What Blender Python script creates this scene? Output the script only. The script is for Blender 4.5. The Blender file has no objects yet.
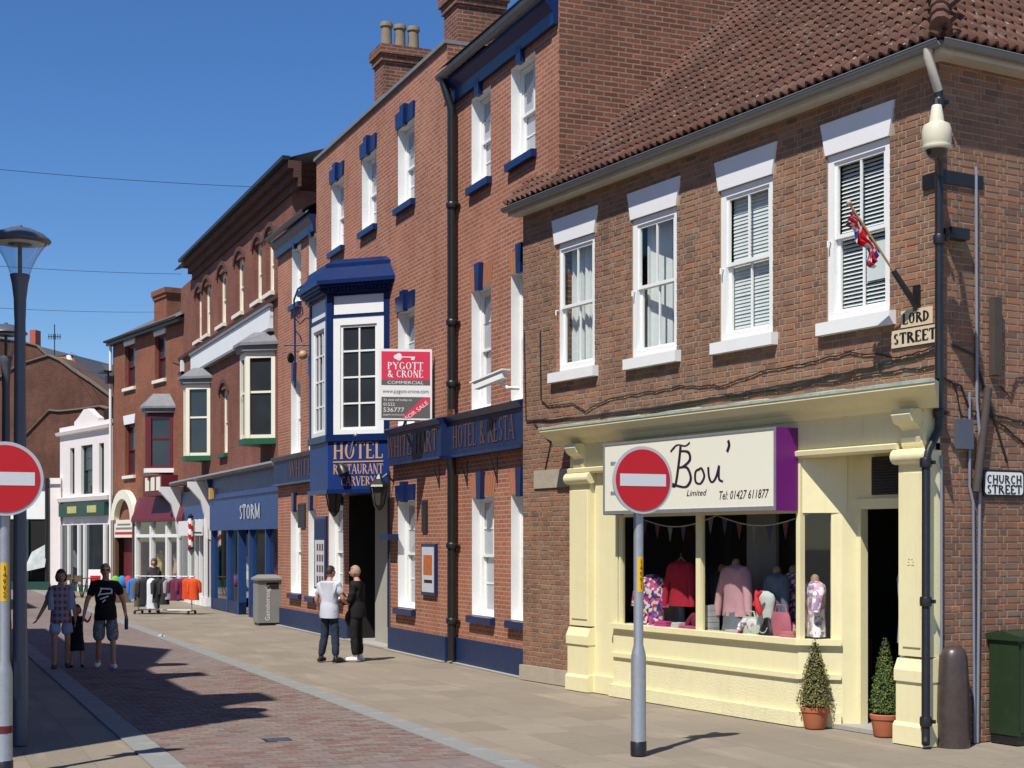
import bpy, bmesh, math, random
from mathutils import Vector, Matrix, Euler
random.seed(7)
R = math.radians
scene = bpy.context.scene
col = scene.collection
# ---------------------------------------------------------------- camera
F, CX, CY, H = 1500.0, 512.0, 540.0, 2.2
cam_d = bpy.data.cameras.new('camera'); cam = bpy.data.objects.new('camera', cam_d); col.objects.link(cam)
cam.location = (0, 0, H); cam.rotation_euler = (R(90), 0, 0)
cam_d.sensor_width = 36; cam_d.lens = F / 1024 * 36; cam_d.shift_y = (CY - 384) / 1024
cam_d.clip_start = 0.1; cam_d.clip_end = 3000
scene.camera = cam
# ---------------------------------------------------------------- world, sun, exposure
SUN_L = Vector((.487, .874, 0)).normalized(); SUN_EL = 55.5
w = bpy.data.worlds.new('World'); scene.world = w; w.use_nodes = True
nt = w.node_tree; nt.nodes.clear()
sky = nt.nodes.new('ShaderNodeTexSky'); sky.sky_type = 'NISHITA'; sky.sun_disc = False
sky.sun_elevation = R(SUN_EL); sky.sun_rotation = math.atan2(-SUN_L.x, -SUN_L.y)
sky.air_density = 1.0; sky.dust_density = 0.0; sky.ozone_density = 7.0; sky.altitude = 0
bg = nt.nodes.new('ShaderNodeBackground'); bg.inputs[1].default_value = 0.10
wo = nt.nodes.new('ShaderNodeOutputWorld'); hsv = nt.nodes.new('ShaderNodeHueSaturation'); hsv.inputs['Saturation'].default_value = 1.17; hsv.inputs['Hue'].default_value = .508; nt.links.new(sky.outputs[0], hsv.inputs['Color']); nt.links.new(hsv.outputs[0], bg.inputs[0]); nt.links.new(bg.outputs[0], wo.inputs[0])
sd = bpy.data.lights.new('sun', 'SUN'); sd.energy = 5.0; sd.angle = R(0.53); sd.color = (1, .955, .88)
sun = bpy.data.objects.new('sun', sd); col.objects.link(sun); sun.location = (-10, -20, 40)
ldir = Vector((SUN_L.x * math.cos(R(SUN_EL)), SUN_L.y * math.cos(R(SUN_EL)), -math.sin(R(SUN_EL))))
sun.rotation_euler = ldir.to_track_quat('-Z', 'Y').to_euler()
scene.view_settings.view_transform = 'Standard'; scene.view_settings.look = 'None'
scene.view_settings.exposure = 0.2; scene.view_settings.gamma = 1
scene.render.resolution_x = 1024; scene.render.resolution_y = 768
# ---------------------------------------------------------------- helpers
def s2l(c): return tuple(((x / 12.92) if x <= .04045 else ((x + .055) / 1.055) ** 2.4) for x in c)
def hexc(h):
    h = h.lstrip('#'); return s2l(tuple(int(h[i:i + 2], 16) / 255 for i in (0, 2, 4)))
class MB:
    """collects geometry for one mesh object"""
    def __init__(s): s.v = []; s.f = []; s.uv = []; s.mi = []; s.m = 0
    def face(s, pts, uv=None):
        b = len(s.v); s.v += [tuple(p) for p in pts]; s.f.append(tuple(range(b, b + len(pts))))
        s.uv.append(uv); s.mi.append(s.m)
    def raw(s, vs, fs):
        b = len(s.v); s.v += [tuple(p) for p in vs]
        for f in fs: s.f.append(tuple(b + i for i in f)); s.uv.append(None); s.mi.append(s.m)
    def box(s, x0, x1, y0, y1, z0, z1):
        x0, x1 = min(x0, x1), max(x0, x1); y0, y1 = min(y0, y1), max(y0, y1); z0, z1 = min(z0, z1), max(z0, z1)
        s.raw([(x0, y0, z0), (x1, y0, z0), (x1, y1, z0), (x0, y1, z0), (x0, y0, z1), (x1, y0, z1), (x1, y1, z1), (x0, y1, z1)],
              [(0, 3, 2, 1), (4, 5, 6, 7), (0, 1, 5, 4), (1, 2, 6, 5), (2, 3, 7, 6), (3, 0, 4, 7)])
        for k in range(6):   # uv in metres: horizontal run + height
            f = s.f[-6 + k]; p = [s.v[i] for i in f]
            if k < 2: u = [(q[0], q[1]) for q in p]
            elif k in (2, 4): u = [(q[0], q[2]) for q in p]
            else: u = [(q[1], q[2]) for q in p]
            s.uv[-6 + k] = u
        return s
    def obox(s, c, ex, ey, ez):
        """oriented box: centre + three half vectors"""
        c = Vector(c); ex = Vector(ex); ey = Vector(ey); ez = Vector(ez)
        vs = [c + a * ex + b * ey + d * ez for d in (-1, 1) for a, b in ((-1, -1), (1, -1), (1, 1), (-1, 1))]
        s.raw(vs, [(0, 3, 2, 1), (4, 5, 6, 7), (0, 1, 5, 4), (1, 2, 6, 5), (2, 3, 7, 6), (3, 0, 4, 7)]); return s
    def plan(s, poly, z0, z1):
        """extrude a plan polygon (x,y) from z0 to z1"""
        n = len(poly)
        a = sum(poly[i][0] * poly[(i + 1) % n][1] - poly[(i + 1) % n][0] * poly[i][1] for i in range(n))
        if a < 0: poly = poly[::-1]
        s.raw([(x, y, z0) for x, y in poly] + [(x, y, z1) for x, y in poly],
              [tuple(range(n))[::-1], tuple(range(n, 2 * n))])
        run = 0
        for i in range(n):
            p, q = poly[i], poly[(i + 1) % n]; l = math.hypot(q[0] - p[0], q[1] - p[1])
            s.face([(p[0], p[1], z0), (q[0], q[1], z0), (q[0], q[1], z1), (p[0], p[1], z1)],
                   [(run, z0), (run + l, z0), (run + l, z1), (run, z1)]); run += l
        return s
    def prof(s, prof, x0, x1, uvs=True):
        """extrude a (y,z) profile polygon along x"""
        n = len(prof)
        a = sum(prof[i][0] * prof[(i + 1) % n][1] - prof[(i + 1) % n][0] * prof[i][1] for i in range(n))
        if a < 0: prof = prof[::-1]
        if x0 > x1: x0, x1 = x1, x0
        s.face([(x1, y, z) for y, z in prof], [(y, z) for y, z in prof])
        s.face([(x0, y, z) for y, z in prof[::-1]], [(y, z) for y, z in prof[::-1]])
        run = 0
        for i in range(n):
            p, q = prof[i], prof[(i + 1) % n]; l = math.hypot(q[0] - p[0], q[1] - p[1])
            s.face([(x1, p[0], p[1]), (x0, p[0], p[1]), (x0, q[0], q[1]), (x1, q[0], q[1])],
                   [(x1, run), (x0, run), (x0, run + l), (x1, run + l)]); run += l
        return s
    def tube(s, pts, r, n=8, cap=True):
        pts = [Vector(p) for p in pts]; rs = r if isinstance(r, (list, tuple)) else [r] * len(pts)
        rings = []; up = None
        for i, p in enumerate(pts):
            t = (pts[min(i + 1, len(pts) - 1)] - pts[max(i - 1, 0)]).normalized()
            if up is None: up = Vector((0, 0, 1)) if abs(t.z) < .9 else Vector((1, 0, 0))
            a = t.cross(up).normalized(); b = a.cross(t).normalized(); up = b
            rings.append([p + rs[i] * (math.cos(2 * math.pi * k / n) * a + math.sin(2 * math.pi * k / n) * b) for k in range(n)])
        vs = [q for g in rings for q in g]; fs = []
        for i in range(len(pts) - 1):
            for k in range(n):
                k2 = (k + 1) % n; fs.append((i * n + k, i * n + k2, (i + 1) * n + k2, (i + 1) * n + k))
        if cap: fs += [tuple(range(n))[::-1], tuple(range((len(pts) - 1) * n, len(pts) * n))]
        s.raw(vs, fs); return s
    def lathe(s, prof, c=(0, 0, 0), n=16, sx=1, sy=1):
        """prof: (radius, z) list, turned about z at c"""
        vs = []; fs = []
        for r_, z in prof:
            for k in range(n):
                a = 2 * math.pi * k / n; vs.append((c[0] + sx * r_ * math.cos(a), c[1] + sy * r_ * math.sin(a), c[2] + z))
        for i in range(len(prof) - 1):
            for k in range(n):
                k2 = (k + 1) % n; fs.append((i * n + k, i * n + k2, (i + 1) * n + k2, (i + 1) * n + k))
        fs += [tuple(range(n))[::-1], tuple(range((len(prof) - 1) * n, len(prof) * n))]
        s.raw(vs, fs); return s
    def ball(s, c, r, n=12, m=8):
        r = r if isinstance(r, (tuple, list)) else (r, r, r)
        vs = []; fs = []
        for i in range(1, m):
            th = math.pi * i / m
            for k in range(n):
                a = 2 * math.pi * k / n
                vs.append((c[0] + r[0] * math.sin(th) * math.cos(a), c[1] + r[1] * math.sin(th) * math.sin(a), c[2] - r[2] * math.cos(th)))
        for i in range(m - 2):
            for k in range(n):
                k2 = (k + 1) % n; fs.append((i * n + k, i * n + k2, (i + 1) * n + k2, (i + 1) * n + k))
        vs += [(c[0], c[1], c[2] - r[2]), (c[0], c[1], c[2] + r[2])]; b, t = len(vs) - 2, len(vs) - 1
        for k in range(n):
            k2 = (k + 1) % n; fs.append((b, k2, k)); fs.append((t, (m - 2) * n + k, (m - 2) * n + k2))
        s.raw(vs, fs); return s
    def mesh(s, name, mats, smooth=False):
        me = bpy.data.meshes.new(name); me.from_pydata(s.v, [], s.f)
        for m_ in (mats if isinstance(mats, (list, tuple)) else [mats]): me.materials.append(m_)
        if any(u for u in s.uv):
            ul = me.uv_layers.new(name='UVMap'); i = 0; data = []
            for fi, f in enumerate(s.f):
                u = s.uv[fi]
                for j, vi in enumerate(f):
                    q = u[j] if u else (s.v[vi][0] + s.v[vi][1], s.v[vi][2]); data += [q[0], q[1]]
            ul.data.foreach_set('uv', data)
        me.polygons.foreach_set('material_index', s.mi)
        if smooth:
            me.polygons.foreach_set('use_smooth', [True] * len(s.f))
        me.update(); return me
    def build(s, name, mats, parent=None, smooth=False, weld=False):
        me = s.mesh(name, mats, smooth)
        if smooth or weld:
            bm = bmesh.new(); bm.from_mesh(me); bmesh.ops.remove_doubles(bm, verts=bm.verts, dist=1e-5); bm.to_mesh(me); bm.free()
            if smooth:
                me.polygons.foreach_set('use_smooth', [True] * len(me.polygons))
                try: me.set_sharp_from_angle(angle=R(42))
                except Exception: pass
        o = bpy.data.objects.new(name, me); col.objects.link(o); o.parent = parent; return o
def tag(o, label=None, cat=None, group=None, kind=None):
    if label: o['label'] = label
    if cat: o['category'] = cat
    if group: o['group'] = group
    if kind: o['kind'] = kind
    return o
def thing(name, loc=(0, 0, 0), rz=0, label=None, cat=None, group=None):
    o = bpy.data.objects.new(name, None); col.objects.link(o); o.location = loc; o.rotation_euler = (0, 0, rz)
    o.empty_display_size = .3
    return tag(o, label, cat, group)
def copy_tree(o, parent=None):
    c = o.copy(); col.objects.link(c); c.parent = parent
    for ch in list(o.children): copy_tree(ch, c)
    return c
class Frame:
    """a facade: origin on the ground, x along the wall away from the camera, y out into the street"""
    def __init__(s, O, d):
        l = math.hypot(*d); s.O = O; s.d = (d[0] / l, d[1] / l); s.n = (-s.d[1], s.d[0]); s.rz = math.atan2(s.d[1], s.d[0])
    def uz(s, px, py=540, o=0):
        rx = (px - CX) / F; Y = (o + s.n[0] * s.O[0] + s.n[1] * s.O[1]) / (s.n[0] * rx + s.n[1]); X = rx * Y
        return s.d[0] * (X - s.O[0]) + s.d[1] * (Y - s.O[1]), H + (CY - py) / F * Y
    def u(s, px, o=0): return s.uz(px, 540, o)[0]
    def z(s, px, py, o=0): return s.uz(px, py, o)[1]
    def w(s, u, o, z=0): return (s.O[0] + s.d[0] * u + s.n[0] * o, s.O[1] + s.d[1] * u + s.n[1] * o, z)
def pt(p, t): return (p * .9255 - t * .3788, p * .3788 + t * .9255)   # street coordinates: p across, t along
def ground(px, py):
    Y = F * H / (py - CY); return ((px - CX) / F * Y, Y, 0)
# ---------------------------------------------------------------- materials
def newmat(name):
    m = bpy.data.materials.new(name); m.use_nodes = True; n = m.node_tree; n.nodes.clear()
    out = n.nodes.new('ShaderNodeOutputMaterial'); b = n.nodes.new('ShaderNodeBsdfPrincipled'); n.links.new(b.outputs[0], out.inputs[0])
    return m, n, b, out
def N_(n, t, **k):
    x = n.nodes.new(t)
    for a, v in k.items():
        if hasattr(x, a): setattr(x, a, v)
    return x
def mixc(n, fac, a, b, mode='MIX'):
    x = n.nodes.new('ShaderNodeMix'); x.data_type = 'RGBA'; x.blend_type = mode
    for i, v in ((0, fac), (6, a), (7, b)):
        if hasattr(v, 'is_linked') or hasattr(v, 'links'): n.links.new(v, x.inputs[i])
        elif isinstance(v, (int, float)): x.inputs[i].default_value = v
        else: x.inputs[i].default_value = (*v[:3], 1)
    return x.outputs[2]
def ramp(n, fac, stops):
    x = n.nodes.new('ShaderNodeValToRGB'); n.links.new(fac, x.inputs[0]); cr = x.color_ramp
    while len(cr.elements) < len(stops): cr.elements.new(.5)
    for e, (p, c) in zip(cr.elements, stops):
        e.position = p; e.color = (*c[:3], 1) if isinstance(c, (tuple, list)) else (c, c, c, 1)
    return x.outputs[0]
def noise(n, scale, detail=4, rough=.6, coord=None, dist=0):
    x = n.nodes.new('ShaderNodeTexNoise'); x.inputs['Scale'].default_value = scale; x.inputs['Detail'].default_value = detail
    x.inputs['Roughness'].default_value = rough; x.inputs['Distortion'].default_value = dist
    if coord is not None: n.links.new(coord, x.inputs['Vector'])
    return x.outputs[0]
def texco(n, which='Object'): return n.nodes.new('ShaderNodeTexCoord').outputs[which]
def mathn(n, op, a, b=None, clamp=False, c=None):
    x = n.nodes.new('ShaderNodeMath'); x.operation = op; x.use_clamp = clamp
    for i, v in ((0, a), (1, b), (2, c)):
        if v is None: continue
        if hasattr(v, 'links'): n.links.new(v, x.inputs[i])
        else: x.inputs[i].default_value = v
    return x.outputs[0]
def bumpn(n, h, strength, dist=.01):
    x = n.nodes.new('ShaderNodeBump'); n.links.new(h, x.inputs['Height']); x.inputs['Strength'].default_value = strength; x.inputs['Distance'].default_value = dist
    return x.outputs[0]
def paint(name, c, rough=.55, var=.16, scale=3.0, bump=.12, bscale=30, metal=0, spec=.4, dirt=0.0, dirtc=(.06, .05, .04), streak=0.0):
    """plain coloured surface with uneven tone, faint relief and optional grime"""
    m, n, b, out = newmat(name); co = texco(n)
    if isinstance(c, str): c = hexc(c)
    f = noise(n, scale, 6, .65, co)
    base = mixc(n, f, tuple(x * (1 - var) for x in c), tuple(min(1, x * (1 + var)) for x in c))
    f2 = noise(n, scale * 7, 3, .6, co)
    base = mixc(n, ramp(n, f2, [(.35, 0), (.75, .22)]), base, tuple(x * (1 - var * 1.3) for x in c))
    if dirt:
        f3 = noise(n, scale * 1.7, 8, .75, co, .6)
        base = mixc(n, ramp(n, f3, [(.5, 0), (.78, dirt)]), base, dirtc)
    if streak:   # rain streaks and chips in the paint film
        mp = n.nodes.new('ShaderNodeMapping'); mp.inputs['Scale'].default_value = (14, 14, .9); n.links.new(co, mp.inputs[0])
        base = mixc(n, ramp(n, noise(n, 1.0, 6, .7, mp.outputs[0], .2), [(.52, 0), (.72, streak)]), base, dirtc)
        base = mixc(n, ramp(n, noise(n, 55, 3, .7, co), [(.70, 0), (.76, streak)]), base, tuple(x * .5 for x in dirtc))
    n.links.new(base, b.inputs['Base Color'])
    b.inputs['Roughness'].default_value = rough; b.inputs['Metallic'].default_value = metal; b.inputs['Specular IOR Level'].default_value = spec
    r2 = mathn(n, 'MULTIPLY_ADD', f2, .18, c=rough - .09); n.links.new(r2, b.inputs['Roughness'])
    if bump: n.links.new(bumpn(n, noise(n, bscale, 5, .6, co), bump), b.inputs['Normal'])
    return m
def brickwall(name, c1, c2, mortar, rowh=.075, width=.225, dark=None, soot=.35, msize=.009, offf=.5):
    """brick courses by shader for walls too far away to pick bricks apart; UV in metres"""
    m, n, b, out = newmat(name); uv = texco(n, 'UV')
    bt = n.nodes.new('ShaderNodeTexBrick'); n.links.new(uv, bt.inputs['Vector'])
    bt.inputs['Scale'].default_value = 1; bt.inputs['Brick Width'].default_value = width; bt.inputs['Row Height'].default_value = rowh
    bt.inputs['Mortar Size'].default_value = msize; bt.inputs['Mortar Smooth'].default_value = .2; bt.offset = offf; bt.inputs['Bias'].default_value = 0
    bt.inputs['Color1'].default_value = (*c1, 1); bt.inputs['Color2'].default_value = (*c2, 1); bt.inputs['Mortar'].default_value = (*mortar, 1)
    f = noise(n, .8, 6, .7, uv); f2 = noise(n, 22, 3, .6, uv); mpz = n.nodes.new('ShaderNodeMapping'); mpz.inputs['Scale'].default_value = (1.6, .22, 1); n.links.new(uv, mpz.inputs[0]); f6 = noise(n, 1.0, 6, .7, mpz.outputs[0], .3)
    cc = mixc(n, ramp(n, f, [(.38, 0), (.72, soot)]), bt.outputs[0], dark or tuple(x * .45 for x in c1))
    cc = mixc(n, ramp(n, f2, [(.3, 0), (.7, .35)]), cc, tuple(x * .7 for x in c1))
    cc = mixc(n, ramp(n, f6, [(.5, 0), (.75, soot * .9)]), cc, tuple(x * .5 for x in c1))
    cc = mixc(n, ramp(n, noise(n, .35, 5, .65, uv), [(.5, 0), (.7, .3)]), cc, tuple(min(1, x * 1.45) for x in c2))
    n.links.new(cc, b.inputs['Base Color']); b.inputs['Roughness'].default_value = .88; b.inputs['Specular IOR Level'].default_value = .2
    h = mathn(n, 'ADD', mathn(n, 'MULTIPLY', bt.outputs[1], -1.0), mathn(n, 'MULTIPLY', f2, .35))
    n.links.new(bumpn(n, h, .55, .012), b.inputs['Normal'])
    return m
def brickpiece(name, stops, soot=.25, warm=False):
    """one fired brick: colour drawn per piece"""
    m, n, b, out = newmat(name)
    geo = n.nodes.new('ShaderNodeNewGeometry'); oi = n.nodes.new('ShaderNodeObjectInfo')
    r = mathn(n, 'FRACT', mathn(n, 'ADD', geo.outputs['Random Per Island'], oi.outputs['Random']))
    c = ramp(n, r, stops); pos = geo.outputs['Position']
    f = noise(n, 45, 4, .65, pos); c = mixc(n, ramp(n, f, [(.3, 0), (.75, .5)]), c, (.16, .10, .075))
    f3 = noise(n, 1.1, 6, .7, pos); c = mixc(n, ramp(n, f3, [(.43, 0), (.68, soot)]), c, (.085, .06, .048))
    f4 = noise(n, 2.6, 5, .7, pos, .5); c = mixc(n, ramp(n, f4, [(.56, 0), (.76, .38)]), c, (.36, .29, .22))
    f5 = noise(n, .55, 4, .6, pos); c = mixc(n, ramp(n, f5, [(.42, 0), (.66, .35)]), c, (.27, .13, .075)) if warm else c
    n.links.new(c, b.inputs['Base Color']); b.inputs['Roughness'].default_value = .9; b.inputs['Specular IOR Level'].default_value = .2
    n.links.new(bumpn(n, f, .5, .006), b.inputs['Normal'])
    return m
def glass(name, tint=(.9, .95, .95), refl=1.0, rough=.02):
    """clear pane: see-through with a Fresnel reflection"""
    m, n, b, out = newmat(name); n.nodes.remove(b)
    t = n.nodes.new('ShaderNodeBsdfTransparent'); t.inputs[0].default_value = (*tint, 1)
    g = n.nodes.new('ShaderNodeBsdfGlossy'); g.inputs['Roughness'].default_value = rough
    lw = n.nodes.new('ShaderNodeLayerWeight'); lw.inputs[0].default_value = .5
    sch = mathn(n, 'MULTIPLY_ADD', mathn(n, 'POWER', lw.outputs['Facing'], 5.0), .92, c=.045)
    mx = n.nodes.new('ShaderNodeMixShader'); n.links.new(mathn(n, 'MULTIPLY', sch, refl, True), mx.inputs[0])
    n.links.new(t.outputs[0], mx.inputs[1]); n.links.new(g.outputs[0], mx.inputs[2]); n.links.new(mx.outputs[0], out.inputs[0])
    return m
def darkglass(name, c=(.018, .022, .026)):
    m, n, b, out = newmat(name); co = texco(n)
    n.links.new(mixc(n, noise(n, 1.5, 2, .5, co), c, tuple(x * 2.2 for x in c)), b.inputs['Base Color'])
    b.inputs['Roughness'].default_value = .04; b.inputs['Specular IOR Level'].default_value = .6
    n.links.new(bumpn(n, noise(n, 2.2, 2, .5, co), .04, .05), b.inputs['Normal'])
    return m
WHITE = paint('white_paint', (.78, .78, .76), .45, .05, 2, .05, 40, dirt=.12, dirtc=(.35, .33, .28))
OFFWHITE = paint('off_white_render', (.74, .68, .65), .7, .06, 1.2, .15, 30, dirt=.15, dirtc=(.4, .36, .32))
CREAM = paint('cream_shop_paint', (.78, .71, .42), .45, .08, 1.5, .12, 25, dirt=.16, dirtc=(.45, .39, .24), streak=.15)
CREAMR = paint('cream_roughcast', (.78, .71, .43), .75, .10, 1.5, .9, 45, dirt=.3, dirtc=(.42, .37, .26), streak=.22)
CREAMW = paint('cream_window_paint', (.78, .74, .60), .5, .07, 2, .05)
BLUE = paint('royal_blue_paint', (.005, .018, .088), .32, .25, 2.5, .08, 20, spec=.5, dirt=.25, dirtc=(.03, .035, .05))
BLUEM = paint('matt_blue_paint', (.009, .024, .082), .5, .25, 1.5, .06, 20, dirt=.35, dirtc=(.04, .045, .06))
STORMB = paint('storm_blue_paint', (.016, .055, .185), .45, .2, 1.5, .05, 20, dirt=.2)
BLACK = paint('black_iron_paint', (.014, .014, .015), .38, .3, 5, .1, 40, spec=.5, dirt=.2, dirtc=(.06, .055, .05))
DARK = paint('dark_interior', (.012, .011, .010), .9, .2, 2, 0)  # near-black colour carries the shade of unlit rooms, passage and openings
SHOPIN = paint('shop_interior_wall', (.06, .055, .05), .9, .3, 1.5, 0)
GALV = paint('galvanised_steel', (.40, .41, .42), .38, .22, 14, .1, 60, metal=.55, spec=.5, dirt=.2, dirtc=(.2, .2, .2))
SIGNBACK = paint('sign_grey', (.45, .46, .47), .5, .08, 4, 0)
LAMPC = paint('lamp_column_paint', (.085, .095, .125), .4, .15, 6, .05, spec=.5, dirt=.15)
LEAD = paint('lead_sheet', (.19, .19, .20), .6, .25, 4, .25, 12, dirt=.4, dirtc=(.35, .36, .34))
SLATE = paint('slate_roof', (.13, .135, .14), .6, .25, 5, .2, 20, dirt=.3)
STONE = paint('sandstone', (.38, .33, .25), .85, .2, 3, .4, 30, dirt=.4, dirtc=(.12, .11, .09))
CONC = paint('grey_concrete', (.36, .34, .31), .85, .15, 3, .3, 40, dirt=.3)
GREEN = paint('green_sill_paint', (.014, .095, .042), .5, .2, 3, .05)
DGREEN = paint('dark_green_paint', (.012, .06, .045), .5, .2, 3, .05)
MAROON = paint('maroon_paint', (.13, .014, .022), .5, .2, 3, .05, dirt=.2)
PURPLE = paint('purple_panel', (.15, .012, .17), .4, .1, 2, 0)
SIGNCREAM = paint('cream_sign_panel', (.76, .74, .60), .45, .03, 2, 0)
REDS = paint('traffic_red', (.50, .008, .014), .35, .06, 4, 0, spec=.5)
WREFL = paint('reflective_white', (.62, .62, .63), .4, .05, 60, .05, 200)
YELLOW = paint('yellow_label', (.75, .42, .01), .45, .06, 5, 0)
INK = paint('black_lettering', (.012, .012, .014), .5, .2, 5, 0)
GOLD = paint('gold_lettering', (.50, .30, .17), .45, .25, 30, 0)
GOLDD = paint('bronze_lettering', (.10, .05, .035), .5, .3, 30, 0)
SILVER = paint('silver_lettering', (.55, .58, .62), .3, .2, 20, 0, metal=.4)
TERRA = paint('terracotta', (.42, .13, .055), .8, .15, 8, .2, 40, dirt=.25, dirtc=(.3, .22, .16))
TIMBER = paint('brown_timber', (.12, .075, .045), .7, .25, 6, .2)
GLASS = glass('window_glass', refl=1.5)
SHOPGLASS = glass('shop_glass', (.92, .95, .94), 1.7)
LAMPGLASS = glass('lamp_glass', (.78, .82, .86), 1.3)
DGLASS = darkglass('far_window_glass')
# ---------------------------------------------------------------- writing
GLY = {  # capital strokes in a 0..w x 0..1 box: (x0,y0,x1,y1,kind) kind t=thick n=thin; c = curve list
 'H': (.8, [(.15,0,.15,1,'t'),(.65,0,.65,1,'t'),(.15,.5,.65,.5,'n')]),
 'T': (.72, [(.36,0,.36,1,'t'),(.04,.97,.68,.97,'n'),(.05,.97,.05,.78,'n'),(.67,.97,.67,.78,'n')]),
 'E': (.66, [(.15,0,.15,1,'t'),(.15,.97,.58,.97,'n'),(.15,.5,.46,.5,'n'),(.15,.03,.6,.03,'n'),(.58,.97,.58,.8,'n'),(.6,.03,.6,.2,'n')]),
 'L': (.62, [(.15,0,.15,1,'t'),(.15,.03,.58,.03,'n'),(.58,.03,.58,.25,'n')]),
 'I': (.36, [(.18,0,.18,1,'t')]),
 'W': (1.05, [(.1,1,.3,0,'t'),(.3,0,.52,1,'n'),(.52,1,.74,0,'t'),(.74,0,.95,1,'n')]),
 'A': (.78, [(.06,0,.39,1,'n'),(.39,1,.72,0,'t'),(.18,.35,.6,.35,'n')]),
 'V': (.76, [(.06,1,.38,0,'t'),(.38,0,.7,1,'n')]),
 'N': (.82, [(.14,0,.14,1,'n'),(.14,1,.68,0,'t'),(.68,0,.68,1,'n')]),
 'M': (.98, [(.12,0,.12,1,'n'),(.12,1,.49,.1,'t'),(.49,.1,.86,1,'n'),(.86,0,.86,1,'t')]),
 'Y': (.74, [(.05,1,.37,.48,'t'),(.37,.48,.69,1,'n'),(.37,0,.37,.48,'t')]),
 'O': (.86, [('o',.43,.5,.36,.5)]), 'C': (.76, [('a',.43,.5,.36,.5,45,315)]), 'G': (.82, [('a',.43,.5,.36,.5,45,335),(.7,.1,.7,.42,'t')]),
 'D': (.82, [(.15,0,.15,1,'t'),('a',.15,.5,.58,.485,-90,90)]), 'P': (.7, [(.15,0,.15,1,'t'),('a',.2,.74,.42,.24,-90,90)]),
 'R': (.78, [(.15,0,.15,1,'t'),('a',.2,.74,.42,.24,-90,90),(.35,.5,.72,0,'t')]),
 'B': (.72, [(.15,0,.15,1,'t'),('a',.2,.76,.36,.22,-90,90),('a',.2,.27,.44,.255,-90,90)]),
 'S': (.62, [('a',.31,.74,.23,.245,30,270),('a',.31,.26,.25,.25,-150,90)]),
 'U': (.8, [(.15,.3,.15,1,'t'),(.66,.3,.66,1,'n'),('a',.405,.32,.255,.32,180,360)]),
 '&': (.84, [('a',.36,.76,.2,.22,-60,240),('a',.34,.27,.28,.26,90,330),(.22,.62,.74,0,'t'),(.62,.2,.76,.45,'n')]),
 ' ': (.38, []), '.': (.25, [(.1,.06,.16,.06,'t')]),
}
def strokes_to_faces(text, size, wt=.17, thin=.07, serif=True, squeeze=1.0, track=.04):
    """-> list of quads (x,y) and total width"""
    q = []; X = 0
    def seg(x0, y0, x1, y1, t):
        dx, dy = x1 - x0, y1 - y0; l = math.hypot(dx, dy) or 1e-6; nx, ny = -dy / l * t / 2, dx / l * t / 2
        q.append([(x0 + nx, y0 + ny), (x0 - nx, y0 - ny), (x1 - nx, y1 - ny), (x1 + nx, y1 + ny)])
    for ch in text:
        wd, st = GLY.get(ch, GLY[' '])
        for s in st:
            if s[0] in ('o', 'a'):
                cx, cy, rx, ry = s[1:5]; a0, a1 = (0, 360) if s[0] == 'o' else s[5:7]
                k = max(6, int(abs(a1 - a0) / 18)); pr = None
                for i in range(k + 1):
                    a = R(a0 + (a1 - a0) * i / k); t = thin + (wt - thin) * abs(math.cos(a)) ** 1.2
                    ci, si = math.cos(a), math.sin(a)
                    o_ = (X + (cx + rx * ci) * squeeze, cy + ry * si); i_ = (X + (cx + (rx - t) * ci) * squeeze, cy + (ry - t * .8) * si)
                    if pr: q.append([pr[0], o_, i_, pr[1]])
                    pr = (o_, i_)
            else:
                x0, y0, x1, y1, kd = s; t = wt if kd == 't' else thin
                seg(X + x0 * squeeze, y0, X + x1 * squeeze, y1, t)
                if serif and abs(y1 - y0) > .35:
                    for (x, y) in ((x0, y0), (x1, y1)):
                        if y in (0, 1): yy = .025 if y == 0 else .975; seg(X + (x - .12) * squeeze, yy, X + (x + .12) * squeeze, yy, .05)
        X += (wd + track) * squeeze
    return [[(a * size, b * size) for a, b in f] for f in q], X * size
def letters(mb, text, org, ux, uz, size, fit=None, depth=.004, align='c', **k):
    """flat lettering: org on the surface, ux/uz unit vectors, raised by depth"""
    q, wd = strokes_to_faces(text, size, **k); sx = (fit / wd) if fit else 1
    ux = Vector(ux); uz = Vector(uz); n = ux.cross(uz); off = -wd * sx / 2 if align == 'c' else 0
    for i, f in enumerate(q):
        mb.face([Vector(org) + ux * (a * sx + off) + uz * b + n * (depth + .00004 * (i % 12)) for a, b in f])
_fc = {}
def bfont(mb, text, org, ux, uz, size, fit=None, depth=.004, align='c', shear=0):
    """small plain lettering from the built-in font outline"""
    key = (text, shear)
    if key not in _fc:
        cu = bpy.data.curves.new('t', 'FONT'); cu.body = text; cu.size = 1; cu.resolution_u = 2; cu.shear = shear; cu.fill_mode = 'FRONT'
        ob = bpy.data.objects.new('t', cu); col.objects.link(ob); bpy.context.view_layer.update()
        me = bpy.data.meshes.new_from_object(ob.evaluated_get(bpy.context.evaluated_depsgraph_get()))
        _fc[key] = ([tuple(v.co) for v in me.vertices], [tuple(p.vertices) for p in me.polygons])
        bpy.data.objects.remove(ob); bpy.data.curves.remove(cu); bpy.data.meshes.remove(me)
    vs, fs = _fc[key]
    if not vs: return
    x0 = min(v[0] for v in vs); x1 = max(v[0] for v in vs); sx = size * 1.0
    if fit: sx = fit / (x1 - x0)
    ux = Vector(ux); uz = Vector(uz); n = ux.cross(uz); off = -(x0 + x1) / 2 if align == 'c' else -x0
    mb.raw([Vector(org) + ux * (v[0] + off) * sx + uz * v[1] * size + n * depth for v in vs], fs)
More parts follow.
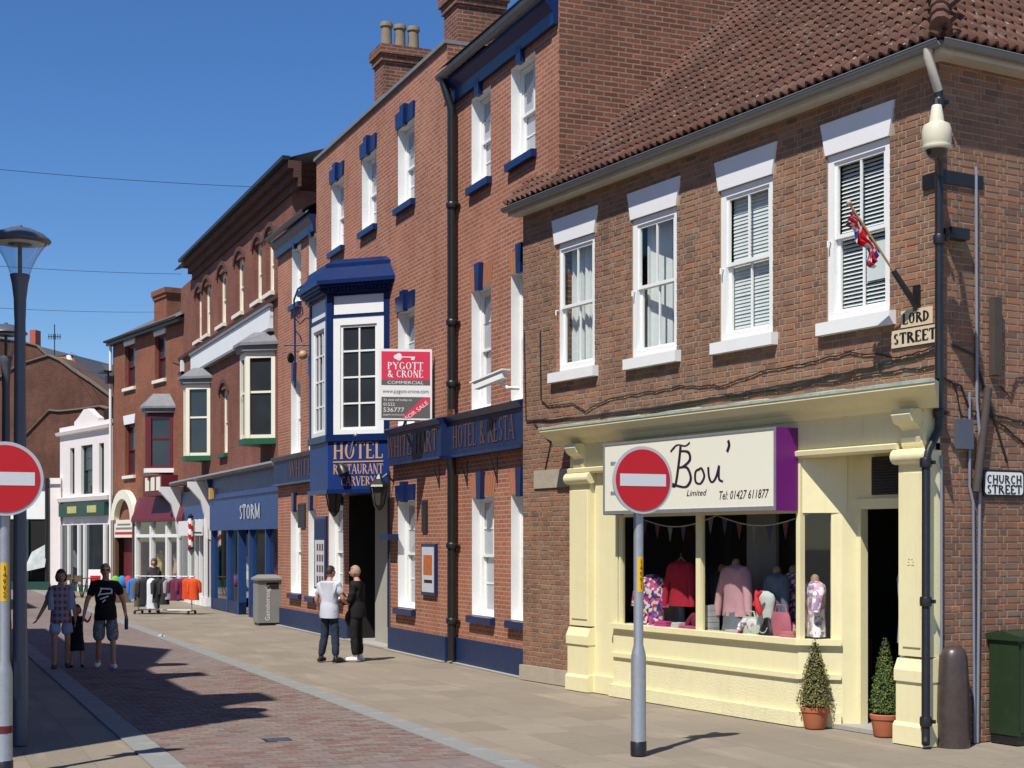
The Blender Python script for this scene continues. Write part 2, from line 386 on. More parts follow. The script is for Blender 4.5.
# ---------------------------------------------------------------- building parts
def wallpanel(mb, u0, u1, z0, z1, holes, o, flip=False):
    """wall sheet in the facade plane with rectangular openings, uv in metres"""
    us = sorted({u0, u1, *[min(max(h[k], u0), u1) for h in holes for k in (0, 1)]}); zs = sorted({z0, z1, *[min(max(h[k], z0), z1) for h in holes for k in (2, 3)]})
    for a, b in zip(us, us[1:]):
        for c, d in zip(zs, zs[1:]):
            if b - a < 1e-6 or d - c < 1e-6: continue
            m_, k_ = (a + b) / 2, (c + d) / 2
            if any(h[0] < m_ < h[1] and h[2] < k_ < h[3] for h in holes): continue
            mb.face([(b, o, c), (a, o, c), (a, o, d), (b, o, d)], [(b, c), (a, c), (a, d), (b, d)])
def reveal(mb, h, o, d):
    a, b, c, e = h
    mb.face([(a, o, c), (a, o - d, c), (a, o - d, e), (a, o, e)], [(0, c), (d, c), (d, e), (0, e)])
    mb.face([(b, o, c), (b, o, e), (b, o - d, e), (b, o - d, c)], [(0, c), (0, e), (d, e), (d, c)])
    mb.face([(a, o, e), (a, o - d, e), (b, o - d, e), (b, o, e)], [(a, 0), (a, d), (b, d), (b, 0)])
    mb.face([(a, o, c), (b, o, c), (b, o - d, c), (a, o - d, c)], [(a, 0), (b, 0), (b, d), (a, d)])
def sash(root, h, o, d, mat=WHITE, fr=.07, nu=2, nz=2, pane=DGLASS, revm=None, sill=None, sillm=None, lint=None, lintm=None, name='window', blind=None):
    """sash window in an opening h=(u0,u1,z0,z1): box frame, two sashes, bars, glass, sill and lintel"""
    a, b, c, e = h; f = MB(); y = o - d
    f.box(a, a + fr, y - .05, y + .035, c, e); f.box(b - fr, b, y - .05, y + .035, c, e); f.box(a + fr, b - fr, y - .05, y + .035, e - fr, e); f.box(a + fr, b - fr, y - .05, y + .045, c, c + fr * .9)
    win = f.build(name, mat, root); mid = (c + e) / 2; A, B = a + fr, b - fr
    for (z0, z1, yy) in ((mid - .02, e - fr, y + .012), (c + fr * .9, mid + .02, y - .03)):
        s = MB(); w_ = .045
        s.box(A, A + w_, yy - .035, yy, z0, z1); s.box(B - w_, B, yy - .035, yy, z0, z1); s.box(A + w_, B - w_, yy - .035, yy, z0, z0 + w_); s.box(A + w_, B - w_, yy - .035, yy, z1 - w_, z1)
        for i in range(1, nu): u = A + (B - A) * i / nu; s.box(u - .012, u + .012, yy - .03, yy - .004, z0 + w_, z1 - w_)
        for i in range(1, nz): z = z0 + (z1 - z0) * i / nz; s.box(A + w_, B - w_, yy - .029, yy - .006, z - .012, z + .012)
        so = s.build('sash', mat, win)
        p = MB(); p.face([(B - w_, yy - .02, z0 + w_), (A + w_, yy - .02, z0 + w_), (A + w_, yy - .02, z1 - w_), (B - w_, yy - .02, z1 - w_)]); p.build('pane', pane, win)
    if revm: r = MB(); reveal(r, h, o, d); r.build('reveal', revm, win)
    if sill:
        s = MB(); ex, pr, ht = sill; s.prof([(o - d, c), (o + pr, c - .02), (o + pr, c - ht), (o - d, c - ht)], a - ex, b + ex); s.build('sill', sillm or mat, win)
    if lint: lint(win)
    return win
def voussoir(a, b, z0, z1, o, pr, mat, fl=.06, key=True):
    def fn(win):
        m = MB(); k = (b - a) / 2; mid = (a + b) / 2
        m.raw([(a, o, z0), (b, o, z0), (b + fl, o, z1), (a - fl, o, z1), (a, o + pr, z0), (b, o + pr, z0), (b + fl, o + pr, z1), (a - fl, o + pr, z1)],
              [(0, 3, 2, 1), (4, 5, 6, 7), (0, 1, 5, 4), (1, 2, 6, 5), (2, 3, 7, 6), (3, 0, 4, 7)])
        m.build('lintel', mat, win)
        if key:
            m = MB(); x = .09
            m.raw([(mid - x, o, z0 - .03), (mid + x, o, z0 - .03), (mid + x * 1.4, o, z1 + .06), (mid - x * 1.4, o, z1 + .06), (mid - x, o + pr + .05, z0 - .03), (mid + x, o + pr + .05, z0 - .03), (mid + x * 1.4, o + pr + .05, z1 + .06), (mid - x * 1.4, o + pr + .05, z1 + .06)],
                  [(0, 3, 2, 1), (4, 5, 6, 7), (0, 1, 5, 4), (1, 2, 6, 5), (2, 3, 7, 6), (3, 0, 4, 7)])
            m.build('keystone', mat, win)
    return fn
def pipe(root, name, pts, r, mat, collars=()):
    m = MB(); m.tube(pts, r, 10); o = m.build(name, mat, root, True)
    if isinstance(r, list): r = r[-1]
    for c in collars:
        k = MB(); k.lathe([(r * 1.35, -.05), (r * 1.45, -.02), (r * 1.45, .03), (r * 1.3, .05)], c, 12); k.box(c[0] - r * 1.9, c[0] + r * 1.9, c[1] - r * 1.4, c[1] - r * .8, c[2] - .02, c[2] + .02); k.build('collar', mat, o, True)
    return o
# ---------------------------------------------------------------- ground
def groundmat(name, c, var, stain, staincol, joint=None):
    m, n, b, out = newmat(name); co = texco(n)
    mp = n.nodes.new('ShaderNodeMapping'); mp.inputs['Rotation'].default_value = (0, 0, -math.atan2(.9255, -.3788)); n.links.new(co, mp.inputs[0]); v = mp.outputs[0]
    f = noise(n, .55, 7, .68, v, .3); f2 = noise(n, 35, 4, .6, v); f3 = noise(n, 2.2, 6, .7, v, .8); f4 = noise(n, .23, 4, .6, v)
    c1 = mixc(n, f, tuple(x * (1 - var) for x in c), tuple(x * (1 + var) for x in c))
    c1 = mixc(n, ramp(n, f4, [(.4, 0), (.65, .35)]), c1, tuple(x * .78 for x in c))
    c1 = mixc(n, ramp(n, f3, [(.52, 0), (.75, stain)]), c1, staincol)
    c1 = mixc(n, ramp(n, f2, [(.35, 0), (.7, .3)]), c1, tuple(x * .72 for x in c))
    mpp = n.nodes.new('ShaderNodeMapping'); mpp.inputs['Scale'].default_value = (.45, 2.2, 1); n.links.new(v, mpp.inputs[0])
    fs = noise(n, 1.0, 5, .65, mpp.outputs[0], .4)
    c1 = mixc(n, ramp(n, fs, [(.56, 0), (.72, .45)]), c1, tuple(min(.7, x * 1.45) for x in c))
    c1 = mixc(n, ramp(n, noise(n, 9, 2, .5, v), [(.70, 0), (.74, .5)]), c1, tuple(x * .45 for x in c))
    h = f2
    if joint:
        bt = n.nodes.new('ShaderNodeTexBrick'); n.links.new(v, bt.inputs['Vector']); bt.inputs['Scale'].default_value = 1
        bt.inputs['Brick Width'].default_value = joint[0]; bt.inputs['Row Height'].default_value = joint[1]; bt.inputs['Mortar Size'].default_value = .006; bt.inputs['Mortar Smooth'].default_value = .5
        bt.inputs['Color1'].default_value = (1, 1, 1, 1); bt.inputs['Color2'].default_value = (.82, .82, .83, 1); bt.inputs['Mortar'].default_value = (joint[2],) * 3 + (1,)
        c1 = mixc(n, 1.0, c1, bt.outputs[0], 'MULTIPLY')
    n.links.new(c1, b.inputs['Base Color']); b.inputs['Roughness'].default_value = .85; b.inputs['Specular IOR Level'].default_value = .25
    n.links.new(bumpn(n, h, .3, .006), b.inputs['Normal']); return m
PAVE = groundmat('pavement_flags', (.29, .245, .185), .10, .22, (.19, .16, .12), (.9, .6, .62))
ROADM = groundmat('road_base', (.225, .175, .155), .12, .3, (.17, .13, .12), (.21, .15, .7))
KERB = groundmat('kerb_granite', (.25, .25, .235), .1, .3, (.18, .18, .17))
DIRT = groundmat('ground_far', (.22, .20, .17), .12, .3, (.15, .14, .12))
PAVER = brickpiece('clay_paver', [(0, (.17, .10, .09)), (.25, (.22, .145, .125)), (.5, (.20, .17, .155)), (.7, (.245, .18, .15)), (.85, (.23, .205, .185)), (1, (.15, .11, .10))], soot=.2)
g = MB(); g.face([(-1500, -300, -.03), (1500, -300, -.03), (1500, 2500, -.03), (-1500, 2500, -.03)]); tag(g.build('ground', DIRT), kind='structure')
def strip(name, p0, p1, t0, t1, z, mat, kind='structure'):
    m = MB(); k = max(1, int((t1 - t0) / 8))
    for i in range(k):
        a, b = t0 + (t1 - t0) * i / k, t0 + (t1 - t0) * (i + 1) / k
        m.face([(*pt(p0, b), z), (*pt(p0, a), z), (*pt(p1, a), z), (*pt(p1, b), z)])
    return tag(m.build(name, mat), kind=kind)
strip('pavement', -30, 60, -20, 140, -.012, PAVE)
road = strip('road', 2.58, 5.42, 2, 78, -.004, ROADM)
# road blocks: every block real, the nearest ones separate pieces
rng = random.Random(3)
RT0, RT1 = 14.3, 26.0
DT = (-.3788, .9255); DP = (.9255, .3788); RZ_ROAD = math.atan2(DP[1], DP[0])
pm = MB(); pm.raw([(-.099, -.0705, -.03), (.099, -.0705, -.03), (.099, .0705, -.03), (-.099, .0705, -.03), (-.096, -.067, .002), (.096, -.067, .002), (.096, .067, .002), (-.096, .067, .002)],
                  [(4, 5, 6, 7), (0, 1, 5, 4), (1, 2, 6, 5), (2, 3, 7, 6), (3, 0, 4, 7)])
pme = pm.mesh('paver', PAVER); rest = MB(); cnt = 0; cand = []
t = RT0; row = 0
while t < RT1:
    p = 2.58 + (.105 if row % 2 else 0) + .003
    if row % 2:  # half block at each side
        cand.append((2.58 + .052, t, .5))
        cand.append((5.42 - .052, t, .5))
    while p + .205 < 5.42: cand.append((p + .102, t, 1)); p += .2063
    t += .1475; row += 1
def onscreen(p, t):
    x, y = pt(p, t); return -20 < CX + F * x / y < 1044 and CY + F * H / y < 772
cand.sort(key=lambda c: (not (c[2] == 1 and onscreen(c[0], c[1])), c[1]))
for (p, t, s) in cand:
    x, y = pt(p, t); z = rng.uniform(-.0015, .002); a = RZ_ROAD + rng.uniform(-.012, .012)
    if cnt < 300 and s == 1:
        o = bpy.data.objects.new('paver', pme); col.objects.link(o); o.location = (x, y, z); o.rotation_euler = (rng.uniform(-.008, .008), rng.uniform(-.006, .006), a); o.parent = road; cnt += 1
    else:
        ca, sa = math.cos(a), math.sin(a)
        rest.raw([(x + vx * s * ca - vy * sa, y + vx * s * sa + vy * ca, vz + z) for vx, vy, vz in pm.v], pm.f)
tag(rest.build('paver_field', PAVER, road), kind='stuff')
def kerbs(p0, p1, t0, t1, name):
    base = strip(name, p0, p1, t0, 78, -.004, KERB); k = 0; t = t0; zs = 0
    me = MB(); L = .9; me.box(-(p1 - p0) / 2 + .004, (p1 - p0) / 2 - .004, -L / 2 + .004, L / 2 - .004, -.05, .004); km = me.mesh('kerb_stone', KERB)
    while t < 40:
        x, y = pt((p0 + p1) / 2, t + L / 2); o = bpy.data.objects.new('kerb_stone', km); col.objects.link(o)
        o.location = (x, y, rng.uniform(-.002, .003)); o.rotation_euler = (0, 0, RZ_ROAD + rng.uniform(-.004, .004)); o.parent = base; t += L
kerbs(5.42, 5.74, 13.0, 40, 'kerb_band_right'); kerbs(2.28, 2.58, 13.0, 40, 'kerb_band_left')
# ---------------------------------------------------------------- corner shop building
NF = Frame((4.58, 16.05), (-.5713, 1)); RF = Frame((4.58, 16.05), (1, .5713))
shop = thing('corner_shop_building', NF.w(0, 0), NF.rz, 'brown brick corner shop with cream shopfront and red tiled hipped roof', 'building')
NB = brickpiece('old_brown_brick', [(0, (.26, .135, .082)), (.25, (.31, .160, .096)), (.45, (.34, .19, .118)), (.6, (.20, .115, .08)), (.75, (.40, .170, .09)), (.88, (.16, .10, .075)), (.95, (.30, .205, .14)), (1, (.11, .075, .062))], soot=.6, warm=True)
MORT = paint('lime_mortar', (.33, .245, .17), .95, .2, 6, .5, 60, dirt=.3, dirtc=(.16, .12, .09))
NBF = brickwall('brown_brick_far_side', (.24, .11, .07), (.30, .15, .10), (.30, .25, .18))
L = 8.88; WT = 7.42; ZS = 3.62
WIN = [(6.785, 7.88, 4.76, 6.70), (4.757, 5.828, 4.76, 6.70), (2.762, 3.819, 4.76, 6.70), (.749, 1.783, 4.76, 6.70)]
SH = (-1, 7.1, -1, ZS)
wm = MB(); wallpanel(wm, 0, L, 0, WT, WIN + [SH], 0)
wm.face([(0, 0, 0), (0, -9, 0), (0, -9, WT), (0, 0, WT)], [(0, 0), (9, 0), (9, WT), (0, WT)])
for h in WIN: reveal(wm, h, 0, .14)
wall = wm.build('wall', MORT, shop)
bw = MB(); bw.face([(L, -9, 0), (L, 0, 0), (L, 0, WT), (L, -9, WT)], [(0, 0), (9, 0), (9, WT), (0, WT)]); bw.face([(0, -9, 0), (L, -9, 0), (L, -9, WT), (0, -9, WT)], [(0, 0), (L, 0), (L, WT), (0, WT)])
bw.box(-.012, .0, -9, -4.15, 0.0, WT); bw.build('rear_wall', NBF, shop)
# bricks in Flemish bond
def courses(length, z0, z1, holes):
    out = []; k = 0; z = z0
    while z + .066 < z1 + .001:
        zc = z + .033; hs = [(h[0], h[1]) for h in holes if h[2] < zc < h[3]]
        x = -.17 if k % 2 else 0; i = 0
        while x < length:
            wd = .225 if (i + (k % 2)) % 2 == 0 else .1125
            segs = [(max(x, 0) + .007, min(x + wd, length) - .007)]
            for a, b in hs:
                ns = []
                for s in segs:
                    if b <= s[0] or a >= s[1]: ns.append(s); continue
                    if a > s[0]: ns.append((s[0], a))
                    if b < s[1]: ns.append((b, s[1]))
                segs = ns
            for s in segs:
                if s[1] - s[0] > .02: out.append((s[0], s[1], z, len(segs) == 1 and abs(s[1] - s[0] - wd + .014) < 1e-4, wd))
            x += wd; i += 1
        z += .0752; k += 1
    return out
LINT = [(h[0] - .07, h[1] + .07, 6.70, 7.08) for h in WIN] + [(h[0] - .1, h[1] + .1, 4.60, 4.77) for h in WIN]
rb = random.Random(5); bricks = []
for (a, b, z, full, wd) in courses(L, .24, WT, [(h[0], h[1], 4.76, 6.70) for h in WIN] + LINT + [SH]): bricks.append(('f', a, b, z, full, wd))
for (a, b, z, full, wd) in courses(4.15, .0, WT, []): bricks.append(('r', a, b, z, full, wd))
def brickscore(k):
    f, a, b, z, full, wd = k; u = (a + b) / 2
    x, y, _ = NF.w(u, 0) if f == 'f' else RF.w(u, 0)
    px = CX + F * x / y; py = CY - F * (z - H) / y
    vis = 0 < px < 1020 and 0 < py < 742
    return (not (full and vis), -(wd / y) * (1 if f == 'r' else .72))
bricks.sort(key=brickscore)
bshape = MB(); bshape.raw([(-.5, 0, 0), (.5, 0, 0), (.5, 0, .0625), (-.5, 0, .0625), (-.49, 1, .003), (.49, 1, .003), (.49, 1, .0595), (-.49, 1, .0595)], [(4, 7, 6, 5), (0, 1, 5, 4), (1, 2, 6, 5), (2, 3, 7, 6), (3, 0, 4, 7)])
# front face winding: outward is +y
bshape.f = [tuple(f[::-1]) for f in bshape.f]
bme = {}
for wd in (.225, .1125):
    m = MB(); m.raw([(v[0] * (wd - .014), v[1] * .006, v[2]) for v in bshape.v], bshape.f); bme[wd] = m.mesh('brick', NB)
rest = MB(); cnt = 0
for (f, a, b, z, full, wd) in bricks:
    c = (a + b) / 2; pr = rb.uniform(.6, 1.3); dz = rb.uniform(-.003, .003); tilt = rb.uniform(-.006, .006)
    if full and cnt < 300:
        o = bpy.data.objects.new('brick', bme[wd]); col.objects.link(o); o.parent = wall; cnt += 1; o.scale = (rb.uniform(.96, 1.01), pr, rb.uniform(.93, 1.04))
        if f == 'f': o.location = (c, 0, z + dz); o.rotation_euler = (0, tilt, 0)
        else: o.location = (0, -c, z + dz); o.rotation_euler = (0, tilt, R(90))
    else:
        wv = (b - a) * rb.uniform(.96, 1.0)
        hz_ = rb.uniform(.93, 1.04); vs = [(v[0] * wv + rb.uniform(-.003, .003), v[1] * .006 * pr, v[2] * hz_ + rb.uniform(-.0025, .0025)) for v in bshape.v]
        if f == 'f': rest.raw([(c + x, y, z + dz + q) for x, y, q in vs], bshape.f)
        else: rest.raw([(-y, -c + x, z + dz + q) for x, y, q in vs], bshape.f)
tag(rest.build('brickwork', NB, wall), kind='stuff')
m = MB(); m.box(7.2, L + .02, -.02, .06, 0, .23); m.build('stone_footing', STONE, shop)
m = MB(); m.box(7.12, 8.5, .001, .03, 3.0, 3.28); m.build('stone_patch', STONE, shop)
# --- first floor windows
LINTM = paint('lintel_paint', (.74, .74, .74), .5, .06, 3, .1, dirt=.1, dirtc=(.4, .4, .38))
CURT = paint('net_curtain', (.72, .72, .70), .9, .1, 12, .3, 8)
WOOD = paint('wood_panel', (.17, .07, .03), .5, .3, 4, .1)
for i, h in enumerate(WIN):
    a, b, c, e = h
    def lint(win, a=a, b=b, e=e):
        m = MB(); m.raw([(a - .005, -.02, e), (b + .005, -.02, e), (b + .09, -.02, 7.08), (a - .09, -.02, 7.08), (a - .005, .028, e), (b + .005, .028, e), (b + .09, .028, 7.08), (a - .09, .028, 7.08)], [(0, 3, 2, 1), (4, 5, 6, 7), (0, 1, 5, 4), (1, 2, 6, 5), (2, 3, 7, 6), (3, 0, 4, 7)])
        m.build('lintel', LINTM, win)
    win = sash(shop, h, 0, .055, WHITE, .095, 2, 1, GLASS, None, (.09, .10, .165), WHITE, lint)
    hn = MB(); hn.tube([(b - .05, -.01, c + .93), (b - .05, .03, c + .93), (b - .05, .03, c + .86)], .012, 6); hn.build('sash_horn', WHITE, win)
    A, B = a + .1, b - .1
    if i == 0:
        m = MB(); n_ = 40; pts = [(A + (B - A) * k / n_, -.24 + .03 * math.sin(k * 1.9) + .02 * math.sin(k * .7)) for k in range(n_ + 1)]
        for (x0, y0), (x1, y1) in zip(pts, pts[1:]): m.face([(x1, y1, c), (x0, y0, c), (x0, y0, e), (x1, y1, e)])
        m.build('curtain', CURT, win, True)
    elif i == 1:
        m = MB(); m.obox((B - .04, -.38, (c + e) / 2), (.018, 0, 0), (0, .2, 0), (0, 0, .95)); m.obox((B - .24, -.28, (c + e) / 2), (.19, .05, 0), (0, .012, 0), (0, 0, .95)); m.build('shutter', CURT, win)
        m = MB(); m.box(A, A + .38, -.6, -.55, c, e); m.build('wood_panel', WOOD, win)
    else:
        tilt = R(74) if i == 2 else R(50)
        sm = MB(); sm.obox((0, 0, 0), ((B - A) / 2, 0, 0), (0, .024 * math.cos(tilt), -.024 * math.sin(tilt)), (0, .0012 * math.sin(tilt), .0012 * math.cos(tilt))); sme = sm.mesh('slat', CURT)
        z = c + .08
        while z < e - .06:
            o = bpy.data.objects.new('slat', sme); col.objects.link(o); o.parent = win; o.location = ((A + B) / 2, -.15 + rb.uniform(-.002, .002), z); z += .046
        if i == 3:
            m = MB(); m.box(A + .02, (A + B) / 2 - .03, -.118, -.112, c + .40, c + .84); m.build('paper_notice', WHITE, win)
# --- interior
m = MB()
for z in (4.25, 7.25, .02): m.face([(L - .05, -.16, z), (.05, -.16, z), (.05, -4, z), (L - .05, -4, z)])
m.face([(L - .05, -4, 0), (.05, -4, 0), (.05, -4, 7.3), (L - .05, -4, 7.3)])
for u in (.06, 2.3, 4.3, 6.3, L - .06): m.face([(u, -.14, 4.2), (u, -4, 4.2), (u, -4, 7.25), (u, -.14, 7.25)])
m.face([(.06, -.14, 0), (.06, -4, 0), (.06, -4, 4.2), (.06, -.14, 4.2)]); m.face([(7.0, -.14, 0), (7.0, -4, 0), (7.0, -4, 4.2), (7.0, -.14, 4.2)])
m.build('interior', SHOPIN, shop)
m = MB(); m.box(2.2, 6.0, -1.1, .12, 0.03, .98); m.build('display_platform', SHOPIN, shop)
# --- roof
PITCH = R(44); TP = math.tan(PITCH); EO = .25; EZ = 7.47; RD = 4.4   # eave overhang, eave height, ridge depth
ridge_o = EO - RD - .2; run = EO - ridge_o; rz_ = EZ + run * TP
roofm = paint('roof_underlay', (.12, .06, .045), .9, .2, 3, .2)
m = MB(); ul = L + .12
hx = -EO + run
m.face([(ul, EO, EZ), (-EO, EO, EZ), (hx, ridge_o, rz_), (ul, ridge_o, rz_)]); m.face([(-EO, EO, EZ), (-EO, ridge_o * 2 - EO, EZ), (hx, ridge_o, rz_)])
m.face([(-EO, ridge_o * 2 - EO, EZ), (ul, ridge_o * 2 - EO, EZ), (ul, ridge_o, rz_), (hx, ridge_o, rz_)])
m.face([(ul, EO, EZ), (ul, ridge_o, rz_), (ul, ridge_o * 2 - EO, EZ)]); m.face([(ul, EO, EZ - .02), (-EO, EO, EZ - .02), (-EO, ridge_o * 2 - EO, EZ - .02), (ul, ridge_o * 2 - EO, EZ - .02)])
roof = m.build('roof', roofm, shop)
TILE = brickpiece('clay_pantile', [(0, (.075, .032, .023)), (.3, (.105, .043, .030)), (.6, (.125, .052, .036)), (.85, (.092, .043, .033)), (1, (.15, .073, .05))], soot=.35)
LICH = paint('lichen_spots', (.5, .46, .38), .95, .2, 20, .3)
TW, TG, TL = .30, .25, .33
tm = MB(); K = 12
prof = [(-TW / 2 + TW * i / K, .033 * math.cos(2 * math.pi * 2 * i / K)) for i in range(K + 1)]
top0 = [(x, -.03, .045 + z) for x, z in prof]; top1 = [(x, TL, .004 + z) for x, z in prof]; bot0 = [(x, -.03, .004 + z) for x, z in prof]
tm.raw(top0 + top1 + bot0, [(i, i + 1, K + 2 + i, K + 1 + i) for i in range(K)] + [(i + 1, i, 2 * K + 2 + i, 2 * K + 3 + i) for i in range(K)])
tme = tm.mesh('roof_tile', TILE); tme.polygons.foreach_set('use_smooth', [i < K for i in range(2 * K)])
rt = random.Random(11); tiles = []
sl = run / math.cos(PITCH); nrow = int(sl / TG)
for r_ in range(nrow):
    d = r_ * TG; inset = d * math.cos(PITCH)
    u = L + .10 - TW / 2
    while u > -EO + inset + .02: tiles.append(('f', u, d)); u -= TW
    v = EO - inset - TW / 2 - .02
    while v > EO - 4.6: tiles.append(('r', v, d)); v -= TW
def tilemat(k):
    f, u, d = k; c, s = math.cos(PITCH), math.sin(PITCH)
    if f == 'f':   # local x -> -u side, slope y -> inwards/up
        X = Vector((-1, 0, 0)); Yv = Vector((0, -c, s)); Zv = X.cross(Yv); P = Vector((u, EO - d * c, EZ + d * s + .03))
    else:
        X = Vector((0, -1, 0)); Yv = Vector((c, 0, s)); Zv = X.cross(Yv); P = Vector((-EO + d * c, u, EZ + d * s + .03))
    if Zv.z < 0: X = -X; Zv = -Zv
    M = Matrix((X, Yv, Zv)).transposed().to_4x4(); M.translation = P; return M
rootM = Matrix.Translation(NF.w(0, 0)) @ Matrix.Rotation(NF.rz, 4, 'Z')
def tscore(k):
    p = rootM @ tilemat(k).translation; px = CX + F * p.x / p.y; py = CY - F * (p.z - H) / p.y
    return (not (0 < px < 1024 and -5 < py < 300), p.y)
tiles.sort(key=tscore); rest = MB(); cnt = 0
for k in tiles:
    M = tilemat(k) @ Matrix.Translation((rt.uniform(-.004, .004), rt.uniform(-.008, .008), rt.uniform(-.002, .004))) @ Matrix.Rotation(rt.uniform(-.012, .012), 4, 'Z')
    if cnt < 300:
        o = bpy.data.objects.new('roof_tile', tme); col.objects.link(o); o.parent = roof; o.matrix_local = M; cnt += 1
    else: rest.raw([M @ Vector(v) for v in tm.v], tm.f)
o = rest.build('roof_tile_field', TILE, roof); tag(o, kind='stuff')
m = MB(); rl = random.Random(2)
for _ in range(1300):
    k = rl.choice(tiles); M = tilemat(k); q = M @ Vector((rl.uniform(-.14, .14), rl.uniform(-.03, .2), .045)); r_ = rl.uniform(.006, .02)
    a_ = (M.to_3x3() @ Vector((1, 0, 0))) * r_ * rl.uniform(.6, 1.6); b_ = (M.to_3x3() @ Vector((0, 1, -.05))) * r_; z_ = (M.to_3x3() @ Vector((0, 0, 1)))
    m.face([q - a_ + z_ * .006, q - b_ + z_ * .006, q + a_ + z_ * .006, q + b_ + z_ * .006])
tag(m.build('lichen', LICH, roof), kind='stuff')
m = MB(); n_ = 26
for i in range(n_):   # hip tiles
    t0, t1 = i / n_, (i + 1.12) / n_
    p0 = Vector((-EO + run * t0, EO - run * t0, EZ + .10 + run * TP * t0)); p1 = Vector((-EO + run * t1, EO - run * t1, EZ + .08 + run * TP * t1))
    m.tube([p0, p1], [.12, .10], 10)
m.build('hip_tiles', TILE, roof, True)
m = MB(); m.tube([(hx, ridge_o, rz_ + .05), (ul, ridge_o, rz_ + .05)], .13, 10); m.build('ridge_tiles', TILE, roof, True)
# eaves: soffit box and half round gutter
SOFF = paint('soffit_paint', (.52, .48, .40), .6, .12, 2, .1, dirt=.3, dirtc=(.2, .18, .15))
m = MB(); m.box(-.22, L + .1, .001, .22, 7.32, 7.46); m.box(-.22, -.001, -9, -.002, 7.322, 7.458); m.build('soffit', SOFF, shop)
GUT = paint('gutter_grey', (.19, .195, .20), .45, .2, 4, .05, dirt=.3, dirtc=(.25, .25, .24))
def gutter(name, path, mat, r=.065, parent=shop):
    m = MB(); n_ = 8
    for (p, q, out) in path:
        p = Vector(p); q = Vector(q); out = Vector(out); pr = None
        for k in range(n_ + 1):
            a = math.pi * k / n_; w_ = out * (-math.cos(a) * r) + Vector((0, 0, -math.sin(a) * r)); w2 = w_ * .86
            if pr: m.face([p + pr[0], q + pr[0], q + w_, p + w_]); m.face([p + pr[1], p + w2, q + w2, q + pr[1]])
            pr = (w_, w2)
        for s in (1, -1): m.tube([p + out * r * s, q + out * r * s], .008, 6)
    return m.build(name, mat, parent, False)
gutter('gutter', [((L + .12, .28, 7.43), (-.28, .28, 7.43), (0, 1, 0)), ((-.28, .28, 7.43), (-.28, -9, 7.43), (-1, 0, 0))], GUT)
# --- shopfront
FRO = .20
m = MB(); m.prof([(0, ZS - .02), (.24, ZS - .02), (.29, ZS + .05), (.42, ZS + .10), (.50, ZS + .17), (.53, ZS + .18), (.53, ZS + .235), (0, ZS + .27)], 0, 7.5); m.v = [(x - .84 * y if x < .01 else x, y, z) for x, y, z in m.v]; m.build('cornice', CREAM, shop)
VERD = paint('verdigris_lead', (.34, .40, .33), .75, .4, 7, .5, 18, dirt=.75, dirtc=(.16, .17, .14))
m = MB(); rr = random.Random(4); nu = 60
for i in range(nu):
    u0, u1 = 7.51 * i / nu, 7.51 * (i + 1) / nu; j0, j1 = [.01 * math.sin(i * 1.7) + .008 * math.sin(i * .6)] , [.01 * math.sin((i + 1) * 1.7) + .008 * math.sin((i + 1) * .6)]
    m.face([(u1, .54, ZS + .243 + j1[0] * .5), (u0, .54, ZS + .243 + j0[0] * .5), (u0, .012, ZS + .31 + j0[0] * 1.2), (u1, .012, ZS + .31 + j1[0] * 1.2)])
    m.face([(u1, .541, ZS + .21), (u0, .541, ZS + .21), (u0, .54, ZS + .243 + j0[0] * .5), (u1, .54, ZS + .243 + j1[0] * .5)])
m.v = [(x - .84 * y if x < .01 else x, y, z) for x, y, z in m.v]; m.build('lead_flashing', VERD, shop)
m = MB(); m.box(0, 7.15, -.1, FRO, 3.24, ZS - .02); m.build('frieze', CREAM, shop)
m = MB(); m.prof([(FRO, 3.16), (FRO + .05, 3.19), (FRO + .06, 3.24), (FRO, 3.26)], .4, 7.15); m.build('frieze_moulding', CREAM, shop)
def pilaster(u0, u1, pname):
    m = MB(); m.box(u0, u1, 0, .21, .95, 3.02); m.box(u0 + .07, u1 - .07, .21, .225, 1.05, 2.92); p = m.build(pname, CREAM, shop)
    m = MB(); m.prof([(0, .68), (.262, .68), (.262, .80), (.21, .92), (0, .95)], u0 - .02, u1 + .02); m.box(u0 - .01, u1 + .01, 0, .24, .22, .68); m.prof([(0, 0), (.27, 0), (.27, .2), (.24, .24), (0, .24)], u0 - .03, u1 + .03); m.build('pedestal', CREAM, p)
    m = MB(); m.tube([(u0 - .05, .21, 3.1), (u1 + .05, .21, 3.1)], .085, 12); m.box(u0 - .02, u1 + .02, 0, .19, 3.02, 3.16); m.build('capital', CREAM, p, True)
    c = (u0 + u1) / 2
    pr_ = [(0, 3.14), (.13, 3.16), (.21, 3.22), (.24, 3.3), (.22, 3.38), (.27, 3.43), (.35, 3.47), (.385, 3.54), (.36, 3.6), (0, 3.6)]
    m = MB(); m.prof(pr_, c - .14, c + .14); m.tube([(c - .15, .27, 3.52), (c + .15, .27, 3.52)], .085, 14); m.tube([(c - .15, .16, 3.24), (c + .15, .16, 3.24)], .06, 14); m.build('corbel', CREAM, p)
    return p
pilaster(6.60, 7.15, 'pilaster'); pilaster(0.0, .40, 'pilaster')
m = MB(); m.box(6.0, 6.60, 0, .13, .0, 3.24); m.box(6.02, 6.60, .13, .17, .0, .25); m.build('side_panel', CREAM, shop)
A2, B2, C2 = (2.06, FRO), (1.71, -.15), (1.60, -.33)
def band(dl, z0, z1, mat, name, u_l=6.0, smooth=False):
    m = MB(); m.plan([(u_l, -.02), (u_l, FRO + dl), (A2[0] - .414 * dl, FRO + dl), (B2[0] - .8 * dl, B2[1] + .6 * dl), (B2[0] + .12, B2[1] - .06), (A2[0] + .1, -.02)], z0, z1); return m.build(name, mat, shop)
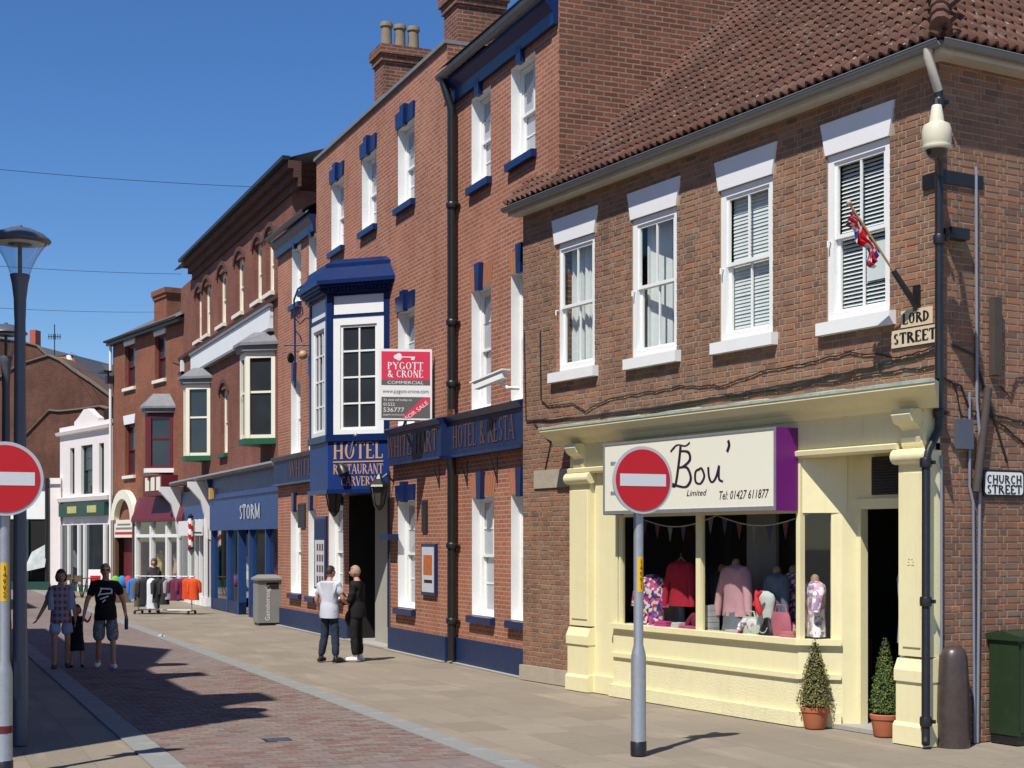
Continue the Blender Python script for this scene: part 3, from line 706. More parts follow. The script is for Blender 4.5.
band(.05, 0, .17, CREAMR, 'plinth', 6.05); band(0, .17, .56, CREAMR, 'stall_riser'); band(.035, .56, .62, CREAM, 'stall_moulding', 6.03); band(.0, .62, .96, CREAM, 'stall_panel'); band(.06, .96, 1.03, CREAM, 'window_sill', 6.06)
m = MB()
def post(p, w_, z0=1.03, z1=3.24, d=.07): m.box(p[0] - w_ / 2, p[0] + w_ / 2, p[1] - d, p[1], z0, z1)
for (pp_, ww_) in (((5.95, FRO), .10), ((5.84, FRO), .035), ((4.02, FRO), .10), ((2.06, FRO), .075)):
    m = MB(); post(pp_, ww_); m.build('mullion', CREAM, shop)
m = MB(); m.plan([(1.80, -.08), (1.70, -.16), (1.60, -.33), (1.66, -.36), (1.80, -.22), (1.86, -.12)], 0.0, 3.24); m.build('corner_post', CREAM, shop)
m = MB(); m.plan([(2.02, FRO - .03), (1.70, -.16), (1.66, -.2), (1.76, -.26), (2.08, .06)], 2.52, 3.24); m.box(2.06, 6.0, 0.06, FRO - .01, 2.52, 3.24); m.build('transom_panel', CREAM, shop)
def pane3(poly, name='shop_pane'):
    p = MB(); p.face(poly); return p.build(name, SHOPGLASS, shop)
pane3([(5.83, .16, 1.03), (4.06, .16, 1.03), (4.06, .16, 2.52), (5.83, .16, 2.52)]); pane3([(3.98, .16, 1.03), (2.1, .16, 1.03), (2.1, .16, 2.52), (3.98, .16, 2.52)])
pane3([(2.03, .13, 1.03), (1.82, -.08, 1.03), (1.82, -.08, 2.52), (2.03, .13, 2.52)])
# door recess, door leaf, transom and louvre
m = MB(); m.box(.40, 1.62, -.40, -.30, 2.56, 2.68); m.box(.40, 1.62, -.39, -.33, 2.68, 3.24); m.box(.40, .52, -.40, -.30, 0, 2.56); m.box(1.55, 1.62, -.42, -.31, 0.03, 2.56); m.box(.38, .42, -.3, 0, 0, 3.24); m.build('door_frame', CREAM, shop)
m = MB(); m.box(.4, 1.7, -.3, .18, 3.2, 3.235); m.build('lobby_soffit', CREAM, shop)
lv = MB(); lv.box(.62, 1.36, -.33, -.30, 2.72, 3.16); lo = lv.build('vent_louvre', BLACK, shop)
for i in range(13):
    s = MB(); z = 2.745 + i * .032; s.obox((.99, -.295, z), (.36, 0, 0), (0, .012, -.012), (0, .0015, .0015)); s.build('slat', paint('louvre_grey', (.05, .05, .055), .6, .2, 5, 0) if i == 0 else bpy.data.materials['louvre_grey'], lo)
m = MB(); m.box(.53, .575, -1.3, -.42, .03, 2.5); d_ = m.build('door', DARK, shop); m = MB(); m.tube([(.57, -1.2, 1.05), (.62, -1.2, 1.05), (.62, -1.1, 1.05)], .012, 8); m.build('handle', GALV, d_)
m = MB(); m.box(.35, 1.75, -.6, -.05, -.005, .045); m.build('door_step', CONC, shop)
m = MB(); bfont(m, '52', (.20, .225, 1.93), (-1, 0, 0), (0, 0, 1), .11, depth=.006); m.build('house_number', CREAMR, shop)
# sign box
m = MB(); m.box(2.07, 5.73, FRO + .01, .53, 2.56, 3.52); sb = m.build('sign_box', LAMPC, shop)
for uu in (2.055, 5.73): m = MB(); m.box(uu, uu + .015, FRO + .01, .535, 2.545, 3.525); m.build('end_panel', PURPLE, sb)
m = MB(); m.box(2.095, 5.70, .53, .535, 2.60, 3.50); m.build('sign_face', SIGNCREAM, sb)
m = MB()
for (a, b, c, d) in ((2.06, 5.74, 2.55, 2.60), (2.06, 5.74, 3.5, 3.53), (2.06, 2.095, 2.6, 3.5), (5.70, 5.74, 2.6, 3.5)): m.box(a, b, .52, .545, c, d)
m.build('sign_trim', GALV, sb)
m = MB(); UX, UZ = (-1, 0, 0), (0, 0, 1); PLUM = paint('dark_plum_lettering', (.03, .008, .035), .5, .2, 5, 0)
def stroke(mb, pts, w_, org, ux, uz, depth, k=.9):
    """pen stroke of changing width through pts (x,y)"""
    P = [Vector((x, y)) for x, y in pts]; Q = []
    for i in range(len(P) - 1):
        p0, p1, p2, p3 = P[max(i - 1, 0)], P[i], P[i + 1], P[min(i + 2, len(P) - 1)]
        for j in range(6):
            t = j / 6; Q.append(.5 * ((2 * p1) + (p2 - p0) * t + (2 * p0 - 5 * p1 + 4 * p2 - p3) * t * t + (3 * p1 - p0 - 3 * p2 + p3) * t ** 3))
    Q.append(P[-1]); org = Vector(org); ux = Vector(ux); uz = Vector(uz); n = ux.cross(uz); pr = None
    for i, q in enumerate(Q):
        d = (Q[min(i + 1, len(Q) - 1)] - Q[max(i - 1, 0)]).normalized(); nn = Vector((-d.y, d.x)); ww = w_ * (.45 + .55 * abs(d.y)) / 2
        a, b = q + nn * ww, q - nn * ww
        a3 = org + ux * a.x + uz * a.y + n * (depth + .0001 * (i % 7)); b3 = org + ux * b.x + uz * b.y + n * (depth + .0001 * (i % 7))
        if pr: mb.face([pr[0], pr[1], b3, a3])
        pr = (a3, b3)
SY = .5353; org = (4.18, SY, 2.98)
stroke(m, [(.12, .42), (.02, .36), (.16, .44), (.34, .42), (.44, .46)], .035, org, UX, UZ, .004)
stroke(m, [(.24, .42), (.2, .2), (.12, -.08), (.0, -.02), (-.06, .1)], .05, org, UX, UZ, .004)
stroke(m, [(.22, .36), (.4, .34), (.44, .24), (.3, .16), (.2, .15), (.38, .14), (.46, 0), (.36, -.1), (.16, -.08), (.05, -.05)], .05, org, UX, UZ, .005)
stroke(m, [(.66, .12), (.56, .08), (.56, -.04), (.66, -.07), (.74, .02), (.68, .12), (.62, .1)], .042, org, UX, UZ, .004)
stroke(m, [(.82, .13), (.84, .0), (.9, -.06), (.98, .0), (1.04, .14)], .042, org, UX, UZ, .004); stroke(m, [(1.04, .14), (1.04, -.02), (1.12, -.06)], .042, org, UX, UZ, .005)
stroke(m, [(1.22, .44), (1.24, .38), (1.2, .3)], .05, org, UX, UZ, .004)
m.build('sign_lettering', PLUM, sb); m = MB(); bfont(m, 'Limited', (3.60, SY, 2.76), UX, UZ, .11, fit=.42, shear=.3); m.build('sign_lettering', PLUM, sb); m = MB(); bfont(m, 'Tel: 01427 611877', (2.66, SY, 2.70), UX, UZ, .15, fit=.95, shear=.3)
m.build('sign_lettering', PLUM, sb)
# --- downpipe, conduits and cables
DP_ = [(-.064, .088, 6.99), (-.06, .075, 6.85), (-.06, .075, 3.45), (-.06, .09, 3.36), (-.05, .22, 3.16), (-.05, .255, 3.05), (-.05, .26, .12), (-.09, .30, .05)]
pipe(shop, 'downpipe', DP_, .045, BLACK, [(-.06, .075, 6.85), (-.06, .075, 5.4), (-.06, .075, 3.55), (-.05, .26, 3.02), (-.05, .26, 1.55), (-.05, .26, .28)])
hp = MB(); hp.tube([(-.1, .28, 7.42), (-.1, .275, 7.30), (-.085, .17, 7.10), (-.065, .09, 6.98)], .05, 10); hp.build('gutter_outlet', SOFF, shop, True)
OLDT = paint('old_grey_timber', (.065, .05, .042), .8, .3, 5, .3)
CON = paint('grey_conduit', (.25, .27, .33), .45, .15, 8, .05, metal=.3)
def rl_(y, x, z): return (-x, -y, z)   # on the side wall: run y from corner, x off the wall
yA = RF.u(974); yB = RF.u(980)
pipe(shop, 'conduit', [rl_(yA, .03, 6.25), rl_(yA + .01, .03, 3.7), rl_(yA + .05, .04, 3.3), rl_(yA + .02, .03, 0)], .018, CON)
pipe(shop, 'conduit', [rl_(yA - .10, .03, 3.8), rl_(yA - .1, .03, 2.78), rl_(yA - .05, .035, 2.6), rl_(yA - .03, .035, 0)], .016, CON)
pipe(shop, 'conduit', [rl_(-.02, .04, 3.1), rl_(-.02, .04, .1)], .014, CON)
pipe(shop, 'timber_post', [rl_(yB + .06, .06, 3.85), rl_(yB - .12, .06, 2.72)], .045, OLDT)
m = MB(); m.box(-.08, -.002, -.42, -.2, 3.18, 3.5); m.build('junction_box', LAMPC, shop)
m = MB(); m.box(-.09, -.002, -yB - .24, -yB - .13, 4.0, 4.85); m.build('timber_batten', OLDT, shop)
m = MB(); m.box(-.03, -.002, -.62, .02, 6.02, 6.16); m.box(-.002, .22, .014, .04, 5.98, 6.14); m.build('bracket_plate', BLACK, shop)
m = MB(); m.box(-.12, -.002, -.32, -.05, 5.42, 5.54); m.build('bracket_foot', BLACK, shop)
rc = random.Random(9)
def cable(pts, r=.008, wob=.012):
    P = []
    for a, b in zip(pts, pts[1:]):
        for k in range(6): P.append(tuple(a[i] + (b[i] - a[i]) * k / 6 + (rc.uniform(-wob, wob) if i == 2 else 0) for i in range(3)))
    P.append(pts[-1]); m = MB(); m.tube(P, r, 5); m.build('cable', BLACK, shop)
def fz(px, py, o=.022): u, z = NF.uz(px, py, o); return (u, o, z)
cable([fz(540, 330), fz(541, 400), fz(548, 406), fz(571, 403), fz(585, 411), fz(610, 398), fz(650, 392), fz(680, 386), fz(720, 386), fz(760, 372), fz(810, 362), fz(850, 352), fz(900, 358), fz(936, 346)])
cable([fz(526, 421), fz(575, 418), fz(640, 410), fz(700, 400), fz(760, 390), fz(820, 378), fz(880, 366), fz(936, 352)], .013)
cable([fz(600, 416), fz(680, 405), fz(760, 393), fz(850, 378), fz(934, 366)], .01, .02)
cable([fz(534, 424), fz(551, 441), fz(545, 470)], .01); cable([fz(524, 330), fz(526, 421)], .007, .002)
cable([rl_(-.05, .02, 3.95), rl_(.3, .02, 3.85), rl_(.42, .03, 3.6), rl_(.7, .02, 3.58), rl_(1.3, .02, 3.5), rl_(3, .02, 3.6)], .012)
cable([rl_(.15, .02, 4.3), rl_(.5, .02, 4.2), rl_(.62, .03, 3.9), rl_(.85, .02, 3.4), rl_(1.0, .02, 3.05)], .014, .004)
cable([rl_(.6, .02, 4.0), rl_(.75, .02, 3.55), rl_(1.3, .02, 3.25), rl_(3, .02, 3.2)], .01); cable([rl_(.2, .02, 3.9), rl_(.28, .03, 3.55), rl_(.45, .02, 3.5)], .009); cable([rl_(.9, .02, 3.9), rl_(1.05, .02, 3.75), rl_(1.15, .02, 4.0), rl_(1.4, .02, 4.0)], .008)
# ---------------------------------------------------------------- hotel
HF = Frame(pt(9.19, 27.6), (-.4093, 1))
hotel = thing('hotel_building', HF.w(0, 0), HF.rz, 'red brick three storey hotel with blue trim and projecting bay', 'building')
HB = brickwall('hotel_red_brick', (.33, .112, .062), (.42, .172, .102), (.47, .35, .27), msize=.011, dark=(.22, .085, .055), soot=.45)
HGLASS = darkglass('net_curtained_glass', (.22, .235, .25))
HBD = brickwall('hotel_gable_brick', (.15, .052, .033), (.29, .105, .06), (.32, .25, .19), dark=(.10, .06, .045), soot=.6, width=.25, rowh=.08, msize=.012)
SB = -.12; UP = HF.u(447); UR = HF.u(559, SB); URF = HF.u(530, SB); UA = 7.10; UE = 11.0; PT = 11.18
def op(x0, x1, zb, zt, o=0):  # opening from picture columns (far, near)
    return (HF.u(x1, o), HF.u(x0, o), zb, zt)
T1 = [op(398, 414.5, 8.78, 10.33), op(362, 376.5, 8.78, 10.33), op(331.5, 344, 8.78, 10.33)]
T2 = [op(398, 414.5, 4.46, 6.70)]
T3 = [op(398, 415, .88, 2.97), op(329, 343, .88, 2.97)]
ARCH = (HF.u(390), HF.u(349), 0, 3.6)
wm = MB(); wallpanel(wm, UP, UA, 0, PT, T1 + T2 + T3 + [ARCH], 0); wm.box(UP - .0, UP + .36, -.5, -.001, 0, PT)
wm.face([(UA, 0, 9.5), (UA, -.36, 9.5), (UA, -.36, PT), (UA, 0, PT)], [(0, 9.5), (.36, 9.5), (.36, PT), (0, PT)])
wm.face([(UP, -8, 0), (UP, 0, 0), (UP, 0, PT), (UP, -8, PT)], [(0, 0), (8, 0), (8, PT), (0, PT)]); wm.face([(UA, 0, 9), (UA, -8, 9), (UA, -8, PT), (UA, 0, PT)], [(0, 9), (8, 9), (8, PT), (0, PT)])
wm.face([(UA, -.36, 9.8), (UP, -.36, 9.8), (UP, -.36, PT), (UA, -.36, PT)]); wm.build('wall', HB, hotel)
m = MB(); m.box(UP - .03, UA + .06, -.42, .06, PT, PT + .07); m.build('parapet_coping', LEAD, hotel)
# right hand part, set back
Q1 = [op(471.6, 490.7, 8.38, 9.92, SB), op(511, 535.3, 8.38, 9.92, SB)]
Q2 = [op(471.6, 491, 4.48, 6.55, SB), op(511, 535.3, 4.48, 6.55, SB)]
Q3 = [op(472, 494, .9, 2.95, SB), op(511, 535.3, .9, 2.95, SB)]
QE = 10.42
wm = MB(); wallpanel(wm, UR, UP, 0, QE, Q1 + Q2 + Q3, SB); wm.build('wall', HB, hotel)
GR = 14.6
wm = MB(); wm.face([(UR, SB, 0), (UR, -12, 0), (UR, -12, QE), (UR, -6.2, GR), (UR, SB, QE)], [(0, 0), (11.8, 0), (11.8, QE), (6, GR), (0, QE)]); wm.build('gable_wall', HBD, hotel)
# annex at the far end
X1 = [op(292, 301, 8.1, 9.5), op(309, 317, 8.15, 9.5)]; X2 = [op(291, 300.5, 4.36, 6.2), op(309, 316.5, 4.36, 6.2)]; X3 = [op(290.8, 301, .88, 2.95), op(308.5, 316.5, .86, 2.95)]
XE = 9.9
wm = MB(); wallpanel(wm, UA, UE, 0, XE, X1 + X2 + X3, 0); wm.face([(UE, 0, 0), (UE, -8, 0), (UE, -8, XE), (UE, 0, XE)][::-1], [(0, 0), (8, 0), (8, XE), (0, XE)][::-1]); wm.build('wall', HB, hotel)
# roofs
m = MB(); m.face([(UP, SB + .3, QE + .25), (UR - .1, SB + .3, QE + .25), (UR - .1, -6.2, GR + .15), (UP, -6.2, GR + .15)]); m.face([(UP, -6.2, GR + .15), (UR - .1, -6.2, GR + .15), (UR - .1, -12.2, QE), (UP, -12.2, QE)])
m.face([(UA, -.36, PT - .5), (UP, -.36, PT - .5), (UP, -8, PT - .3), (UA, -8, PT - .3)]); m.face([(UE, .25, XE + .2), (UA, .25, XE + .2), (UA, -5, XE + 2.6), (UE, -5, XE + 2.6)])
m.face([(UE, -5, XE + 2.6), (UA, -5, XE + 2.6), (UA, -10, XE), (UE, -10, XE)]); m.face([(UR, -12, 0), (UE, -12, 0), (UE, -12, 10), (UR, -12, 10)])
roof = m.build('roof', SLATE, hotel)
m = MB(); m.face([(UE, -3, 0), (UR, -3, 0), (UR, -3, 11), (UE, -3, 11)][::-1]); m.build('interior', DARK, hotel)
def eaves(u0, u1, o, z):
    m = MB(); m.prof([(o, z - .38), (o + .08, z - .38), (o + .1, z - .2), (o + .2, z - .06), (o + .2, z + .02), (o, z + .02)], u0, u1); e = m.build('eaves_fascia', BLUE, hotel)
    g = gutter('gutter', [((u1, o + .28, z + .1), (u0, o + .28, z + .1), (0, 1, 0))], LEAD, .08, hotel)
eaves(UR + .02, UP - .02, SB, QE + .02); eaves(UA + .02, UE, 0, XE + .02)
def bluelint(h, o, z=None):
    a, b, c, e = h; return voussoir(a - .02, b + .02, e - .0, e + .31, o, .05, BLUE, .03)
for h in T1 + T2 + T3: sash(hotel, h, 0, .20, WHITE, .05, 2, 2, HGLASS, WHITE, (.06, .1, .14) if h[2] != 4.46 else None, BLUE, bluelint(h, 0))
def keyonly(h, o):
    a, b, c, e = h; mid = (a + b) / 2
    def fn(win):
        m = MB(); m.raw([(mid - .09, o, e - .05), (mid + .09, o, e - .05), (mid + .12, o, e + .42), (mid - .12, o, e + .42), (mid - .09, o + .09, e - .05), (mid + .09, o + .09, e - .05), (mid + .12, o + .09, e + .42), (mid - .12, o + .09, e + .42)], [(0, 3, 2, 1), (4, 5, 6, 7), (0, 1, 5, 4), (1, 2, 6, 5), (2, 3, 7, 6), (3, 0, 4, 7)])
        m.build('keystone', BLUE, win)
        m = MB(); n_ = 10   # rubbed brick flat arch, each voussoir proud of the wall
        for k in range(n_):
            t0, t1 = k / n_ + .008, (k + 1) / n_ - .008; f = .13
            x0, x1 = a + (b - a) * t0, a + (b - a) * t1; y0, y1 = a - f + (b - a + 2 * f) * t0, a - f + (b - a + 2 * f) * t1
            m.raw([(x0, o, e), (x1, o, e), (y1, o, e + .36), (y0, o, e + .36), (x0, o + .008, e), (x1, o + .008, e), (y1, o + .008, e + .36), (y0, o + .008, e + .36)], [(4, 5, 6, 7), (0, 1, 5, 4), (1, 2, 6, 5), (2, 3, 7, 6), (3, 0, 4, 7)])
        m.build('brick_arch', ARCHB, win)
    return fn
ARCHB = paint('rubbed_orange_brick', (.40, .155, .08), .85, .2, 14, .2)
for h in Q1 + Q2 + Q3: sash(hotel, h, SB, .20, WHITE, .05, 2, 2, HGLASS, WHITE, (.06, .1, .14) if h[2] != 4.48 else None, BLUE, keyonly(h, SB))
for h in X1 + X2 + X3: sash(hotel, h, 0, .20, WHITE, .05, 2, 2, HGLASS, WHITE, (.06, .1, .14) if h[2] != 4.36 else None, BLUE, keyonly(h, 0))
# plinth
m = MB(); m.box(UP - .03, ARCH[0], .001, .05, 0, .45); m.box(ARCH[1], UE, .001, .05, 0, .45); m.box(URF, UP - .03, SB + .001, SB + .05, 0, .45); m.build('plinth', BLUEM, hotel)
m = MB(); m.box(UP - .03, ARCH[0] , .05, .13, -.005, .012); m.box(ARCH[1], UE, .05, .13, -.005, .012); m.box(URF, UP - .03, SB + .05, SB + .13, -.005, .012); m.build('edging_strip', CONC, hotel)
# carriage arch
PASS = paint('passage_render', (.36, .34, .29), .9, .12, 2, .1)
m = MB(); a, b = ARCH[0], ARCH[1]
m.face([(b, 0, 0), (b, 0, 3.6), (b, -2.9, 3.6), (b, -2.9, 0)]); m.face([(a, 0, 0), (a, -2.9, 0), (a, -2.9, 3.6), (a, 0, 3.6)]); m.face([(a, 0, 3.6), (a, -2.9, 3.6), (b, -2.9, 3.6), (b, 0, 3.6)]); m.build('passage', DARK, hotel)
m = MB(); m.box(a, HF.u(376, -.3), -.34, -.28, .03, 3.55); m.build('arch_panel', PASS, hotel)
m = MB(); m.box(b - .75, b - .1, -1.0, -.94, .03, 3.2); m.build('gate', BLUE, hotel)
m = MB(); m.box(a - .05, a, 0.02, .06, .45, 3.6); m.build('arch_post', BLUEM, hotel)
m = MB(); m.box(a, b, -.9, .1, -.004, .03); m.build('threshold', CONC, hotel)
# name fascia
def fascia(u0, u1, o, z0, z1, txt, fit, side=None):
    m = MB(); m.box(u0, u1, o, o + .13, z0, z1 - .1); f = m.build('name_fascia', BLUEM, hotel)
    m = MB(); m.prof([(o, z1 - .1), (o + .15, z1 - .1), (o + .22, z1 - .02), (o + .22, z1), (o, z1 + .04)], u0, u1); m.prof([(o, z0 - .03), (o + .16, z0 - .03), (o + .16, z0 + .02), (o, z0 + .02)], u0, u1); m.build('moulding', BLUE, f)
    if txt:
        m = MB(); letters(m, txt, ((u0 + u1) / 2 + (side or 0), o + .13, z0 + .13), (-1, 0, 0), (0, 0, 1), .40, fit=fit, depth=.012); m.build('lettering', GOLDD, f)
    return f
BU0 = HF.u(389.5)                      # where the bay leaves the wall
fascia(UP - .04, BU0 - .34, 0, 3.70, 4.40, 'WHITE HART', 3.0, .1); fascia(URF, UP - .04, SB, 3.70, 4.42, 'HOTEL & RESTA', 2.9, .0)
BU3 = BU0 + 1.0 + 1.45 + 1.0
fascia(BU3 + .02, UE - .05, 0, 3.62, 4.32, 'WHITE', 2.2, .2)
# --- bay window
PJ = 1.01; bp = [(BU0, 0), (BU0 + 1.0, PJ), (BU0 + 2.45, PJ), (BU0 + 3.45, 0)]
def bayplan(d):   # offset outline
    k = d * .414
    return [(bp[0][0] - d * 1.414, 0), (bp[1][0] - k, PJ + d), (bp[2][0] + k, PJ + d), (bp[3][0] + d * 1.414, 0)]
bay = MB(); bay.plan(bayplan(0), 3.22, 4.25); bay = bay.build('bay_window', paint('board_blue', (.008, .032, .16), .4, .2, 2, .05, dirt=.15), hotel)
m = MB(); m.plan(bayplan(.05), 4.22, 4.36); m.plan(bayplan(.03), 3.16, 3.24); m.build('bay_moulding', BLUE, bay)
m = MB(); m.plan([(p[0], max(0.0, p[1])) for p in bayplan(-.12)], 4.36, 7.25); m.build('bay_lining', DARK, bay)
C45 = Vector((.7071, .7071, 0)); N45 = Vector((-.7071, .7071, 0))
def bayface(p0, p1, cols, rows):
    """one glazed face between plan points p0 (near) and p1 (far)"""
    a = Vector((p0[0], p0[1], 0)); b = Vector((p1[0], p1[1], 0)); d = (b - a); l = d.length; d.normalize(); n = Vector((-d.y, d.x, 0)); up = Vector((0, 0, 1))
    def bx(mb, s0, s1, z0, z1, o0, o1):
        mb.obox(a + d * (s0 + s1) / 2 + n * (o0 + o1) / 2 + up * (z0 + z1) / 2, d * (s1 - s0) / 2, n * (o1 - o0) / 2, up * (z1 - z0) / 2)
    m = MB(); bx(m, 0, .12, 4.36, 7.25, -.1, 0.02); bx(m, l - .12, l, 4.36, 7.25, -.1, .02); bx(m, .12, l - .12, 6.76, 6.82, -.1, .015); bx(m, .12, l - .12, 7.2, 7.3, -.1, .015); m.build('corner_post', BLUE, bay)
    m = MB(); bx(m, .14, l - .14, 6.82, 7.2, -.09, -.01); m.build('top_panel', WHITE, bay)
    m = MB(); s0, s1, z0, z1 = .13, l - .13, 4.36, 6.76
    for (q0, q1, c0, c1) in ((s0, s0 + .16, z0, z1), (s1 - .16, s1, z0, z1), (s0 + .16, s1 - .16, z0, z0 + .1), (s0 + .16, s1 - .16, z1 - .16, z1)): bx(m, q0, q1, c0, c1, -.09, .0)
    s0 += .16; s1 -= .16; z0 += .1; z1 -= .16
    for (q0, q1, c0, c1) in ((s0, s0 + .05, z0, z1), (s1 - .05, s1, z0, z1), (s0 + .05, s1 - .05, z0, z0 + .05), (s0 + .05, s1 - .05, z1 - .05, z1)): bx(m, q0, q1, c0, c1, -.1, -.03)
    for i in range(1, cols): q = s0 + (s1 - s0) * i / cols; bx(m, q - .018, q + .018, z0 + .05, z1 - .05, -.085, -.045)
    for i in range(1, rows): z = z0 + (z1 - z0) * i / rows; bx(m, s0 + .05, s1 - .05, z - .018, z + .018, -.086, -.044)
    w_ = m.build('bay_sash', WHITE, bay)
    for i in range(cols):
        for j in range(rows):
            q0 = s0 + (s1 - s0) * i / cols; q1 = s0 + (s1 - s0) * (i + 1) / cols; c0 = z0 + (z1 - z0) * j / rows; c1 = z0 + (z1 - z0) * (j + 1) / rows
            p = MB(); p.face([a + d * q0 + n * -.065 + up * c0, a + d * q0 + n * -.065 + up * c1, a + d * q1 + n * -.065 + up * c1, a + d * q1 + n * -.065 + up * c0][::-1]); p.build('pane', DGLASS, bay)
bayface(bp[0], bp[1], 2, 4); bayface(bp[1], bp[2], 3, 4); bayface(bp[2], bp[3], 2, 4)
m = MB(); m.plan(bayplan(.10), 7.25, 7.36); m.plan(bayplan(.20), 7.36, 7.42); m.build('bay_cornice', BLUE, bay)
de = MB()
for (p0, p1) in ((bp[0], bp[1]), (bp[1], bp[2])):
    a = Vector((*p0, 0)); b = Vector((*p1, 0)); d = (b - a).normalized(); n = Vector((-d.y, d.x, 0)); l = (b - a).length
    for k in range(int(l / .09)): de.obox(a + d * (k * .09 + .05) + n * .12 + Vector((0, 0, 7.33)), d * .025, n * .05, (0, 0, .03))
tag(de.build('dentils', BLUE, bay), kind='stuff')
m = MB(); o1 = bayplan(.26); o2 = bayplan(.05); o3 = bayplan(-.15)
for (lo, zl, hi, zh) in ((o1, 7.42, o1, 7.5), (o1, 7.5, o2, 7.78), (o2, 7.78, o2, 7.86), (o2, 7.86, o3, 7.98)):
    for i in range(3): m.face([(*lo[i + 1], zl), (*lo[i], zl), (*hi[i], zh), (*hi[i + 1], zh)])
m.face([(*p, 7.98) for p in o3][::-1]); m.face([(*p, 7.42) for p in o1]); m.build('bay_roof', BLUE, bay)
# HOTEL board lettering on the canted face
cx = Vector((bp[0][0], bp[0][1], 0)); c45 = cx + C45 * .715 + N45 * .0
m = MB()
bd = -C45
letters(m, 'HOTEL', c45 + Vector((0, 0, 3.86)), bd, (0, 0, 1), .34, fit=1.16, depth=.008); m.obox(c45 + Vector((0, 0, 3.80)) + N45 * .008, C45 * .58, N45 * .004, (0, 0, .014))
letters(m, 'RESTAURANT', c45 + Vector((0, 0, 3.55)), bd, (0, 0, 1), .20, fit=1.16, depth=.008); letters(m, 'CARVERY', c45 + Vector((0, 0, 3.31)), bd, (0, 0, 1), .19, fit=.80, depth=.008)
m.build('board_lettering', GOLD, bay)
# spot lamp over the board
sp = thing('sign_spotlight', (Matrix.Translation(HF.w(0, 0)) @ Matrix.Rotation(HF.rz, 4, 'Z') @ (c45 + N45 * .03 + Vector((0, 0, 4.34)))), HF.rz + R(135), 'spotlight on a curved arm in front of the hotel board', 'spotlight')
m = MB(); m.ball((0, -.04, 0), .05); m.tube([(0, -.04, 0), (0, -.1, -.1), (0, -.16, -.35), (-.1, -.24, -.52), (-.22, -.32, -.56), (-.1, -.36, -.6), (.08, -.36, -.62)], .014, 6); m.build('arm', GALV, sp, True)
m = MB(); m.tube([(.1, -.36, -.60), (.1, -.31, -.68), (.1, -.25, -.80)], [.06, .11, .12], 10); m.build('lamp_head', BLACK, sp, True)
# rainwater pipe between the two parts
UPI = HF.u(453, SB + .1)
pipe(hotel, 'downpipe', [(UPI + .1, SB + .28, QE + .1), (UPI + .03, SB + .2, QE - .25), (UPI, SB + .12, QE - .5), (UPI, SB + .12, 4.55)], .075, BLACK, [(UPI, SB + .12, 8.2), (UPI, SB + .12, 6.1), (UPI, SB + .12, 5.0)])
pipe(hotel, 'downpipe', [(UPI, SB + .16, 3.66), (UPI, SB + .12, 3.4), (UPI, SB + .12, .05)], [.1, .08, .075], BLACK, [(UPI, SB + .12, 2.1), (UPI, SB + .12, .75)])
# chimneys
def chimney(root, u0, u1, o0, o1, z0, z1, pots, mat, name='chimney'):
    m = MB(); m.box(u0, u1, o0, o1, z0, z1 - .35); m.box(u0 - .05, u1 + .05, o0 - .05, o1 + .05, z1 - .35, z1 - .2); m.box(u0 - .1, u1 + .1, o0 - .1, o1 + .1, z1 - .2, z1); c = m.build(name, mat, root)
    for (u, o, h, r_) in pots:
        p = MB(); p.lathe([(r_, 0), (r_ * .92, .1), (r_ * .85, h * .8), (r_ * 1.05, h * .84), (r_ * 1.05, h * .9), (r_ * .95, h), (r_ * .7, h), (r_ * .6, h - .3)], (u, o, z1), 14); p.build('chimney_pot', POT, c, True)
    return c
POT = paint('buff_chimney_pot', (.24, .185, .125), .85, .2, 6, .1, dirt=.6, dirtc=(.1, .085, .06))
RH = HF.w(0, 0)
def atdepth(px, Y): return ((px - CX) / F * Y, Y)
def tolocal(fr, x, y): dx, dy = x - fr.O[0], y - fr.O[1]; return (dx * fr.d[0] + dy * fr.d[1], dx * fr.n[0] + dy * fr.n[1])
c0 = tolocal(HF, *atdepth(400, 34.0)); hz = lambda py, Y: H + (CY - py) / F * Y
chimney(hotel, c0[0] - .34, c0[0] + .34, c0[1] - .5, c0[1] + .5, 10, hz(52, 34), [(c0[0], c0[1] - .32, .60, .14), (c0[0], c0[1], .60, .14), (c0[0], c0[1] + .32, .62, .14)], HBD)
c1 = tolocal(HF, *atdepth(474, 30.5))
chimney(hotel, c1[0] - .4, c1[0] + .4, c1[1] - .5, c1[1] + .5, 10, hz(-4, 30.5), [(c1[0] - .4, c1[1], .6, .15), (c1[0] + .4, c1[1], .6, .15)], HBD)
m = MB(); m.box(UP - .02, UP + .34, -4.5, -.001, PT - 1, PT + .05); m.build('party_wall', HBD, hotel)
# wall furniture that belongs to the hotel wall
def posterframe(px0, px1, pz0, pz1, mat_in, nm='poster_case'):
    u0, u1 = HF.u(px1), HF.u(px0); m = MB(); m.box(u0, u1, .001, .06, pz0, pz1); f = m.build(nm, BLUE, hotel)
    m = MB(); m.box(u0 + .06, u1 - .06, .06, .066, pz0 + .06, pz1 - .06); m.build('poster', mat_in, f); return f, u0, u1
PAPER = paint('poster_paper', (.55, .55, .58), .6, .15, 9, 0)
f, u0, u1 = posterframe(424, 438, 1.17, 2.13, PAPER)
m = MB(); m.box(u0 + .14, u1 - .16, .066, .069, 1.55, 1.92); m.build('poster_picture', paint('poster_orange', (.5, .14, .03), .6, .6, 12, 0), f)
m = MB(); m.box(u0 + .14, u1 - .2, .066, .068, 1.40, 1.46); m.build('poster_text', INK, f)
f, u0, u1 = posterframe(316.5, 328, 1.05, 2.75, BLUEM, 'menu_board')
m = MB(); m.box(u0 + .1, u1 - .1, .066, .07, 1.1, 2.2); m.build('menu_sheet', PAPER, f)
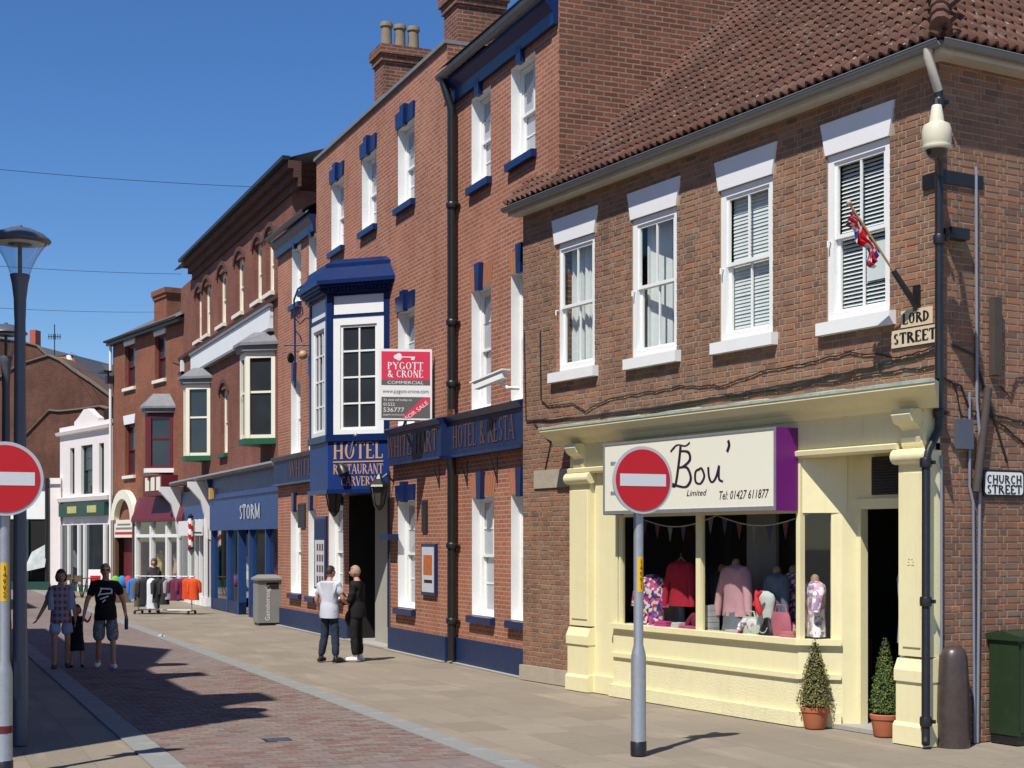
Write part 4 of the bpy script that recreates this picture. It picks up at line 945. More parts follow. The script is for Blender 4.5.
for r_ in range(4):
    for c_ in range(3):
        m = MB(); m.box(u0 + .16 + c_ * .22, u0 + .3 + c_ * .22, .07, .073, 1.2 + r_ * .25, 1.36 + r_ * .25); m.build('menu_photo', TIMBER, f)
for px0, px1, z0, z1 in ((423, 428, 2.35, 2.95), (299, 306, 2.5, 3.1)):
    m = MB(); m.box(HF.u(px1), HF.u(px0), .001, .03, z0, z1); v = m.build('air_vent', BLACK, hotel)
    for k in range(9): s = MB(); s.obox(((HF.u(px1) + HF.u(px0)) / 2, .035, z0 + .05 + k * (z1 - z0 - .1) / 8), ((HF.u(px0) - HF.u(px1)) / 2 - .02, 0, 0), (0, .012, -.01), (0, .003, .003)); s.build('slat', BLACK, v)
m = MB(); m.box(HF.u(400), HF.u(391), .03, .25, 2.2, 2.32); m.build('menu_shelf', BLUEM, hotel)
m = MB()
for (px, o) in ((468, SB), (498, SB), (440, 0)):
    u = HF.u(px, o); m.tube([(u, o + .02, 3.6), (u, o + .02, 3.15)], .012, 5); m.tube([(u, o + .02, 3.2), (u, o + .14, 3.62)], .01, 5)
tag(m.build('fascia_stay', BLACK, hotel), kind='stuff')
# ---------------------------------------------------------------- building with the blue clothes shop and the barber
CF = Frame(pt(9.58, 38.65), (-.4093, 1))
bc = thing('terrace_building', CF.w(0, 0), CF.rz, 'tall dark red brick terrace with heavy cornice and cream bay windows', 'building')
CB = brickwall('terrace_dark_brick', (.21, .072, .05), (.27, .10, .068), (.22, .15, .115), dark=(.10, .04, .032), soot=.5)
CBC = brickwall('shade_toned_cornice_brick', (.10, .042, .032), (.14, .058, .044), (.11, .08, .065), dark=(.06, .03, .025), soot=.6)  # terrace brick darkened: the overhang's shade is put into the colour
CBT = paint('brick_trim', (.095, .042, .034), .85, .25, 8, .2)
CL = CF.u(181); CT = 11.40
def opc(x0, x1, zb, zt): return (CF.u(x1), CF.u(x0), zb, zt)
W3 = [opc(x0, x1, 9.08, 10.75) for x0, x1 in ((196, 201.5), (203.5, 210), (218.5, 226), (235.5, 243.5), (254, 261.5), (266, 274))]
W2 = [opc(220.5, 227.5, 4.95, 7.0)]
BAYS = [(CF.u(275.5), CF.u(240.5, .7) + .52), (CF.u(210.5), CF.u(184, .7) + .52)]
SHOPH = (.1, CF.u(219), 0, 2.5); BARB = (CF.u(212), CL - .3, 0, 2.6)
BH = [(b0 + .15, b1 - .15, 5.0, 7.4) for b0, b1 in BAYS]
wm = MB(); wallpanel(wm, 0, CL, 0, CT, W3 + W2 + BH + [SHOPH, BARB], 0); wm.face([(CL, 0, 0), (CL, -9, 0), (CL, -9, CT), (CL, 0, CT)][::-1], [(0, 0), (9, 0), (9, CT), (0, CT)][::-1])
wm.face([(0, 0, 0), (0, -9, 0), (0, -9, CT), (0, 0, CT)], [(0, 0), (9, 0), (9, CT), (0, CT)])
for h in W3 + W2: reveal(wm, h, 0, .22)
wm.build('wall', CB, bc)
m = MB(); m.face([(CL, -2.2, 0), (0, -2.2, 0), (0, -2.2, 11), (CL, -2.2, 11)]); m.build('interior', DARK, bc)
CU0, CU1 = CF.u(290, .3), CF.u(178, .5)
m = MB()
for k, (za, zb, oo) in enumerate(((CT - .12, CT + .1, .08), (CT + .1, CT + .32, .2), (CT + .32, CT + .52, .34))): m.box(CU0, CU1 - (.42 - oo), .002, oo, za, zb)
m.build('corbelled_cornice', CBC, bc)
m = MB(); m.box(CU0, CU1, .3, .5, CT + .53, CT + .63); m.build('cornice_gutter', BLACK, bc)
m = MB(); m.face([(CL - .2, .3, CT + .6), (CU0, .3, CT + .6), (CU0, -5, CT + 2.4), (CL - .2, -5, CT + 2.4)]); m.face([(CL - .2, -5, CT + 2.4), (CU0, -5, CT + 2.4), (CU0, -10, CT), (CL - .2, -10, CT)]); m.build('roof', SLATE, bc)
m = MB(); m.prof([(0, 8.72), (.1, 8.75), (.12, 8.85), (0, 8.9)], 0, CL); m.prof([(0, 10.2), (.05, 10.2), (.05, 10.28), (0, 10.28)], 0, CL) if False else None; m.build('string_course', CBT, bc)
for h in W3 + W2:
    a, b, c, e = h
    def arch(win, a=a, b=b, e=e):
        m = MB(); n_ = 7; r_ = (b - a) / 2; mid = (a + b) / 2
        for k in range(n_):
            a0, a1 = R(180 * k / n_), R(180 * (k + 1) / n_); q = lambda an, rr: (mid + rr * math.cos(an), e - .12 + .55 * rr * math.sin(an))
            p = [q(a0, r_ + .02), q(a1, r_ + .02), q(a1, r_ + .25), q(a0, r_ + .25)]
            m.raw([(x, .0, z) for x, z in p] + [(x, .06, z) for x, z in p], [(4, 5, 6, 7), (0, 1, 5, 4), (1, 2, 6, 5), (2, 3, 7, 6), (3, 0, 4, 7)])
        m.build('brick_arch', CBT, win)
    sash(bc, h, 0, .17, CREAMW, .09, 1, 1, DGLASS, None, (.06, .12, .13), GREEN if c < 6 else CREAMW, arch)
# white board between storeys
m = MB(); u0, u1 = CF.u(274), CF.u(194); m.box(u0, u1, .02, .12, 8.02, 8.62); nb = m.build('blank_name_board', WHITE, bc)
m = MB(); m.box(u0 - .06, u1 + .06, .0, .17, 8.62, 8.7); m.box(u0 - .06, u1 + .06, 0, .17, 7.94, 8.02); m.build('board_frame', LEAD, nb)
# cream canted oriels
def oriel(b0, b1, root, zc, z0, z1, pj, framem, sillm, roofm_, pan=DGLASS):
    pl = lambda d: [(b0 - d * 1.4, 0), (b0 + pj * .75 - d * .4, pj + d), (b1 - pj * .75 + d * .4, pj + d), (b1 + d * 1.4, 0)]
    m = MB(); m.plan(pl(.06), z0 - .16, z0); o = m.build('oriel', sillm, root)
    m = MB(); m.plan(pl(.12), z1 + .05, z1 + .2); m.plan(pl(.2), z1 + .2, z1 + .28); m.build('oriel_cornice', roofm_, o)
    m = MB(); m.plan(pl(0), z1, z1 + .05); m.build('oriel_head', framem, o)
    hi = pl(-.25); lo = pl(.2); m = MB()
    for i in range(3): m.face([(*lo[i + 1], z1 + .28), (*lo[i], z1 + .28), (*hi[i], zc), (*hi[i + 1], zc)])
    m.face([(*p, zc) for p in hi][::-1]); m.build('oriel_roof', roofm_, o)
    P = pl(0)
    for i in range(3):
        a = Vector((*P[i], 0)); b = Vector((*P[i + 1], 0)); d = b - a; l = d.length; d.normalize(); n = Vector((-d.y, d.x, 0)); up = Vector((0, 0, 1))
        def bx(mb, s0, s1, c0, c1, o0, o1): mb.obox(a + d * (s0 + s1) / 2 + n * (o0 + o1) / 2 + up * (c0 + c1) / 2, d * (s1 - s0) / 2, n * (o1 - o0) / 2, up * (c1 - c0) / 2)
        m = MB(); bx(m, 0, .12, z0, z1, -.08, .02); bx(m, l - .12, l, z0, z1, -.08, .02); bx(m, .12, l - .12, z0, z0 + .1, -.08, .0); bx(m, .12, l - .12, z1 - .14, z1, -.08, .02)
        mid = (z0 + z1) / 2 + .1; bx(m, .12, l - .12, mid - .03, mid + .03, -.07, -.02)
        if l > 1.6: bx(m, l / 2 - .05, l / 2 + .05, z0 + .1, z1 - .14, -.08, .01)
        m.build('oriel_frame', framem, o)
        for (c0, c1) in ((z0 + .1, mid - .03), (mid + .03, z1 - .14)):
            p = MB(); p.face([a + d * .12 + n * -.05 + up * c0, a + d * (l - .12) + n * -.05 + up * c0, a + d * (l - .12) + n * -.05 + up * c1, a + d * .12 + n * -.05 + up * c1][::-1]); p.build('pane', pan, o)
    return o
for b0, b1 in BAYS: oriel(b0, b1, bc, 7.95, 5.0, 7.35, .7, CREAMW, GREEN, LEAD)
# clothes shop front
SX0, SX1 = .1, CF.u(219)
m = MB(); m.box(SX0, SX1, .02, .3, 2.5, 3.5); sf = m.build('shop_fascia', STORMB, bc)
m = MB(); m.box(SX0, SX1, .02, .24, 3.52, 4.15); m.box(SX0, SX1, .02, .34, 3.49, 3.53); m.build('upper_fascia', STORMB, sf)
m = MB(); m.prof([(0, 4.15), (.5, 4.15), (.55, 4.22), (.5, 4.28), (0, 4.4)], SX0 - .05, CL - .6); m.build('lead_canopy', LEAD, sf)
m = MB(); letters(m, 'STORM', (CF.u(250, .3), .3, 2.80), (-1, 0, 0), (0, 0, 1), .42, fit=2.7, depth=.02, serif=False, wt=.2, thin=.15); m.build('lettering', SILVER, sf)
for u in (SX0 + .05, SX0 + 1.8, SX0 + 3.9, SX0 + 5.4, SX0 + 7.0, SX1 - .12):
    m = MB(); m.box(u, u + .12, .02, .26, 0, 2.5); m.build('shop_mullion', STORMB, bc)
m = MB(); m.box(SX0, SX0 + 4.0, .02, .24, 0, .35); m.box(SX0 + 5.4, SX1, .02, .24, 0, .35); m.build('stall_riser', BLUEM, bc)
for a, b in ((SX0 + .17, SX0 + 1.8), (SX0 + 1.92, SX0 + 3.9), (SX0 + 5.52, SX0 + 7.0), (SX0 + 7.12, SX1 - .12)):
    p = MB(); p.face([(b, .16, .35), (a, .16, .35), (a, .16, 2.5), (b, .16, 2.5)]); p.build('shop_pane', SHOPGLASS, bc)
rr = random.Random(21); BACK = paint('shop_backdrop', (.42, .43, .40), .8, .25, .8, 0)
m = MB(); m.box(SX0 + .3, SX0 + 3.9, -.9, -.85, .35, 2.4); m.box(SX0 + 5.6, SX1 - .2, -.8, -.75, .35, 2.4); m.build('display_back', BACK, bc)
for (u, cc) in ((1.0, (.35, .03, .03)), (1.5, (.5, .5, .5)), (2.6, (.06, .06, .07)), (3.2, (.4, .06, .12)), (6.1, (.5, .04, .03)), (6.7, (.55, .55, .5)), (7.6, (.3, .3, .32))):
    m = MB(); m.lathe([(.1, 0), (.2, .25), (.17, .5), (.22, .75), (.18, .95), (.06, 1.0), (.05, 1.08)], (SX0 + u, -.35, .75), 10, 1, .6); m.build('display_garment', paint('garment_%d' % int(u * 10), cc, .9, .3, 8, 0), bc)
m = MB(); m.box(CF.u(222.5) - .1, CF.u(222.5) + .12, .3, .42, 3.5, 3.85); m.build('carriage_lamp', paint('amber_lamp_glass', (.6, .32, .08), .3, .2, 5, 0), bc)
m = MB(); m.prof([(0, 3.0), (.12, 3.05), (.3, 3.6), (.4, 4.15), (0, 4.15)], SX0 - .08, SX0 + .1); m.prof([(0, 3.3), (.12, 3.35), (.3, 3.7), (.4, 4.15), (0, 4.15)], SX1, SX1 + .18); m.build('console', STORMB, bc)
# barber front in white
B0, B1 = CF.u(211.5), CL - .3
m = MB()
for u in (B0 + .05, B0 + .9, B0 + 1.7, B0 + 3.0, B1 - .25): m.box(u, u + .16, .02, .22, 0, 2.9)
m.box(B0, B1, .02, .2, 0, .3); m.build('barber_frame', WHITE, bc)
m = MB(); m.face([(B1, .12, .3), (B0, .12, .3), (B0, .12, 2.6), (B1, .12, 2.6)]); m.build('shop_pane', DGLASS, bc)
m = MB(); m.box(B0 + .4, B1 - .2, .03, .1, 2.6, 3.9); m.build('barber_board', STORMB, bc)
m = MB(); m.box(B0 + .35, B0 + 3.4, .22, .5, 2.35, 2.85); m.build('barber_sign', WHITE, bc)
m = MB()
m.prof([(0, 2.2), (.12, 2.25), (.2, 3.0), (.35, 3.5), (.75, 3.95), (.75, 4.12), (0, 4.12)], B0 + .02, B0 + .24); m.build('console', WHITE, bc)
m = MB(); m.prof([(0, 2.2), (.2, 2.3), (.3, 3.0), (.45, 3.5), (.85, 3.95), (.85, 4.12), (0, 4.12)], B1 - .3, B1 - .02); m.build('console', WHITE, bc)
BP = thing('barber_pole', CF.w(B0 + .35, .62, 1.95), CF.rz, 'red and white striped barber pole on the white shopfront', 'barber pole')
m = MB(); m.lathe([(.03, -.1), (.09, -.05), (.09, 0), (.07, .02)], (0, 0, 0), 12); m.lathe([(.07, 0), (.09, .03), (.09, .1), (.02, .16)], (0, 0, .95), 12); m.tube([(0, 0, .5), (0, -.35, .5)], .02, 6); m.build('end_caps', BLACK, BP, True)
m = MB()
for k in range(16):
    for j in range(12):
        m.m = 1 if (k + j // 2) % 6 < 3 else 0; a0, a1 = 2 * math.pi * j / 12, 2 * math.pi * (j + 1) / 12; z0, z1 = .02 + .94 * k / 16, .02 + .94 * (k + 1) / 16
        m.face([(.085 * math.cos(a0), .085 * math.sin(a0), z0), (.085 * math.cos(a1), .085 * math.sin(a1), z0), (.085 * math.cos(a1), .085 * math.sin(a1), z1), (.085 * math.cos(a0), .085 * math.sin(a0), z1)])
m.build('striped_cylinder', [WHITE, REDS], BP)
# stack at the party wall
cs = tolocal(CF, *atdepth(303, 41.0))
chimney(bc, cs[0] - .45, cs[0] + .45, cs[1] - .36, cs[1] + .36, 9.5, hz(168, 41), [], CB)
m = MB(); wp = tolocal(CF, *atdepth(289, 40.5)); m.box(wp[0] - .06, wp[0] + .06, wp[1] - .06, wp[1] + .06, hz(208, 40.5), hz(193, 40.5)); m.build('white_post', WHITE, bc)
# ---------------------------------------------------------------- brick building with the maroon bay
DO = ((185 - CX) / F * 54.3, 54.3); DF = Frame(DO, (-.642, 1))
bd_ = thing('maroon_shop_building', DF.w(0, 0), DF.rz, 'red brick building with maroon bay, slate roof and maroon shop awning', 'building')
DB = brickwall('orange_red_brick', (.24, .082, .046), (.30, .115, .066), (.24, .16, .11), dark=(.12, .05, .034), soot=.5)
DL = DF.u(113); DT_ = DF.z(186, 318)
def opd(x0, x1, y0, y1): return (DF.u(x1), DF.u(x0), DF.z((x0 + x1) / 2, y1), DF.z((x0 + x1) / 2, y0))
wD = [opd(125, 135, 345, 387), opd(155, 165.6, 335, 379), opd(125, 135, 424, 475)]
DSH = (DF.u(183), DF.u(117), 0, 2.95)
wm = MB(); wallpanel(wm, 0, DL, 0, DT_, wD + [DSH], 0); wm.face([(DL, 0, 0), (DL, -9, 0), (DL, -9, DT_), (DL, 0, DT_)][::-1]); wm.face([(0, 0, 0), (0, -9, 0), (0, -9, DT_), (0, 0, DT_)])
for h in wD: reveal(wm, h, 0, .22)
wm.build('wall', DB, bd_)
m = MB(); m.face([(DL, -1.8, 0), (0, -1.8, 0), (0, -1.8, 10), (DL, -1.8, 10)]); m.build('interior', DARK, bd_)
for h in wD:
    a, b, c, e = h
    sash(bd_, h, 0, .17, MAROON, .07, 1, 1, DGLASS, None, (.1, .1, .14), CREAMW, (lambda win, a=a, b=b, e=e: (lambda m: (m.raw([(a - .02, 0, e), (b + .02, 0, e), (b + .12, 0, e + .36), (a - .12, 0, e + .36), (a - .02, .04, e), (b + .02, .04, e), (b + .12, .04, e + .36), (a - .12, .04, e + .36)], [(4, 5, 6, 7), (0, 1, 5, 4), (1, 2, 6, 5), (2, 3, 7, 6), (3, 0, 4, 7)]), m.build('lintel', WHITE, win)))(MB())))
m = MB(); m.face([(DL + .15, .3, DT_ + .05), (-.05, .3, DT_ + .05), (-.05, -4.5, DT_ + 2.6), (DL + .15, -4.5, DT_ + 2.6)]); m.face([(DL + .15, -4.5, DT_ + 2.6), (-.05, -4.5, DT_ + 2.6), (-.05, -9, DT_), (DL + .15, -9, DT_)]); m.face([(DL + .1, .2, DT_), (DL + .1, -4.5, DT_ + 2.6), (DL + .1, -9, DT_)]); m.build('roof', SLATE, bd_)
m = MB(); m.box(-.05, DL + .1, .001, .26, DT_ - .12, DT_ + .03); m.build('eaves', BLACK, bd_); gutter('gutter', [((DL + .1, .32, DT_ + .06), (-.05, .32, DT_ + .06), (0, 1, 0))], BLACK, .07, bd_)
cc = tolocal(DF, *atdepth(172, 58.0)); chimney(bd_, cc[0] - .5, cc[0] + .9, cc[1] - .4, cc[1] + .4, 9.5, hz(290, 58), [], DB)
ob = oriel(DF.u(173), DF.u(145.5, .75) + .56, bd_, DF.z(160, 396), DF.z(157, 470), DF.z(157, 417), .75, MAROON, WHITE, LEAD)
m = MB(); q0, q1 = DF.u(172, .3), DF.u(144, .62)+.3
m.box(q0 + .2, q1 - .2, .01, .62, DF.z(157, 497), DF.z(157, 477)); m.build('bay_apron', MAROON, ob)
for k in range(3):
    m = MB(); uu = q0 + .32 + k * (q1 - q0 - .6) / 3; m.box(uu, uu + (q1 - q0) * .17, .62, .64, DF.z(157, 492), DF.z(157, 479)); m.build('apron_panel', CREAMW, ob)
az0, az1 = DF.z(157, 519), DF.z(157, 497)
m = MB(); u0, u1 = DF.u(182, .3), DF.u(131, .3); m.face([(u1, .3, az0), (u0, .3, az0), (u0, .05, az1), (u1, .05, az1)]); m.face([(u1, .3, az0), (u1, .3, az0 - .1), (u0, .3, az0 - .1), (u0, .3, az0)]); m.face([(u0, .05, az1), (u0, .3, az0), (u0, .3, az0 - .1), (u0, .05, az0 - .1)]); m.build('awning', MAROON, bd_)
m = MB(); fz0 = 3.0
for u in (DF.u(184), DF.u(172), DF.u(156), DF.u(141)): m.box(u, u + .16, .02, .2, 0, az0 - .1)
m.box(DF.u(184), DF.u(141), .02, .18, 1.9 + .4, 2.42); m.box(DF.u(184), DF.u(141), .02, .2, 0, .4); m.build('shop_frame', WHITE, bd_)
m = MB(); m.face([(DF.u(141), .1, .4), (DF.u(183), .1, .4), (DF.u(183), .1, az0 - .1), (DF.u(141), .1, az0 - .1)]); m.build('shop_pane', SHOPGLASS, bd_)
for k, cc_ in enumerate([(.35, .05, .04), (.45, .35, .25), (.3, .1, .06), (.5, .4, .1), (.1, .06, .05)]):
    m = MB(); m.lathe([(.12, 0), (.25, .3), (.2, .7), (.25, 1.0), (.08, 1.15)], (DF.u(175) + k * .9, -.5, .5 + .15 * (k % 2)), 9); m.build('display_garment', paint('window_goods_%d' % k, cc_, .9, .4, 5, 0), bd_)
m = MB(); du0, du1 = DF.u(137), DF.u(119); m.box(du0, du1, -.25, -.2, 0, 2.3); m.build('door', MAROON, bd_); m = MB(); m.box(du0 - .12, du0, .01, .2, 0, 2.9); m.box(du1, du1 + .14, .01, .15, 0, 2.9); m.build('door_post', TIMBER, bd_)
m = MB(); m.box(du0 - .1, du1 + .1, .03, .16, 2.3, 3.0); dsb = m.build('door_sign', CREAMW, bd_)
m = MB(); n_ = 12; mid = (du0 + du1) / 2; rr_ = (du1 - du0) / 2 + .3
for k in range(n_):
    a0, a1 = R(180 * k / n_), R(180 * (k + 1) / n_); q = lambda an, r_: (mid + r_ * math.cos(an), 3.0 + .85 * r_ * math.sin(an)); p = [q(a0, rr_ - .42), q(a1, rr_ - .42), q(a1, rr_), q(a0, rr_)]
    m.raw([(x, .02, z) for x, z in p] + [(x, .25, z) for x, z in p], [(4, 5, 6, 7), (0, 1, 5, 4), (1, 2, 6, 5), (2, 3, 7, 6), (3, 0, 4, 7)])
m.build('door_arch', CREAMW, bd_)
m = MB(); m.box(du0, du1, .162, .165, 2.42, 2.52); m.build('sign_stripe', REDS, dsb)
m = MB(); m.box(du0 + .15, du1 - .1, .162, .165, 2.62, 2.7); m.box(du0 + .3, du1 - .3, .162, .165, 2.78, 2.85); m.build('sign_text', LEAD, dsb)
pipe(bd_, 'downpipe', [(DL - .05, .12, DT_), (DL - .05, .12, .05)], .06, WHITE)
# ---------------------------------------------------------------- white building
EO_ = atdepth(112, 61.5); EF = Frame(EO_, (-.703, 1))
be = thing('white_building', EF.w(0, 0), EF.rz, 'small white rendered building with scrolled parapet and green shopfront', 'building')
EL = EF.u(60); ET = EF.z(86, 430)
def ope(x0, x1, y0, y1): return (EF.u(x1), EF.u(x0), EF.z((x0 + x1) / 2, y1), EF.z((x0 + x1) / 2, y0))
wE = [ope(70, 74.5, 448, 494), ope(81, 92.5, 445, 494), ope(99, 104, 443, 493)]; ESH = (EF.u(109), EF.u(63), 0, 2.85)
wm = MB(); wallpanel(wm, 0, EL, 0, ET, wE + [ESH], 0); wm.face([(EL, 0, 0), (EL, -8, 0), (EL, -8, ET), (EL, 0, ET)][::-1]); wm.face([(0, 0, 0), (0, -8, 0), (0, -8, ET), (0, 0, ET)])
for h in wE: reveal(wm, h, 0, .2)
wm.build('wall', OFFWHITE, be)
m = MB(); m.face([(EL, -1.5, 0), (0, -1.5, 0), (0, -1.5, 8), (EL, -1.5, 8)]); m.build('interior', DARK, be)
m = MB(); m.face([(EL, 0, ET), (0, 0, ET), (0, -8, ET + .2), (EL, -8, ET + .2)]); m.build('roof', SLATE, be)
m = MB(); m.prof([(0, ET - .12), (.16, ET - .08), (.2, ET + .05), (0, ET + .1)], 0, EL + .1); m.box(0, EL, -.25, .02, ET + .1, ET + .28); m.prof([(0, EF.z(86, 501)), (.2, EF.z(86, 501)), (.24, EF.z(86, 497)), (0, EF.z(86, 496))], -.05, EL + .1); m.build('parapet', OFFWHITE, be)
m = MB(); mid = EF.u(86); hw = 1.5; zb = ET + .28
P = [(mid - hw, zb), (mid - hw, zb + .15), (mid - hw * .65, zb + .32), (mid - .3, zb + .62), (mid + .3, zb + .62), (mid + hw * .65, zb + .32), (mid + hw, zb + .15), (mid + hw, zb)]
m.raw([(u, .0, z) for u, z in P] + [(u, -.25, z) for u, z in P], [tuple(range(8)), tuple(range(8, 16))[::-1]] + [(i, 8 + i, 8 + (i + 1) % 8, (i + 1) % 8) for i in range(8)]); m.build('parapet_scroll', OFFWHITE, be)
for h in wE: sash(be, h, 0, .16, DGREEN, .05, 1, 2, DGLASS)
m = MB(); m.box(EF.u(109), EF.u(63), .02, .2, EF.z(86, 516), EF.z(86, 503)); gf = m.build('green_fascia', DGREEN, be)
for px in (72, 92):
    m = MB(); m.box(EF.u(px + 9), EF.u(px), .2, .22, EF.z(86, 513), EF.z(86, 506)); m.build('fascia_panel', paint('fascia_yellow', (.5, .45, .15), .5, .5, 2, 0) if px == 72 else bpy.data.materials['fascia_yellow'], gf)
m = MB()
for px in (63.5, 72, 82, 88, 108): u = EF.u(px); m = MB(); m.box(u - .08, u + .08, .02, .18, 0, 2.85); m.build('shop_frame_post', WHITE, be)
m = MB(); m.face([(EF.u(63), .08, .3), (EF.u(109), .08, .3), (EF.u(109), .08, 2.85), (EF.u(63), .08, 2.85)][::-1]); m.build('shop_pane', DGLASS, be)
m = MB(); m.box(EF.u(109), EF.u(63), .02, .15, 0, .3); m.build('stall_riser', DGREEN, be)
# ---------------------------------------------------------------- brick houses at the end of the street
FB = brickwall('shade_toned_old_brick', (.12, .05, .034), (.17, .07, .045), (.14, .10, .075), dark=(.06, .03, .022), soot=.8)  # shade on the street-end walls is put into this dark brick colour
COPE = paint('weathered_coping', (.17, .14, .11), .9, .3, 2, .2)
PANT = paint('orange_pantile_roof', (.42, .13, .06), .8, .25, 4, .5, 12)
def gablehouse(name, label, pts, Y, depth, roofmat, cop=True, dirv=(1, .25), wm_=None, wn='wall'):
    """house whose gable faces the camera side; pts = gable outline in picture columns and rows at distance Y"""
    O = atdepth(pts[0][0], Y); fr = Frame(O, (-dirv[0], -dirv[1]))   # x runs right to left in the picture
    root = thing(name, (O[0], O[1], 0), math.atan2(dirv[1], dirv[0]), label, 'house')
    l = math.hypot(*dirv); ux = (dirv[0] / l, dirv[1] / l); out = []
    for px, py in pts:
        # intersect view ray with the gable plane
        rx = (px - CX) / F; nx, ny = -ux[1], ux[0]; Yy = (nx * O[0] + ny * O[1]) / (nx * rx + ny); X = rx * Yy
        out.append(((X - O[0]) * ux[0] + (Yy - O[1]) * ux[1], H + (CY - py) / F * Yy))
    poly = [(out[0][0], 0)] + out + [(out[-1][0], 0)]
    m = MB(); m.face([(x, 0, z) for x, z in poly], [(x, z) for x, z in poly]); m.face([(x, depth, z) for x, z in poly][::-1], [(x, z) for x, z in poly][::-1])
    for (x, z) in (poly[0], poly[-1]): pass
    x0, z0 = out[0]; x1, z1 = out[-1]
    m.face([(x0, depth, 0), (x0, 0, 0), (x0, 0, z0), (x0, depth, z0)], [(0, 0), (depth, 0), (depth, z0), (0, z0)]); m.face([(x1, 0, 0), (x1, depth, 0), (x1, depth, z1), (x1, 0, z1)], [(0, 0), (depth, 0), (depth, z1), (0, z1)])
    m.build(wn, wm_ or FB, root); m = MB()
    for (a, za), (b, zb) in zip(out, out[1:]): m.face([(a, -.1, za + .06), (b, -.1, zb + .06), (b, depth + .1, zb + .06), (a, depth + .1, za + .06)])
    m.build('roof', roofmat, root)
    if cop:
        m = MB()
        for (a, za), (b, zb) in zip(out, out[1:]):
            d = Vector((b - a, 0, zb - za)); m.obox(((a + b) / 2, .1, (za + zb) / 2 + .08), d / 2, (0, .16, 0), Vector((0, 0, .05)))
        m.build('coping', COPE, root)
    return root
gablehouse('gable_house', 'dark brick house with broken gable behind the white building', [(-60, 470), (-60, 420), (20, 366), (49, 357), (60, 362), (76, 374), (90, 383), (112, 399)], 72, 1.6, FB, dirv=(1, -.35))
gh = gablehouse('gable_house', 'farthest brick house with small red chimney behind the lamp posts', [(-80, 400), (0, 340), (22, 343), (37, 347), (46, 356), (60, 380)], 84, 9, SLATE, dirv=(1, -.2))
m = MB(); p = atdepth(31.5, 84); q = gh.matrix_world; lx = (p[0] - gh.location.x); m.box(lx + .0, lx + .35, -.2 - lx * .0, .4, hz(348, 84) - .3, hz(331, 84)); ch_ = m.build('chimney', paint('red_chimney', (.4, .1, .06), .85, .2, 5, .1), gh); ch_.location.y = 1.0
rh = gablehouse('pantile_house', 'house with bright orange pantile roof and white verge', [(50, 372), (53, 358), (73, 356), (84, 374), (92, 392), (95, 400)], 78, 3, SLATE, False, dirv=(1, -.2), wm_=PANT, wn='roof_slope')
m = MB(); a = atdepth(54, 77.6); rx = rh.location
for k in range(8):   # rolls of the visible roof patch
    x0 = (54 + k * 2.7 - CX) / F * 77.4 - rx.x; x1 = (54 + k * 2.7 + 7 - CX) / F * 77.4 - rx.x; y0 = 77.4 - rx.y
    m.tube([(x0, -.7, hz(358, 77.4)), (x1, -.9, hz(373, 77.4))], .09, 6)
tag(m.build('roof_tiles', PANT, rh), kind='stuff')
m = MB(); x0 = (74.5 - CX) / F * 77.2 - rx.x; x1 = (82.5 - CX) / F * 77.2 - rx.x; m.tube([(x0, -.9, hz(357, 77.2)), (x1, -1.1, hz(374, 77.2))], .13, 6); m.build('white_verge', WHITE, rh)
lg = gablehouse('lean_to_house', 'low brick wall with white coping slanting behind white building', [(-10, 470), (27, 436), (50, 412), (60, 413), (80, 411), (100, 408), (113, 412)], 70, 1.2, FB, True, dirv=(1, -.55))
# dark shop at the end, left edge of the picture
GS = thing('end_shop', (*atdepth(61, 66.5), 0), math.atan2(-.12, 1), 'dark green shop with white fascia beside the white building', 'shop')
def gx(px): return (px - 61) / F * 66.5
gz = lambda py: hz(py, 66.5)
m = MB(); m.box(gx(-70), gx(61), .3, 3, 0, gz(486)); m.box(gx(48), gx(61), -.05, .3, 0, gz(478)); m.build('wall', OFFWHITE, GS)
m = MB(); m.box(gx(-70), gx(48), .05, .29, gz(519), gz(486)); m.build('white_fascia', WHITE, GS)
m = MB(); m.box(gx(-70), gx(48), .1, .28, 0, gz(519)); m.build('shopfront', DARK, GS)
for px in (-30, -5, 12, 26, 46): m = MB(); m.box(gx(px) - .05, gx(px) + .05, -.02, .12, 0, gz(519)); m.build('green_post', DGREEN, GS)
m = MB(); m.box(gx(-70), gx(50), -.25, .05, 0, .35); m.build('stall_riser', DGREEN, GS)
m = MB(); m.face([(gx(24), -.3, gz(572)), (gx(47), -.3, gz(567)), (gx(47), .04, gz(543)), (gx(30), .04, gz(552))]); m.build('shop_blind', paint('striped_blind', (.42, .46, .45), .8, .5, 3, .5, 6), GS)
m = MB(); m.tube([(gx(47.5), -.1, 0), (gx(47.5), -.1, gz(478))], .1, 8); m.build('drainpipe', BLACK, GS)
m = MB(); m.box(gx(-70), gx(61), -.1, 3.1, gz(486), gz(484)); m.build('roof', SLATE, GS)
